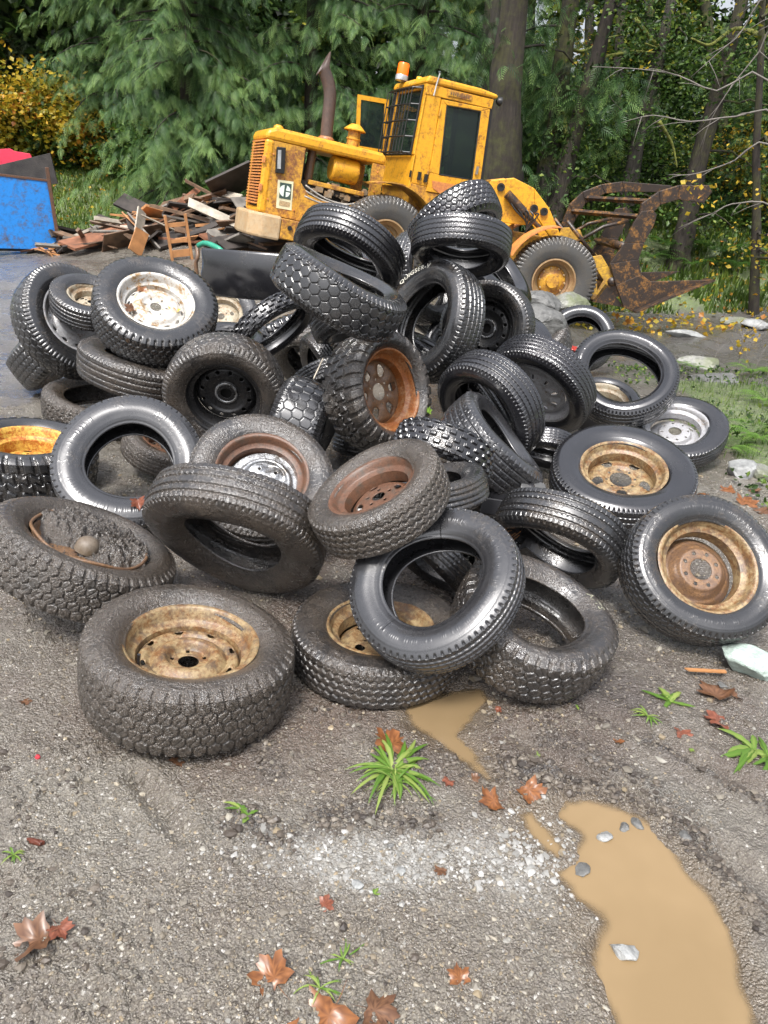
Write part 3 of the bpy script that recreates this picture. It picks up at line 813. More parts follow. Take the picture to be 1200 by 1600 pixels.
def arc_text(txt, r, phi0, size, z, mat, parent, depth=.0012, name='lettering', outline=False):
    """raised letters bent along the sidewall; reads clockwise seen from +z"""
    cu = bpy.data.curves.new('txt', 'FONT'); cu.body = txt; cu.size = size; cu.extrude = depth; cu.align_x = 'CENTER'; cu.space_character = 1.15
    if outline: cu.offset = 0.0
    to = bpy.data.objects.new('txt', cu); COL.objects.link(to)
    dg = bpy.context.evaluated_depsgraph_get(); me = bpy.data.meshes.new_from_object(to.evaluated_get(dg))
    bpy.data.objects.remove(to, do_unlink=True)
    n = len(me.vertices); co = np.zeros(n * 3); me.vertices.foreach_get('co', co); co = co.reshape(-1, 3)
    rr = r + co[:, 1]; ph = phi0 - co[:, 0] / r
    V = np.stack([rr * np.cos(ph), rr * np.sin(ph), z(rr, ph) + co[:, 2]], 1)
    me.vertices.foreach_set('co', V.ravel()); me.materials.clear(); me.materials.append(mat); me.update()
    me.name = name
    o = bpy.data.objects.new(name, me); link(o, parent); return o

# ------------------------------------------------------------------ the heap
# name: (x,y,z, nx,ny,nz, outer radius, width)
POSE = {
 't1': (-0.6512, 2.1359, 0.1650, 0.1029, 0.0320, 0.9942, 0.3687, 0.2539),
 't2': (-1.2329, 2.6768, 0.2518, 0.3692, 0.1823, 0.9113, 0.3758, 0.2272),
 't3': (-2.0543, 3.9279, 0.1841, 0.1301, -0.0185, 0.9913, 0.3697, 0.2768),
 't4': (-1.3322, 3.5659, 0.3212, 0.1836, -0.6498, 0.7376, 0.3814, 0.1919),
 't5': (-0.6120, 2.7959, 0.3744, -0.1368, -0.8390, -0.5267, 0.3865, 0.2045),
 't6': (-0.6036, 3.2982, 0.3987, 0.1498, -0.5847, 0.7973, 0.3517, 0.1934),
 't7': (-1.0112, 4.3598, 0.5198, 0.0478, -0.9686, -0.2440, 0.3707, 0.2298),
 't8': (-1.5584, 4.8095, 0.9106, 0.3243, -0.4988, 0.8038, 0.3950, 0.2466),
 't9': (-1.6616, 4.7996, 0.5431, 0.1840, -0.1225, 0.9753, 0.3973, 0.2203),
 't10': (-2.1449, 5.2327, 0.8646, 0.2479, -0.3103, 0.9177, 0.2655, 0.1650),
 't11': (-2.3160, 5.3157, 0.6959, 0.7336, -0.4334, 0.5235, 0.4144, 0.2291),
 't12': (-2.7040, 5.9289, 0.3902, 0.6251, -0.0974, -0.7744, 0.4386, 0.3118),
 't13': (-2.0966, 5.1060, 0.1590, 0.1391, -0.0437, 0.9893, 0.3841, 0.2113),
 't14': (-1.3897, 4.2890, 0.1679, 0.3870, -0.0413, 0.9211, 0.2560, 0.1540),
 't16': (-2.7972, 4.4858, 0.3413, 0.9304, 0.3653, -0.0290, 0.3495, 0.2090),
 't17': (-0.0826, 4.3147, 0.6119, 0.7154, -0.6160, 0.3297, 0.3516, 0.2997),
 't18': (-0.5525, 4.3671, 0.3250, 0.9362, -0.1008, -0.3367, 0.3100, 0.3094),
 't19': (-0.4785, 5.2953, 0.3974, 0.3369, -0.5538, -0.7614, 0.2804, 0.1695),
 't20': (-0.6143, 6.1002, 0.3935, -0.1504, -0.7961, -0.5861, 0.3995, 0.2595),
 't21': (-0.3206, 4.1095, 1.1977, 0.4491, 0.0443, 0.8924, 0.3743, 0.2328),
 't22': (-0.3567, 5.4040, 1.3099, -0.3513, -0.4881, -0.7990, 0.3896, 0.2144),
 't22b': (-0.6291, 7.9470, 1.0534, 0.4435, -0.2366, 0.8645, 0.3927, 0.2365),
 't24': (-0.7840, 4.6723, 0.8794, 0.6376, -0.3762, -0.6723, 0.3107, 0.1239),
 't25': (-1.0888, 6.7468, 0.3380, 0.6328, -0.2604, -0.7292, 0.3642, 0.2925),
 't26': (-1.6803, 7.1247, 0.4938, 0.0341, -0.6915, 0.7216, 0.3604, 0.1987),
 't27': (-1.4238, 6.1749, 0.4136, -0.0924, -0.3596, 0.9285, 0.3303, 0.1664),
 't28': (0.2313, 5.0135, 0.9233, -0.7340, -0.5702, 0.3689, 0.3947, 0.2459),
 't29': (0.6636, 5.5832, 0.8153, -0.4749, -0.8666, 0.1532, 0.3562, 0.1955),
 't30': (0.3825, 5.1771, 1.4093, -0.0735, -0.3939, -0.9162, 0.3307, 0.1984),
 't31': (0.2145, 6.3190, 1.0852, 0.7017, -0.6173, 0.3557, 0.3931, 0.2362),
 't32': (0.3655, 5.6734, 1.5254, 0.4742, -0.3950, -0.7868, 0.3396, 0.2191),
 't33': (0.6906, 6.1789, 1.1408, 0.5370, -0.3466, 0.7691, 0.4129, 0.2294),
 't34': (1.4391, 7.7535, 0.3242, -0.5019, -0.2865, 0.8161, 0.3826, 0.2678),
 't35': (1.9667, 8.0621, 0.3529, -0.2545, -0.7555, 0.6037, 0.3815, 0.1898),
 't36': (1.7098, 5.4737, 0.5411, -0.2111, -0.6214, 0.7545, 0.3979, 0.2201),
 't37': (1.7499, 5.9997, 0.1885, -0.0559, -0.3133, 0.9480, 0.3040, 0.1920),
 't38': (2.1068, 5.2797, 0.2180, -0.1500, -0.3740, 0.9152, 0.3666, 0.1643),
 't39': (1.3821, 4.0917, 0.2504, -0.0834, -0.3468, 0.9342, 0.4129, 0.2299),
 't40': (1.3935, 2.8721, 0.3007, 0.0530, -0.6975, 0.7146, 0.3316, 0.2107),
 't41': (0.6192, 4.4858, 0.5043, -0.6093, -0.6502, -0.4538, 0.3651, 0.2184),
 't42': (1.0230, 5.0773, 0.5321, -0.4866, -0.6471, -0.5869, 0.3982, 0.2194),
 't43': (0.5806, 3.9557, 0.4288, 0.6519, 0.0174, 0.7581, 0.3328, 0.2330),
 't44': (0.2645, 3.4808, 0.5210, -0.2845, -0.6162, -0.7344, 0.2624, 0.1707),
 't45': (-0.0242, 2.6374, 0.6380, -0.4698, -0.1367, 0.8721, 0.2848, 0.1726),
 't46': (0.3636, 3.8484, 0.2092, -0.1152, -0.5739, -0.8108, 0.2395, 0.1892),
 't48': (0.2095, 2.3539, 0.4242, -0.4160, -0.4893, 0.7665, 0.3181, 0.1612),
 't49': (0.0130, 2.4833, 0.0910, 0.0062, 0.0030, 1.0000, 0.3491, 0.1789),
 't50': (0.6123, 2.4842, 0.2078, 0.2836, -0.1439, 0.9481, 0.3218, 0.2178),
 't51': (0.8365, 3.1459, 0.2801, -0.4437, -0.5966, -0.6687, 0.3126, 0.1929),
 't52': (1.0506, 4.6850, 0.2031, -0.1776, -0.6860, -0.7056, 0.2293, 0.1377),
 't53': (0.2606, 2.9997, 0.1844, -0.4439, -0.5600, -0.6995, 0.2077, 0.1379),
 't54': (-0.1404, 3.6427, 0.2197, 0.0700, -0.4919, -0.8678, 0.2878, 0.1951),
 't55': (0.4273, 2.9477, 0.1857, -0.9283, -0.3019, 0.2169, 0.1938, 0.1130),
 't60': (0.9957, 5.8373, 0.5692, -0.8339, -0.5472, -0.0723, 0.3103, 0.1858),
 'f1': (0.9637, 7.8872, 0.4124, 0.2681, 0.1139, -0.9566, 0.3162, 0.1760),
 'f2': (0.2250, 8.3723, 0.3031, -0.2035, 0.5375, -0.8183, 0.3018, 0.1540),
 'f3': (-0.0970, 4.8458, 0.1182, 0.0831, 0.0667, 0.9943, 0.2894, 0.1779),
 'f4': (-0.3331, 5.2821, 0.8843, -0.4294, 0.3889, 0.8151, 0.2972, 0.1842),
 'f5': (0.6404, 4.9306, 0.4736, -0.7514, -0.2902, -0.5926, 0.3596, 0.2062),
 'f6': (0.1908, 2.9869, 0.5316, -0.3475, 0.2329, 0.9083, 0.2570, 0.1302),
 'f7': (-0.5746, 7.0406, 0.1544, -0.0589, -0.2789, 0.9585, 0.2504, 0.1495),
 'f8': (0.8948, 7.1561, 0.7929, -0.9606, -0.0534, 0.2728, 0.3578, 0.2092),
 'f9': (0.1696, 6.9528, 0.6632, 0.6316, 0.1007, 0.7688, 0.2742, 0.1569),
 'f10': (0.4823, 6.1670, 0.5507, -0.0071, -0.7921, 0.6104, 0.2501, 0.1386),
 'f11': (0.2927, 5.6902, 0.5180, 0.4596, 0.1359, 0.8777, 0.3351, 0.1970),
 'f12': (-0.5652, 5.6747, 0.4545, -0.7640, -0.4527, -0.4599, 0.2451, 0.1407),
}
G = 'scrap tyres thrown in a heap'
# key: (tread, rubber, rim style, rim paint, bead ratio, lod, spin, label, extras)
TY = {
 't1': ('at', 'caked', 'bulge', 'gold', .60, 3, .3, 'muddy blocky off-road tyre lying flat at the front left on a rusty gold wheel'),
 't2': ('at', 'caked', None, None, .62, 3, .0, 'mud-plastered tyre on the left edge whose torn steel wheel is buried in mud'),
 't3': ('mud', 'mid', 'plain', 'yellow', .58, 2, .5, 'chunky mud tyre with a yellow rusted wheel, cut by the left edge'),
 't4': ('snow', 'grey', None, None, .56, 3, .2, 'bare grey tyre standing open-faced with a small tyre seen through its hole'),
 't5': ('rib', 'mud', None, None, .54, 3, .0, 'muddy ribbed tyre tipped forward so its open side faces down'),
 't6': ('rib', 'mud', 'five', 'brown', .61, 2, .3, 'tyre on a brown rusted rim with a smaller chrome five-stud hub plate inside'),
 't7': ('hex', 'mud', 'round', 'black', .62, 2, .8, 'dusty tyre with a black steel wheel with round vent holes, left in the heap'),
 't8': ('at', 'mid', 'van', 'white', .58, 2, .2, 'big tyre on a white rusty wheel holding fallen leaves, at the upper left'),
 't9': ('rib', 'mud', None, None, .58, 2, .0, 'mud-topped ribbed tyre lying directly under the one with the white leafy wheel'),
 't10': ('rib', 'mid', 'plain', 'cream', .55, 2, .7, 'small narrow tyre with a cream rim tucked against the white leafy wheel'),
 't11': ('hex', 'mid', 'van', 'silver', .60, 2, 1.2, 'large tyre leaning left with a silver wheel half hidden by a smaller tyre'),
 't12': ('at', 'mid', None, None, .6, 2, .0, 'worn block-tread tyre wedged on edge under the far left of the heap'),
 't13': ('at', 'caked', None, None, .62, 2, .0, 'mud-caked empty tyre lying flat behind the open grey tyre'),
 't14': ('fine', 'caked', 'plain', 'brown', .55, 2, .0, 'small ribbed muddy tyre seen through the hole of the open grey tyre'),
 't16': ('snow', 'mid', None, None, .6, 1, .0, 'sliver of dark tyre just entering at the left edge'),
 't17': ('mud', 'mud', 'star', 'orange', .66, 3, .1, 'mud tyre with huge lugs on an orange rusted star-shaped wheel in the middle'),
 't18': ('hex', 'grey', None, None, .6, 3, .0, 'bald wide tyre with faint honeycomb tread right of the black vented wheel'),
 't19': ('snow', 'mid', None, None, .6, 1, .0, 'little tyre poking up between the wide arch tyre and the orange star wheel'),
 't20': ('rib', 'mud', None, None, .66, 2, .0, 'wide low tyre arching over a black hollow under the big honeycomb tyre'),
 't21': ('hex', 'mid', None, None, .62, 3, .1, 'large tyre on its side showing a broad muddy honeycomb tread near the top'),
 't22': ('rib', 'clean', None, None, .60, 2, .0, 'shiny ribbed tyre on the summit tilted over the broad honeycomb tread'),
 't22b': ('fine', 'clean', None, None, .6, 1, .0, 'tyre barely showing behind the shiny ribbed one on the summit'),
 't24': ('knob', 'clean', None, None, .72, 2, .0, 'narrow knobbly dirt-bike tyre lying diagonally at the upper left of centre'),
 't25': ('mud', 'clean', None, None, .6, 1, .0, 'black lugged tyre in shadow beneath the knobbly dirt-bike tyre'),
 't26': ('fine', 'mid', 'plain', 'cream', .60, 1, .4, 'tyre with a whitish broken rim behind the white leafy wheel'),
 't27': ('smooth', 'clean', None, None, .6, 1, .0, 'smooth dark tyre below the whitish broken rim'),
 't28': ('snow', 'mid', None, None, .58, 3, .0, 'tyre with raised white lettering on its sidewall, leaning near the top of the heap'),
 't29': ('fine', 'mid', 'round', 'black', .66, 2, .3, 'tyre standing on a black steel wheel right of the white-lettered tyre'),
 't30': ('fine', 'clean', None, None, .6, 2, .0, 'fine-ribbed wet tyre lying level above the black wheel at the top of the heap'),
 't31': ('snow', 'grey', None, None, .66, 2, .0, 'tyre on edge showing a pale curved sidewall behind the white-lettered tyre'),
 't32': ('at', 'clean', None, None, .62, 2, .0, 'topmost tyre tilted with block tread in front of the digger'),
 't33': ('smooth', 'clean', None, None, .60, 2, .0, 'bald black empty tyre slung behind the black wheel on the right shoulder of the heap'),
 't34': ('hex', 'mud', 'plain', 'white', .60, 2, .2, 'small studded tyre with a whitish rim behind the heap on the right'),
 't35': ('rib', 'clean', None, None, .64, 2, .0, 'tyre standing at the back right with red and green rubbish inside it'),
 't36': ('rib', 'clean', None, None, .66, 3, .0, 'wet empty car tyre propped open with another tyre visible in its hole'),
 't37': ('smooth', 'clean', 'plain', 'cream', .68, 2, .0, 'tyre with a cream bead ring inside the hole of the wet empty car tyre'),
 't38': ('fine', 'clean', 'flange', 'silver', .60, 2, .3, 'flat tyre on a silver many-studded wheel beside the grass on the right'),
 't39': ('rib', 'clean', 'truck', 'gold', .57, 3, .2, 'van tyre lying on a golden rusted wheel with large round hand holes'),
 't40': ('zig', 'mid', 'dish', 'gold', .62, 3, .0, 'big tyre at the right edge on a deep rust-brown wheel with eight stud holes'),
 't41': ('rib', 'clean', None, None, .62, 3, .0, 'broad ribbed tyre arching down to the right in the middle of the heap'),
 't42': ('fine', 'clean', 'cover', 'silver', .64, 3, .0, 'fine-siped tyre arching over a shiny wheel cover right of centre'),
 't43': ('snow', 'grey', None, None, .6, 2, .0, 'tyre on edge with a pale grid-pattern tread running down the middle of the heap'),
 't44': ('knob', 'clean', None, None, .60, 2, .0, 'quad-bike tyre with scattered knobs beside the pale grid-pattern tread'),
 't45': ('zig', 'caked', 'plain', 'brown', .62, 3, .0, 'muddy tyre on a brown rust bowl-shaped wheel tilted up at the front centre'),
 't46': ('knob', 'mud', None, None, .6, 2, .0, 'worn muddy knobbly tyre under the quad-bike tyre'),
 't48': ('rib', 'grey', None, None, .585, 3, .0, 'large open tyre with a cracked bead in front, other tyres visible through its hole'),
 't49': ('zig', 'mud', 'plain', 'gold', .58, 3, .8, 'tyre lying flat beneath the large open cracked tyre, rusty wheel inside'),
 't50': ('at', 'mud', None, None, .57, 3, .0, 'empty all-terrain tyre with a dusty sidewall right of the large open cracked tyre'),
 't51': ('rib', 'mid', None, None, .62, 3, .0, 'burst tyre with a shredded sidewall lying over the dusty all-terrain tyre'),
 't52': ('fine', 'clean', None, None, .6, 1, .0, 'dark tyre mostly hidden behind the golden wheel with hand holes'),
 't53': ('snow', 'mid', None, None, .6, 1, .0, 'upper tyre glimpsed through the hole of the large open cracked tyre'),
 't54': ('fine', 'mid', None, None, .6, 1, .0, 'tyre mostly buried between the chrome hub plate wheel and the brown bowl wheel'),
 't55': ('knob', 'mid', None, None, .6, 1, .0, 'knobbly tyre on edge glimpsed at the right inside the large open cracked tyre'),
 't60': ('smooth', 'clean', None, None, .6, 1, .0, 'smooth tyre edge between the black wheel and the small studded tyre'),
 'f1': ('fine', 'clean', None, None, .6, 1, .0, 'dark tyre deep behind the right side of the black wheel'),
 'f2': ('rib', 'clean', None, None, .6, 1, .0, 'lowest dark tyre seen through the white-lettered tyre'),
 'f3': ('snow', 'mid', None, None, .6, 1, .0, 'tyre on the ground between the chrome hub plate wheel and the star wheel'),
 'f4': ('fine', 'mid', None, None, .6, 1, .0, 'tyre crammed between the broad honeycomb tread and the wide arching tyre'),
 'f5': ('rib', 'clean', None, None, .6, 1, .0, 'buried tyre inside the arch of the broad ribbed tyre'),
 'f6': ('rib', 'mid', None, None, .6, 1, .0, 'ribbed tyre wedged behind the brown bowl wheel above the open cracked tyre'),
 'f7': ('fine', 'clean', None, None, .6, 1, .0, 'tyre at the bottom of the hollow beneath the wide arching tyre'),
 'f8': ('at', 'clean', None, None, .6, 1, .0, 'block-tread tyre in shade between the black wheel and the fine-siped arch'),
 'f9': ('fine', 'clean', None, None, .6, 1, .0, 'uppermost dark tyre seen through the white-lettered tyre'),
 'f10': ('rib', 'clean', None, None, .6, 1, .0, 'tyre in the dark just right of the top of the star wheel tyre'),
 'f11': ('rib', 'clean', None, None, .6, 1, .0, 'tyre crossing behind the lower bead of the white-lettered tyre'),
 'f12': ('snow', 'mid', None, None, .6, 1, .0, 'tyre filling the black hollow under the wide arching tyre'),
}
import time as _t
_t0 = _t.time()
for si, (k, (kind, rub, rst, rpaint, rbf, lod, spin, label)) in enumerate(TY.items()):
    x, y, z, nx, ny, nz, Rr, Wd = POSE[k]
    n = (nx, ny, nz)
    has = rst is not None or k == 't2'
    lodu = lod
    tears = None; flat = 0.0; col = 0.0
    if rst is None and k not in ('t24',): flat = .012 * math.sin(si * 2.3); col = .04
    if k == 't51': tears = [(.5, 2.3, 1.02, 9, .10)]
    if k == 't48': tears = [(3.02, 3.035, 1.9, 9, .0), (.42, .45, 2.2, 9, .0)]
    if k == 't36': tears = [(3.75, 3.758, 1.7, 9, .0)]
    M = wheel_matrix((x, y, z), n, 0.0)
    if has:
        root = empty('wheel', M)
        t = tyre_mesh('tyre', Rr, Wd, rbf, kind, RB[rub], lodu, root, seed=si * 1.3)
        if rst: 
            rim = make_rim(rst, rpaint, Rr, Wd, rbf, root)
            rim.rotation_euler.z = spin
            t = t
    else:
        root = tyre_mesh('tyre', Rr, Wd, rbf, kind, RB[rub], lodu, None, seed=si * 1.3, tears=tears, flat=flat, collapse=col)
        root.matrix_world = M
    tag(root, label, 'tyre', G)
    hgt = Rr * (1 - rbf)
    sdd = si * 1.3
    zf = lambda rr, ph, w=Wd / 2, rb=Rr * rbf, hh=hgt, sd=sdd: w * (1.0 + .04 * (not has)) - .35 * w * ((rr - rb - .45 * hh) / hh) ** 2 * 1.6 + .0012 + (.010 * np.sin(ph + sd * 1.7) + .006 * np.sin(2 * ph - sd)) * (.6 if has else 2.0)
    wt = None
    if k == 't28':
        wm = simple('white_letter_rubber', (.62, .60, .52), .6, var=.3, scale=40)
        arc_text('QUIGSER-V', Rr * rbf + .56 * hgt, .62, .048, zf, wm, root, depth=.0015)
    if k == 't50':
        wm2 = simple('faded_letter_rubber', (.30, .30, .22), .7, var=.4, scale=40)
        arc_text('A/TS', Rr * rbf + .42 * hgt, -2.25, .042, zf, wm2, root, depth=.0008)
    if k == 't51':
        b = MB()
        for i in range(46):
            a = .75 + 1.3 * rng.random(); r0 = Rr * (.88 + .05 * rng.random()); r1 = Rr * (.70 + .1 * rng.random())
            da = .08 * rng.standard_normal(); zz = Wd / 2 * (.8 + .1 * rng.random())
            P = [(r0 * math.cos(a), r0 * math.sin(a), zz * .9), ((r0 + r1) / 2 * math.cos(a + da * .5), (r0 + r1) / 2 * math.sin(a + da * .5), zz + .02 * rng.random()), (r1 * math.cos(a + da), r1 * math.sin(a + da), zz + .03 * rng.standard_normal())]
            b.tube(P, .0012, 4)
        b.build('torn_cord', simple('tyre_cord', (.42, .20, .07), .7, var=.5, scale=30), root)
    if k == 't2':
        # steel wheel broken out of the muddy tyre: rim lip arc + mud filling + hub dome
        rr = Rr * rbf; w_ = Wd / 2
        rim = MB()
        a = np.linspace(-1.2, 4.1, 60)
        lipP = np.stack([rr * 1.0 * np.cos(a), rr * 1.0 * np.sin(a), np.full(60, w_ * .80) + .006 * np.sin(5 * a)], 1)
        rim.tube(lipP, .007, 8)
        rm = rim.build('rim', RM['deep'], root, smooth=True)
        disc_mesh('wheel_centre', rr * .97, [(1, .035), (.93, .0), (.8, -.02), (.6, -.024), (.4, -.02), (.33, -.018), (.16, -.018)], ringholes(.66, 4, .016, .022, .6), RM['deep'], rm, z0=w_ * .35)
        b = MB(); b.lathe([(.050, 0), (.048, .030), (.042, .045), (.030, .056), (.014, .062), (.001, .063)], o=(0.0, 0.0, w_ * .32), seg=28)
        b.build('hub_cap', rusty('hub_dirty_steel', (.16, .13, .10), (.07, .05, .03), (.15, .11, .07), .45, .6, scale=16), rm, smooth=True)
        # mud fill, heaped on the far side
        nr_, na_ = 40, 160
        rg = np.linspace(.001, rr * 1.02, nr_); ag = np.linspace(0, 2 * np.pi, na_, endpoint=False)
        A, Rg = np.meshgrid(ag, rg); X = Rg * np.cos(A); Y = Rg * np.sin(A)
        side = np.cos(A + 2.0) * Rg / rr           # heap direction
        Z = w_ * .10 + w_ * .84 * sstep(-.30, .30, side + .35 * fbm(X, Y, 14, 3, 5)) + .016 * fbm(X, Y, 40, 4, 6) + .006 * rng.standard_normal(X.shape)
        V = np.stack([X.ravel(), Y.ravel(), Z.ravel()], 1)
        i = np.arange(nr_ - 1)[:, None] * na_; j = np.arange(na_)[None]; kk = (j + 1) % na_
        F = np.stack([i + j, i + na_ + j, i + na_ + kk, i + kk], -1).reshape(-1, 4)[:, ::-1]
        np_mesh('mud_fill', V, [F], [RB['caked']], dict(grv=np.ones(len(V))), parent=root)
    if k == 't48':
        pass
print('tyres', _t.time() - _t0)

# ------------------------------------------------------------------ wheel loader
REAR_O = (-0.2708, 12.6271, 0.8536)
FRONT_O = (2.633, 13.1893, 0.3954)
REAR_A = [(0.91816, 0.37096, -0.13917), (-0.37461, 0.92718, 0.0), (0.12904, 0.05214, 0.99027)]
FRONT_A = [(0.99316, 0.05205, -0.10453), (-0.05234, 0.99863, 0.0), (0.10439, 0.00547, 0.99452)]
def frame_m(O, A, base):
    M = Matrix.Identity(4)
    for c in range(3):
        for r in range(3): M[r][c] = A[c][r]
    M.translation = Vector(O) - Vector(base)
    return M
def build_loader():
    base = (0.2, 13.2, .05)
    root = empty('wheel_loader', Matrix.Translation(base))
    tag(root, 'old yellow articulated wheel loader with a fork grapple, parked behind the tyre heap', 'loader')
    MR, MF = frame_m(REAR_O, REAR_A, base), frame_m(FRONT_O, FRONT_A, base)
    YEL = rusty('loader_yellow', (.68, .33, .018), (.12, .045, .02), (.38, .15, .03), .52, .62, scale=4.5, rough=.38)
    YEL2 = rusty('loader_yellow_worn', (.58, .30, .03), (.10, .04, .02), (.33, .13, .04), .45, .57, scale=4.2, rough=.5)
    ORG = rusty('loader_faded_orange', (.62, .25, .06), (.32, .09, .04), (.50, .18, .07), .46, .6, scale=3, rough=.55)
    TAN = rusty('loader_scuffed_weight', (.40, .30, .18), (.34, .20, .09), (.46, .30, .14), .42, .6, scale=3, rough=.65)
    BRN = rusty('grapple_brown_steel', (.026, .018, .014), (.05, .025, .014), (.34, .16, .035), .50, .58, scale=5, rough=.4)
    BLK = simple('loader_black_iron', (.012, .012, .012), .45, scale=20)
    GLS, gn, gp = mat_new('loader_glass'); gp.inputs['Base Color'].default_value = (.02, .03, .03, 1); gp.inputs['Roughness'].default_value = .06
    gp.inputs['Specular IOR Level'].default_value = 1.0
    tp = gn.nodes.new('ShaderNodeBsdfTransparent'); tp.inputs[0].default_value = (.75, .8, .78, 1); mx = gn.nodes.new('ShaderNodeMixShader'); mx.inputs[0].default_value = .45
    gn.links.new(tp.outputs[0], mx.inputs[1]); gn.links.new(gp.outputs[0], mx.inputs[2]); gn.links.new(mx.outputs[0], [q for q in gn.nodes if q.type == 'OUTPUT_MATERIAL'][0].inputs['Surface'])
    def rear(b, name, m, parent=root, **k): return b.build(name, m, parent, M=MR if parent is root else MR, **k)
    def plate(poly, y, t):          # polygon in (u,w) at depth y with thickness t
        b = MB(); b.prism([(u, y, w_) for u, w_ in poly], (0, 0, 0), (0, t, 0)); return b
    # --- hood
    b = MB()
    top = [(-2.02, 1.14), (-1.99, 1.27), (-1.86, 1.33), (-.1, 1.345), (-.02, 1.29), (-.02, 1.17), (-1.9, 1.14)]
    b.prism([(u, .595, w_) for u, w_ in top], (0, 0, 0), (0, 1.06, 0))
    hood = rear(b, 'hood', YEL, bevel=.05)
    b = MB()
    for y in (.615, 1.61):
        sidep = [(-1.9, .08), (-1.9, 1.15), (-1.37, 1.15), (-1.35, .62), (-1.24, .50), (-1.02, .44), (-.55, .46), (-.20, .66), (-.22, 1.18), (-.03, 1.18), (-.02, .30), (-1.0, .08)]
        # split in convex pieces
        for pc in ([(-1.9, .08), (-1.37, .08), (-1.37, 1.145), (-1.9, 1.14)], [(-1.368, .08), (-1.0, .08), (-1.0, .44), (-1.22, .49), (-1.368, .64)], [(-.998, .08), (-.02, .30), (-.02, .66), (-.21, .66), (-.55, .46), (-.998, .44)], [(-.225, .662), (-.022, .662), (-.022, 1.168), (-.245, 1.168)]):
            b.prism([(u, y, w_) for u, w_ in pc], (0, 0, 0), (0, .03, 0))
    rear(b, 'side_panel', YEL2, bevel=.004)
    # grille at the tail
    b = MB(); b.box((-1.93, .66, .62), (.14, .12, 1.06)); b.box((-1.93, 1.57, .62), (.14, .12, 1.06))
    b.box((-1.95, 1.115, .12), (.10, .8, .10))
    rear(b, 'grille_frame', YEL, bevel=.04)
    b = MB()
    for i in range(22):
        w_ = .20 + i * .043
        b.hexa([(-2.03, .72, w_), (-1.97, .72, w_ + .012), (-1.97, 1.51, w_ + .012), (-2.03, 1.51, w_), (-2.03, .72, w_ + .022), (-1.97, .72, w_ + .034), (-1.97, 1.51, w_ + .034), (-2.03, 1.51, w_ + .022)])
    g = rear(b, 'grille', ORG)
    b = MB(); b.box((-1.94, 1.115, .65), (.02, .8, 1.0)); rear(b, 'radiator', BLK)
    # counterweight wrapping the tail
    b = MB()
    plan = [(-1.66, .32), (-1.95, .36), (-2.14, .58), (-2.20, 1.12), (-2.14, 1.64), (-1.95, 1.88), (-1.66, 1.92)]
    b.prism([(u, y, -.27) for u, y in plan], (0, 0, 0), (0, 0, .36))
    rear(b, 'counterweight', TAN, bevel=.035)
    b = MB(); b.box((-1.34, .50, -.08), (.63, .34, .30)); b.box((-1.34, 1.74, -.08), (.63, .34, .30)); b.box((-.9, 1.12, -.1), (1.9, .9, .3))
    rear(b, 'frame', YEL2, bevel=.012)
    b = MB(); b.lathe([(.001, .0), (.035, .0), (.035, .03), (.001, .03)], M=[(1, 0, 0), (0, 0, -1), (0, 1, 0)], o=(-1.52, .33, -.05), seg=16)
    rear(b, 'tow_pin', BLK)
    # engine
    b = MB(); b.box((-.85, 1.12, .42), (1.3, .5, .42)); b.box((-.8, .85, .62), (1.05, .16, .14)); b.box((-1.35, 1.12, .85), (.1, .6, .6))
    eng = rear(b, 'engine', simple('engine_grime', (.05, .042, .034), .6, var=.5, scale=14, bump=.01), bevel=.01)
    b = MB()
    for i in range(26):
        c = (-1.22 + 1.0 * rng.random(), .70 + .18 * rng.random(), .50 + .22 * rng.random()); s = .03 + .05 * rng.random()
        if i % 2: b.lathe([(s * .6, -s), (s * .75, -s * .2), (s * .5, s)], M=[(1, 0, 0), (0, 0, 1), (0, -1, 0)] if i % 4 == 1 else None, o=c, seg=10, cap=True)
        else: b.box(c, (s * 1.6, s, s * 1.2))
    rear(b, 'engine_fittings', rusty('engine_fittings_metal', (.22, .18, .13), (.14, .08, .04), (.36, .22, .10), .4, .6))
    b = MB(); b.box((-.75, .74, .68), (.95, .10, .07)); rear(b, 'manifold', YEL2, bevel=.01)
    for k in range(3):
        b = MB(); t = np.linspace(0, 1, 14)
        b.tube(np.stack([-1.28 + .95 * t, .66 - .02 * k + 0 * t, .62 - .08 * k - .10 * np.sin(t * 3.1) + .10 * t * (k - 1)], 1), .014, 8)
        rear(b, 'hose', simple('hose_grey', (.30, .28, .25), .5), smooth=True)
    b = MB(); b.lathe([(.01, -.24), (.17, -.24), (.195, -.21), (.195, .16), (.175, .21), (.10, .23), (.01, .24)], M=[(0, 0, 1), (0, 1, 0), (-1, 0, 0)], o=(-.62, .86, .97), seg=32)
    rear(b, 'air_cleaner', YEL, smooth=True, auto=35)
    b = MB(); b.tube([(-1.18, .95, .60), (-1.17, .95, 1.2)], .07, 14); rear(b, 'exhaust_riser', RM['deep'], smooth=True, auto=40)
    # exhaust stack with curved tip
    b = MB()
    pts = crs([(-.98, .93, 1.33), (-1.0, .93, 1.62), (-1.02, .93, 1.95), (-1.08, .93, 2.14), (-1.20, .93, 2.33)], 26)
    b.tube(pts, .098, 20, cap=False); n0 = len(pts) * 20
    V = b.V[0]; lastring = V[-20:]
    k = (V[-20:, 0] - pts[-1, 0]); V[-20:, 2] += k * 1.6 + .05
    ex = rear(b, 'exhaust_stack', rusty('exhaust_rust', (.075, .055, .048), (.05, .03, .022), (.13, .08, .06), .4, .6, scale=3), smooth=True)
    ex.modifiers.new('thick', 'SOLIDIFY').thickness = .008
    b = MB(); b.lathe([(.13, 1.33), (.135, 1.37), (.10, 1.40)], o=(-.98, .93, 0), seg=20); rear(b, 'exhaust_collar', RM['orange'], smooth=True)
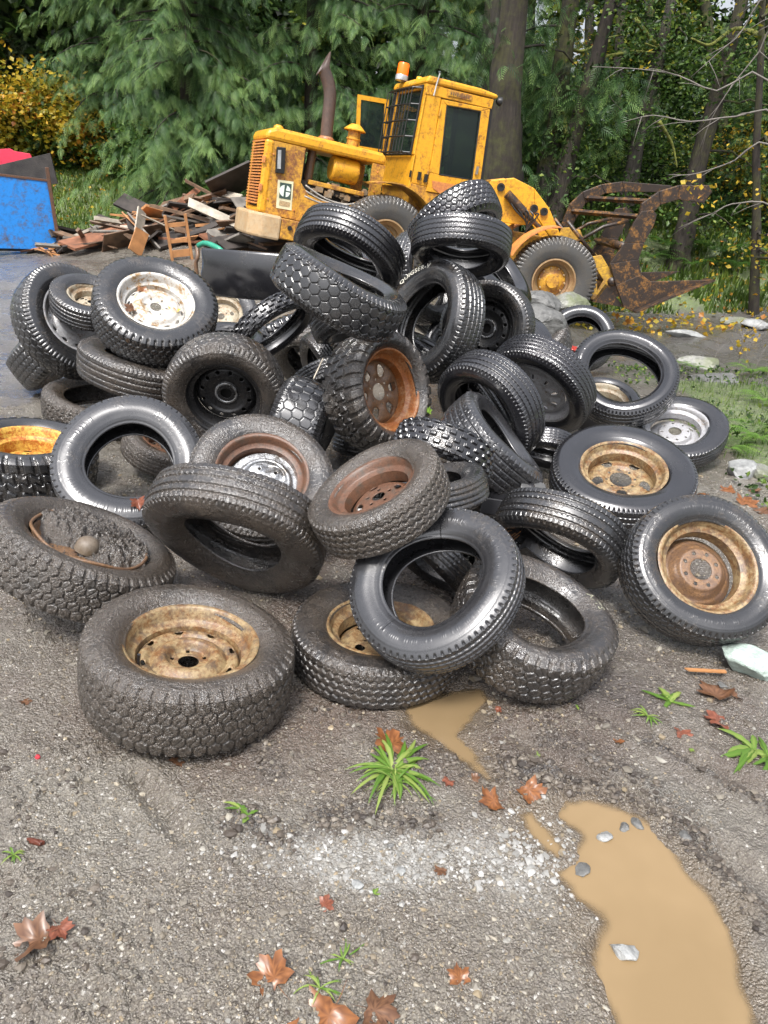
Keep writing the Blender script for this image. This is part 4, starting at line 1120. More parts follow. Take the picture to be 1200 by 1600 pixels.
    b = MB(); b.lathe([(.10, 1.32), (.10, 1.44), (.115, 1.45), (.115, 1.47), (.10, 1.48), (.10, 1.585)], o=(-.54, .9, 0), seg=24)
    pre = rear(b, 'air_precleaner', YEL2, smooth=True, auto=40)
    b = MB(); b.lathe([(.175, 1.575), (.178, 1.59), (.10, 1.655), (.07, 1.675), (.001, 1.68)], o=(-.54, .9, 0), seg=24, cap=False); rear(b, 'rain_cap', YEL, smooth=True, auto=30)
    b = MB(); b.lathe([(.075, 1.33), (.075, 1.36), (.04, 1.385), (.001, 1.39)], o=(-1.78, .85, 0), seg=20); rear(b, 'radiator_cap', YEL, smooth=True)
    b = MB(); b.hexa([(-1.80, .56, .70), (-1.66, .56, .71), (-1.66, .61, .71), (-1.80, .61, .70), (-1.83, .56, 1.06), (-1.69, .56, 1.08), (-1.69, .61, 1.08), (-1.83, .61, 1.06)])
    rear(b, 'tail_lamp_box', BLK, bevel=.008)
    b = MB(); b.hexa([(-1.785, .552, .76), (-1.73, .552, .765), (-1.73, .558, .765), (-1.785, .558, .76), (-1.81, .552, 1.02), (-1.76, .552, 1.03), (-1.76, .558, 1.03), (-1.81, .558, 1.02)])
    rear(b, 'tail_lamp_lens', simple('grey_lens', (.35, .36, .36), .25))
    # decal: pale plate, dark square with a split round letter mark, small printed block
    pm = simple('decal_cream', (.58, .55, .36), .5, var=.2); dk = simple('decal_dark_green', (.035, .06, .05), .5); wh = simple('decal_white', (.60, .66, .60), .5, var=.15)
    b = MB(); b.hexa([(-1.71, .608, .20), (-1.46, .608, .21), (-1.46, .614, .21), (-1.71, .614, .20), (-1.74, .608, .61), (-1.49, .608, .63), (-1.49, .614, .63), (-1.74, .614, .61)])
    dec = rear(b, 'decal', pm)
    b = MB(); b.hexa([(-1.685, .603, .355), (-1.50, .603, .36), (-1.50, .607, .36), (-1.685, .607, .355), (-1.70, .603, .58), (-1.515, .603, .59), (-1.515, .607, .59), (-1.70, .607, .58)])
    b.build('decal_square', dk, dec, M=MR)
    b = MB(); a = np.linspace(math.pi / 2 + .12, 3 * math.pi / 2 - .12, 16); cx, cz, rr = -1.60, .47, .085
    b.prism([(cx - .012 + rr * math.cos(t) + .0, .600, cz + rr * math.sin(t)) for t in a], (0, 0, 0), (0, .0025, 0))
    a1 = np.linspace(.12, math.pi / 2 - .12, 8)
    for sg in (1, -1): b.prism([(cx + .008, .600, cz + sg * .010)] + [(cx + .008 + (rr - .012) * math.cos(t), .600, cz + sg * (rr * math.sin(t))) for t in a1], (0, 0, 0), (0, .0025, 0))
    b.build('decal_mark', wh, dec, M=MR)
    b = MB(); b.box((-1.585, .605, .285), (.17, .004, .07)); b.build('decal_print', simple('decal_print_brown', (.36, .26, .14), .6, var=.4, scale=50), dec, M=MR)
    # --- cab
    b = MB()
    n = .45
    def quadp(P, y=n, t=.05): b.prism([(u, y, w_) for u, w_ in P], (0, 0, 0), (0, t, 0))
    quadp([(.38, 1.0), (.70, 1.0), (.64, 2.47), (.36, 2.46)])            # rear post of the side
    rear(b, 'cab_post', YEL, bevel=.012)
    b = MB(); quadp([(.36, 1.86 + .0), (.37, 1.86), (.37, 1.87), (.36, 1.87)], t=.01)
    b = MB(); b.prism([(.33, .42, 2.455), (1.62, .42, 2.52), (1.62, .42, 2.58), (1.3, .42, 2.60), (.36, .42, 2.56)], (0, 0, 0), (0, 1.48, 0))
    roof = rear(b, 'cab_roof', YEL, bevel=.03)
    b = MB(); b.prism([(.36, .44, 2.30), (1.56, .44, 2.36), (1.56, .44, 2.50), (.36, .44, 2.44)], (0, 0, 0), (0, .05, 0)); rear(b, 'roof_rail', YEL, bevel=.008)
    b = MB(); b.box((.95, .430, 2.415), (.42, .012, .085), M=np.array(Matrix.Rotation(-.05, 3, 'Y')))
    pl = rear(b, 'rail_plate', YEL2, bevel=.01)
    b = MB()
    for i in range(9): b.box((.79 + i * .038, .421, 2.407 + i * .0018), (.018 if i % 3 else .026, .006, .045 if i % 2 else .03))
    b.build('embossing', RM['deep'], pl, M=MR)
    # door
    b = MB()
    def q(P): b.prism([(u, .435, w_) for u, w_ in P], (0, 0, 0), (0, .055, 0))
    q([(.69, 1.22), (.87, 1.22), (.755, 2.23), (.655, 2.29)]); q([(1.485, 1.26), (1.66, 1.12), (1.53, 2.35), (1.375, 2.285)])
    q([(.655, 2.292), (.755, 2.232), (1.375, 2.287), (1.53, 2.352)]); q([(.70, .93), (1.69, .98), (1.66, 1.118), (1.484, 1.258), (.87, 1.218), (.69, 1.218)])
    door = rear(b, 'cab_door', YEL, bevel=.008)
    b = MB(); b.prism([(.87, .465, 1.215), (1.485, .465, 1.26), (1.375, .465, 2.285), (.755, .465, 2.23)], (0, 0, 0), (0, .006, 0)); b.build('door_glass', GLS, door, M=MR)
    b = MB(); r0 = [(.875, 1.225), (1.478, 1.268), (1.37, 2.275), (.765, 2.222)]
    b.tube([(u, .44, w_) for u, w_ in r0 + [r0[0]]], .013, 6); b.build('window_seal', BLK, door, M=MR)
    b = MB(); b.prism([(.76, .425, 1.11), (.80, .425, 1.0), (.98, .425, .93), (1.5, .425, .97), (1.5, .425, 1.14)], (0, 0, 0), (0, .012, 0)); b.build('kick_patch', ORG, door, M=MR)
    b = MB(); b.box((1.52, .41, 1.42), (.03, .05, .12)); b.build('door_handle', simple('handle_metal', (.4, .4, .4), .3, .8), door, M=MR)
    b = MB(); b.prism([(.50, .452, .56), (1.66, .452, .60), (1.70, .452, .975), (.72, .452, .925), (.70, .452, 1.0), (.40, .452, 1.0)], (0, 0, 0), (0, 1.36, 0)); rear(b, 'cab_base', YEL2, bevel=.012)
    b = MB(); b.box((1.1, .47, .52), (1.0, .14, .08)); b.box((.78, .42, .40), (.10, .05, .22)); b.box((1.45, .42, .40), (.10, .05, .22)); rear(b, 'step', YEL2, bevel=.008)
    b = MB(); b.tube([(1.62, .36, .55), (1.62, .35, .95), (1.61, .36, 1.12), (1.57, .42, 1.2)], .017, 8); rear(b, 'grab_rail', YEL, smooth=True)
    b = MB(); b.tube([(.72, .38, .62), (.76, .36, .74), (.9, .36, .76), (.95, .38, .62)], .015, 8); rear(b, 'step_rail', TAN, smooth=True)
    # rear bulkhead and guarded window
    b = MB(); b.box((.40, 1.15, 1.18), (.05, 1.40, .50)); b.box((.385, 1.77, 1.93), (.05, .10, 1.02)); b.box((.385, .50, 1.93), (.05, .10, 1.02)); b.box((.38, 1.15, 2.42), (.05, 1.40, .08))
    rear(b, 'cab_rear_wall', YEL, bevel=.01)
    b = MB(); b.box((.40, 1.135, 1.91), (.012, 1.18, .95)); rear(b, 'rear_glass', GLS)
    b = MB()
    for i in range(5):
        w_ = 1.45 + i * .235
        b.tube([(.36, .54, w_), (.20, .62, w_ - .02), (.18, 1.15, w_ - .02), (.20, 1.66, w_ - .02), (.36, 1.74, w_)], .013, 6)
    for i in range(9):
        y = .60 + i * .135
        b.tube([(.34, y, 1.42), (.19, y, 1.44), (.19, y, 2.36), (.34, y, 2.42)], .009, 6)
    b.tube([(.34, .54, 1.42), (.34, 1.74, 1.42), (.34, 1.74, 2.42), (.34, .54, 2.42), (.34, .54, 1.42)], .018, 6)
    rear(b, 'window_guard', BLK)
    # front and far side of the cab
    for y in (.46, 1.75):
        b = MB(); b.prism([(1.50, y, 2.45), (1.58, y, 2.45), (1.74, y, .98), (1.66, y, .98)], (0, 0, 0), (0, .09, 0)); rear(b, 'front_post', BLK, bevel=.01)
    b = MB(); b.prism([(.36, 1.78, 1.0), (.48, 1.78, 1.0), (.46, 1.78, 2.45), (.36, 1.78, 2.45)], (0, 0, 0), (0, .05, 0)); rear(b, 'rear_post', YEL, bevel=.01)
    b = MB(); b.prism([(1.56, .55, 2.40), (1.57, .55, 2.40), (1.72, .55, 1.0), (1.71, .55, 1.0)], (0, 0, 0), (0, 1.2, 0)); rear(b, 'windscreen', GLS)
    b = MB(); b.prism([(.75, 1.15, .95), (1.2, 1.15, .95), (1.2, 1.15, 1.1), (.88, 1.15, 1.15), (.82, 1.15, 1.75), (.72, 1.15, 1.75)], (0, -.24, 0), (0, .24, 0)); rear(b, 'driver_seat', simple('seat_vinyl', (.03, .028, .026), .5), bevel=.03)
    b = MB(); b.tube([(1.35, 1.15, 1.0), (1.25, 1.15, 1.5)], .02, 8); a = np.linspace(0, 2 * np.pi, 25); b.tube([(1.22 + .06 * math.cos(t), 1.15 + .2 * math.sin(t), 1.5 + .16 * math.cos(t) * .6) for t in a], .013, 6)
    rear(b, 'steering_wheel', BLK)
    # far door, swung open
    b = MB()
    P = [(-.30, 2.23), (.26, 2.28), (.39, 1.45), (-.19, 1.41)]
    I = [(-.235, 2.165), (.20, 2.205), (.315, 1.50), (-.13, 1.465)]
    for i in range(4):
        j = (i + 1) % 4; b.prism([(P[i][0], 1.8, P[i][1]), (P[j][0], 1.8, P[j][1]), (I[j][0], 1.8, I[j][1]), (I[i][0], 1.8, I[i][1])], (0, 0, 0), (0, .045, 0))
    fd = rear(b, 'open_door', YEL)
    b = MB(); b.prism([(u, 1.82, w_) for u, w_ in I], (0, 0, 0), (0, .006, 0)); b.build('door_glass', GLS, fd, M=MR)
    # hinges, bolts and latches on the panels
    for (u, w_) in ((-1.86, .95), (-1.86, .60), (-1.86, .30), (-1.42, .22), (-1.12, .22), (-.7, .38), (-.3, .52), (-.14, .75), (-.14, 1.05)):
        b = MB(); b.lathe([(.001, 0), (.016, 0), (.016, .012), (.001, .014)], M=[(1, 0, 0), (0, 0, -1), (0, 1, 0)], o=(u, .613, w_), seg=6); rear(b, 'bolt', ORG)
    for w_ in (.45, .85):
        b = MB(); b.box((-2.0, .60, w_), (.05, .05, .10)); rear(b, 'grille_hinge', ORG, bevel=.006)
    b = MB(); b.box((-.75, .60, .36), (.22, .02, .02)); b.box((-.75, .59, .33), (.04, .03, .06)); rear(b, 'panel_latch', BLK)
    b = MB(); b.box((.36, .43, 1.13), (.02, .04, .10)); b.box((.52, .43, 1.13), (.05, .05, .12)); rear(b, 'vent_slot', BLK)
    b = MB(); b.box((.64, .43, 1.12), (.05, .05, .12)); rear(b, 'vent_slot', BLK)
    b = MB(); b.tube(crs([(.52, .40, 2.62), (.50, .40, 2.45), (.49, .40, 2.30)], 6), .012, 6); rear(b, 'lamp_wire', simple('wire_pale', (.4, .4, .38), .4))
    for w_ in (1.2, 2.1):
        b = MB(); b.tube([(.66, .425, w_ - .05), (.66, .425, w_ + .05)], .016, 8); rear(b, 'door_hinge', YEL2)
    # lamps
    b = MB(); b.lathe([(.001, 2.56), (.105, 2.56), (.108, 2.62), (.10, 2.64)], o=(.31, 1.5, 0), seg=24); bc = rear(b, 'beacon', simple('beacon_base', (.45, .45, .45), .3, .5), smooth=True, auto=40)
    am, an, ap = mat_new('amber_lens'); ap.inputs['Base Color'].default_value = (.9, .13, .004, 1); ap.inputs['Roughness'].default_value = .12; ap.inputs['Emission Color'].default_value = (1, .16, .005, 1); ap.inputs['Emission Strength'].default_value = .35
    b = MB(); b.lathe([(.098, 2.641), (.095, 2.80), (.085, 2.82), (.001, 2.825)], o=(.31, 1.5, 0), seg=24); b.build('beacon_lens', am, bc, M=MR, smooth=True, auto=40)
    b = MB(); b.lathe([(.06, 2.555), (.05, 2.59), (.001, 2.60)], o=(.42, .95, 0), seg=16); rear(b, 'marker_lamp', simple('marker_amber', (.8, .35, .02), .3), smooth=True)
    for (u, y) in ((1.62, .46), (1.62, 1.8)):
        b = MB(); b.lathe([(.02, 0), (.05, .02), (.07, .07), (.07, .08), (.001, .085)], M=[(0, 0, 1), (0, 1, 0), (-1, 0, 0)], o=(u, y, 2.50), seg=16); rear(b, 'work_lamp', BLK, smooth=True, auto=40)
    # fenders
    def fender(Mx, y0, y1, a0, a1, r, name, m):
        b = MB(); a = np.radians(np.linspace(a0, a1, 18)); n_ = len(a)
        o_ = [(r * math.cos(t), r * math.sin(t)) for t in a]; i_ = [((r - .02) * math.cos(t), (r - .02) * math.sin(t)) for t in a]
        for k in range(n_ - 1):
            A, B, C_, D = o_[k], o_[k + 1], i_[k + 1], i_[k]
            b.hexa([(D[0], y0, D[1]), (A[0], y0, A[1]), (A[0], y1, A[1]), (D[0], y1, D[1]), (C_[0], y0, C_[1]), (B[0], y0, B[1]), (B[0], y1, B[1]), (C_[0], y1, C_[1])])
        b.build(name, m, root, M=Mx)
    fender(MR, -.03, .50, 112, 18, .93, 'fender', YEL2); fender(MR, 1.75, 2.28, 112, 18, .93, 'fender', YEL2)
    fender(MF, -.04, .46, 160, 98, .89, 'fender', ORG); fender(MF, 1.80, 2.25, 160, 98, .89, 'fender', ORG)
    # --- wheels
    rub = rubber('loader_tyre_rubber', (.060, .058, .055), (.12, .105, .085), .45, .62, rough=(.45, .75), gloss=.3)
    def lwheel(Mx, y, face, name='wheel'):
        L = Matrix(((1, 0, 0, 0), (0, 0, -face, y), (0, 1, 0, 0), (0, 0, 0, 1)))
        L = Matrix(((1, 0, 0, 0), (0, 0, -face, y), (0, face, 0, 0), (0, 0, 0, 1)))
        t = tyre_mesh('tyre', .75, .44, .47, 'mud', rub, 2, root, seed=y)
        t.matrix_world = Matrix.Translation(base) @ Mx @ L
        rr = .75 * .47
        b = MB(); b.lathe([(rr + .02, .16), (rr + .03, .185), (rr + .005, .19), (rr - .01, .16), (rr - .03, .12), (rr - .055, .10), (rr - .06, .02), (rr - .10, .0), (rr - .16, .0), (rr - .17, .02), (.10, .06), (.09, .10), (.001, .11)], seg=48)
        r = b.build('rim', rusty('loader_rim', (.30, .21, .10), (.16, .08, .04), (.30, .17, .08), .4, .6), t, smooth=True, auto=35)
        b = MB(); b.lathe([(rr - .105, .004), (rr - .12, .03), (.12, .075), (.11, .12), (.001, .125)], seg=40); b.build('hub', YEL2, r, smooth=True, auto=30)
        for i in range(10):
            a = i * .628; b = MB(); b.lathe([(.016, .03), (.016, .06), (.001, .062)], o=((rr - .13) * math.cos(a), (rr - .13) * math.sin(a), 0), seg=6)
            b.build('wheel_nut', TAN, r)
        return t
    lwheel(MR, .22, 1); lwheel(MR, 2.0, -1); lwheel(MF, .22, 1); lwheel(MF, 2.0, -1)
    b = MB(); b.tube([(0, .3, 0), (0, 1.95, 0)], .14, 16); b.box((0, 1.12, .0), (.5, .5, .5)); rear(b, 'rear_axle', BLK, bevel=.02)
    b = MB(); b.tube([(0, .3, 0), (0, 1.95, 0)], .14, 16); b.box((0, 1.12, .0), (.5, .5, .5)); b.build('front_axle', BLK, root, M=MF, bevel=.02)
    b = MB(); b.box((-1.35, 1.12, .25), (1.1, .7, .7)); b.box((-.35, 1.12, .35), (1.3, .55, .6)); b.build('articulation_frame', YEL2, root, M=MF, bevel=.02)
    # --- lift arms and grapple (front frame)
    def fpart(polys, y, t, name, m, parent=root, bevel=.008):
        b = MB()
        for P in polys: b.prism([(u, y, w_) for u, w_ in P], (0, 0, 0), (0, t, 0))
        return b.build(name, m, parent, M=MF, bevel=bevel)
    ARM = [[(-1.42, 1.19), (-1.34, 1.39), (-.97, 1.49), (-.59, 1.39), (-.48, 1.0), (-.54, .8), (-.83, .78), (-1.31, .75)], [(-1.31, .749), (-.83, .779), (-1.05, .51)], [(-.589, 1.389), (-.26, 1.13), (-.02, .83), (-.27, .81), (-.479, 1.0)], [(-.019, .829), (.25, .51), (.07, .5), (-.269, .809)]]
    fpart(ARM, .55, .09, 'lift_arm', YEL, bevel=.012); fpart(ARM, 1.55, .09, 'lift_arm', YEL, bevel=.012)
    b = MB(); b.box((-1.0, 1.1, .75), (.5, .75, 1.1)); b.build('tower', YEL2, root, M=MF, bevel=.03)
    b = MB()
    for (u, w_) in ((-1.16, 1.31), (-.52, 1.08), (-.34, 1.06)):
        b.lathe([(.001, -.03), (.065, -.03), (.065, .02), (.035, .02), (.035, .0), (.001, .0)], M=[(1, 0, 0), (0, 0, -1), (0, -1, 0)], o=(u, .52, w_), seg=18)
    b.build('pivot_pins', BLK, root, M=MF)
    b = MB(); b.tube([(-1.05, .46, 1.23), (-.70, .46, 1.0)], .075, 14); b.tube([(-.70, .46, 1.0), (-.36, .46, .80)], .04, 12); b.build('lift_cylinder', BRN, root, M=MF, smooth=True, auto=40)
    # cylinder bracket tangle
    b = MB()
    for i in range(6): 
        t0 = rng.random(); b.tube(crs([(-1.0 + .1 * i, .44, 1.15 - .03 * i), (-.85 + .08 * i, .40, .95 + .05 * t0), (-.6, .43, .85 - .03 * i)], 8), .014, 6)
    b.build('hydraulic_hoses', BLK, root, M=MF)
    YB = rusty('bracket_yellow_worn', (.55, .32, .03), (.13, .07, .03), (.28, .15, .05), .44, .58, scale=4, rough=.55)
    br = [[(.6, .48), (.79, .55), (.95, .40), (.77, .31)], [(.6, .479), (.769, .309), (.895, -.05), (.92, -.21), (.82, -.2)], [(.951, .399), (1.12, .22), (.921, -.209), (.896, -.049), (.95, .15), (.771, .309)]]
    for y in (.36, 1.7): fpart(br, y, .05, 'tilt_bracket', YB)
    fpart([[(.23, .43), (.27, .85), (.42, .88), (.62, .62), (.84, .53), (.73, .40)]], .75, .06, 'carriage_plate', YB); fpart([[(.23, .43), (.27, .85), (.42, .88), (.62, .62), (.84, .53), (.73, .40)]], 1.45, .06, 'carriage_plate', YB)
    FORK = [[(1.24, 1.34), (1.42, 1.39), (1.51, 1.34), (1.52, 1.18), (1.44, .86), (1.10, .80), (1.16, 1.15)], [(1.10, .799), (1.44, .859), (1.43, .59), (.95, .44)], [(.95, .439), (1.43, .589), (1.55, .36), (1.16, .11)], [(1.55, .359), (1.75, .27), (1.59, -.28), (1.41, -.23), (1.16, .109)], [(1.751, .27), (2.79, .47), (2.3, .17), (1.591, -.28)]]
    gr = MB()
    f1 = fpart(FORK, .28, .06, 'fork_tine', BRN); fpart(FORK, 1.66, .06, 'fork_tine', BRN)
    # broad foot along the underside of the near tine
    b = MB(); b.prism([(1.60, .12, -.285), (2.3, .12, .165), (2.80, .12, .468), (2.82, .12, .485), (2.28, .12, .20), (1.60, .12, -.255)], (0, 0, 0), (0, .42, 0)); b.build('tine_foot', BRN, root, M=MF, bevel=.005)
    TN = [[(1.22, 1.26), (1.21, 1.46), (1.44, 1.69), (1.53, 1.49), (1.40, 1.27)], [(1.441, 1.69), (1.75, 1.84), (1.80, 1.62), (1.531, 1.49)], [(1.751, 1.84), (2.24, 1.92), (2.33, 1.83), (2.25, 1.64), (1.801, 1.62)]]
    TF = [[(.29, .91), (.34, 1.26), (.53, 1.04), (.46, .77)], [(.341, 1.26), (.52, 1.51), (.63, 1.33), (.531, 1.041)], [(.521, 1.511), (.83, 1.69), (.94, 1.55), (.631, 1.331)], [(.831, 1.691), (1.19, 1.80), (1.28, 1.64), (.941, 1.551)], [(1.191, 1.801), (2.12, 1.89), (2.18, 1.78), (1.281, 1.641)]]
    fpart(TN, .30, .07, 'grapple_arm', BRN, bevel=.01); fpart(TF, 1.60, .07, 'grapple_arm', BRN, bevel=.01)
    for (a_, b_, y0, y1) in (((.62, 1.42), (1.42, 1.52), 1.58, .38), ((.42, 1.16), (1.34, 1.26), 1.58, .36), ((1.0, .75), (1.15, .70), 1.62, .36)):
        bb = MB(); bb.tube([(a_[0], y0, a_[1]), (b_[0], y1, b_[1])], .045, 4); bb.build('cross_bar', BRN, root, M=MF)
    for y in (.55, 1.5):
        bb = MB(); bb.tube([(.10, y, .98), (.74, y, .50)], .035, 10); bb.build('tilt_link', BRN, root, M=MF, smooth=True)
        bb = MB(); bb.tube([(.20, y, .55), (.75, y, 1.0), (1.15, y, 1.16)], .032, 10); bb.build('grapple_cylinder', BRN, root, M=MF, smooth=True)
    bb = MB(); bb.tube([(1.12, .30, .75), (1.12, 1.70, .75)], .07, 12); bb.tube([(1.1, .30, .15), (1.1, 1.70, .15)], .08, 12); bb.build('torque_tube', BRN, root, M=MF, smooth=True)
    bb = MB(); bb.prism([(.85, .36, -.24), (1.45, .36, -.24), (1.0, .36, .10)], (0, 0, 0), (0, 1.34, 0)); bb.build('fork_heel', BRN, root, M=MF)
build_loader()

# ------------------------------------------------------------------ vegetation
BARK = simple('bark_dark', (.050, .040, .033), .85, var=.5, scale=5, bump=.02, bscale=18)
def bark(name, c, moss):
    m, n, p = mat_new(name); h = N(n)
    v = h.scaled((9, 9, 1.2)); f = h.noise(2.2, 6, .7, vec=v); g = h.noise(.9, 4, .6); f2 = h.noise(7, 5, .7)
    col = h.ramp(f, [(.3, tuple(q * .45 for q in c)), (.55, c), (.75, tuple(q * 1.7 for q in c))])
    col = h.mix(h.ramp(h.math('ADD', h.math('MULTIPLY', g, .6), h.math('MULTIPLY', f2, .4)), [(.48, 0.0), (.60, moss)]), col, h.mix(f2, (.025, .032, .008), (.10, .105, .020)))
    h.l(col, p.inputs['Base Color']); p.inputs['Roughness'].default_value = .85
    h.l(h.bump(f, .03), p.inputs['Normal'])
    return m
BK1 = bark('bark_brown', (.026, .020, .015), .45); BK2 = bark('bark_mossy', (.022, .018, .013), .9); BK3 = bark('bark_grey', (.042, .037, .031), .4)
CEDAR = leafmat('cedar_green', [(0, (.010, .026, .010)), (.35, (.022, .058, .018)), (.7, (.075, .155, .045)), (1, (.24, .36, .11))], .25, .5)
HEML = leafmat('hemlock_grey_green', [(0, (.018, .035, .018)), (.4, (.045, .080, .040)), (.75, (.14, .19, .10)), (1, (.32, .36, .20))], .25, .5)
BROAD = leafmat('broadleaf_green', [(0, (.015, .035, .008)), (.4, (.045, .095, .018)), (.75, (.11, .19, .035)), (1, (.25, .31, .06))], .4)
YELLO = leafmat('maple_yellow', [(0, (.07, .09, .015)), (.3, (.28, .26, .03)), (.65, (.58, .40, .035)), (.9, (.55, .26, .03)), (1, (.38, .14, .03))], .4)
DARKF = leafmat('forest_dark', [(0, (.008, .018, .006)), (.4, (.035, .07, .016)), (.7, (.11, .17, .035)), (.88, (.28, .31, .05)), (1, (.55, .47, .07))], .5)
FERN = leafmat('fern_green', [(0, (.02, .05, .010)), (.5, (.055, .125, .02)), (1, (.16, .26, .04))], .35)
GRASS = leafmat('grass_green', [(0, (.05, .09, .015)), (.5, (.11, .18, .03)), (1, (.26, .32, .06))], .35)
WEED = leafmat('weed_bright', [(0, (.055, .12, .018)), (.5, (.115, .22, .032)), (1, (.30, .36, .10))], .3, .4)

def rot_to(dirs, rolls):
    """rotation matrices (n,3,3) whose x axis is dirs, z near up then rolled"""
    x = dirs / (np.linalg.norm(dirs, axis=1)[:, None] + 1e-9)
    up = np.tile([0, 0, 1.0], (len(x), 1)); par = np.abs(x[:, 2]) > .95; up[par] = [1, 0, 0]
    y = np.cross(up, x); y /= np.linalg.norm(y, axis=1)[:, None] + 1e-9
    z = np.cross(x, y)
    c, s = np.cos(rolls)[:, None], np.sin(rolls)[:, None]
    y, z = y * c + z * s, z * c - y * s
    return np.stack([x, y, z], 2)
def spray_template(nf=9, wid=.034, ang=50, ln=.40):
    V, F, t_ = [], [], []
    def rh(p, d, L, w_, droop, tt):
        d = np.array(d) / np.linalg.norm(d); s = np.array([-d[1], d[0], 0]); k = len(V)
        V.extend([p, p + d * L * .45 + s * w_ / 2 - [0, 0, droop * .25], p + d * L - [0, 0, droop], p + d * L * .45 - s * w_ / 2 - [0, 0, droop * .25]]); F.append([k, k + 1, k + 2, k + 3]); t_.extend([tt, tt + .1, tt + .35, tt + .1])
    P = lambda t: np.array([t, 0, -.28 * t * t])
    for i in range(nf):
        t = .08 + .88 * i / (nf - 1); L = ln * (1 - .72 * t) + .05
        for sg in (1, -1):
            a = math.radians(ang - 8 * t) * sg
            rh(P(t), (math.cos(a), math.sin(a), 0), L, wid, L * .45, .35 * t)
            if L > .9: rh(P(t) + np.array([math.cos(a), math.sin(a), -.15]) * L * .4, (math.cos(a * .25), math.sin(a * .25), 0), L * .55, wid * .8, L * .3, .35 * t)
    rh(P(.0), (1, 0, 0), 1.05, .045, .33, .1)
    return np.array(V), np.array(F), np.array(t_)
SPRAY = spray_template(); SPRAY_S = spray_template(7, .05, 50, .45)
def place(tmpl, pos, dirs, scale, rnd, rolls):
    V, F, t_ = tmpl; n = len(pos)
    M = rot_to(dirs, rolls)
    W = np.einsum('nij,vj->nvi', M, V) * scale[:, None, None] + pos[:, None]
    f = F[None] + (np.arange(n) * len(V))[:, None, None]
    r = np.clip(rnd[:, None] * .65 + 1.1 * t_[None], 0, 1)
    return W.reshape(-1, 3), f.reshape(-1, 4), r.ravel()
def quads(pos, size, rnd, aspect=.7, flatness=0.0):
    n = len(pos)
    d = rng.normal(size=(n, 3)); d[:, 2] *= .6; 
    T = (np.array([[0, 0, 0], [.5, .5 * aspect, .06], [1, 0, -.05], [.5, -.5 * aspect, .06]]), np.array([[0, 1, 2, 3]]), np.zeros(4))
    return place(T, pos, d, size, rnd / .65, rng.uniform(-1.3, 1.3, n))
def trunk_mesh(path, r0, r1, name, mat, parent, seg=14, rough=.10):
    path = crs(path, 26); n = len(path); t = np.linspace(0, 1, n); rad = r0 * (1 - t) + r1 * t; rad = rad * (1 + .35 * np.exp(-t * 18))
    b = MB(); b.tube(path, rad, seg, cap=False)
    V = b.V[0]; a = np.tile(np.linspace(0, 2 * np.pi, seg, endpoint=False), n); tt = np.repeat(t, seg); c = np.repeat(path, seg, 0)
    b.V[0] = c + (V - c) * (1 + rough * np.sin(a * 3 + tt * 5) + rough * .7 * np.sin(a * 5 - tt * 9) + .05 * rng.standard_normal(len(V)))[:, None]
    return b.build(name, mat, parent, smooth=True)

def conifer(x, y, H, rad, tone, tr, label, group, nz=26, perring=8, z0=.7, tmpl=SPRAY, sc=(.26, .52), lean=(0, 0), trunk_r=.22, bk=None, cover=1.0, halfside=True, zmax=7.5):
    bz = th(x, y)
    root = empty('cedar_tree' if tone is CEDAR else 'hemlock_tree', Matrix.Translation((x, y, bz)))
    tag(root, label, 'tree', group)
    trunk_mesh([(0, 0, -.2), (lean[0] * .3, lean[1] * .3, H * .35), (lean[0], lean[1], H)], trunk_r, .04, 'trunk', bk or BK1, root)
    pos, dr, sc_, rn = [], [], [], []
    bb = MB(); nb = 0
    for z in np.linspace(z0, min(H * .95, zmax), nz):
        for k in range(perring):
            az = rng.uniform(0, 2 * np.pi)
            if halfside and math.sin(az) > .45 and rng.random() < .75: continue
            L = rad * (1 - .62 * z / H) * rng.uniform(.6, 1.12)
            t = np.arange(.18, 1.0, .062 / max(L, .6) / cover)
            ox, oy = lean[0] * z / H, lean[1] * z / H
            up = rng.uniform(.05, .28)
            px = lambda t: np.stack([ox + math.cos(az) * L * t, oy + math.sin(az) * L * t, z + up * L * t - (.40 + .3 * (z < 2)) * L * t ** 2 * rng.uniform(.9, 1.1)], -1)
            P = px(t); j = len(t)
            sd = np.where(np.arange(j) % 2, 1, -1) * rng.uniform(.5, 1.2, j)
            d = np.stack([math.cos(az) * .8 - math.sin(az) * sd, math.sin(az) * .8 + math.cos(az) * sd, -rng.uniform(.35, 1.5, j)], 1)
            pos.append(P + rng.normal(size=P.shape) * .05); dr.append(d); sc_.append(rng.uniform(*sc, j) * (1.1 - .45 * t)); rn.append(np.clip(rng.uniform(.05, .75) + .18 * rng.standard_normal(j) + .25 * t, 0, 1))
            if nb < 60 and rng.random() < .4:
                nb += 1; bb.tube(px(np.linspace(0, .9, 6)), [.03, .026, .02, .016, .012, .006], 5, cap=False)
    V, F, r = place(tmpl, np.vstack(pos), np.vstack(dr), np.concatenate(sc_), np.concatenate(rn), rng.uniform(-.6, .6, sum(map(len, pos))))
    np_mesh('crown', V, [F], [tone], dict(rnd=r), parent=root, smooth=False)
    bb.build('limbs', bk or BK1, root, smooth=True)
    return root

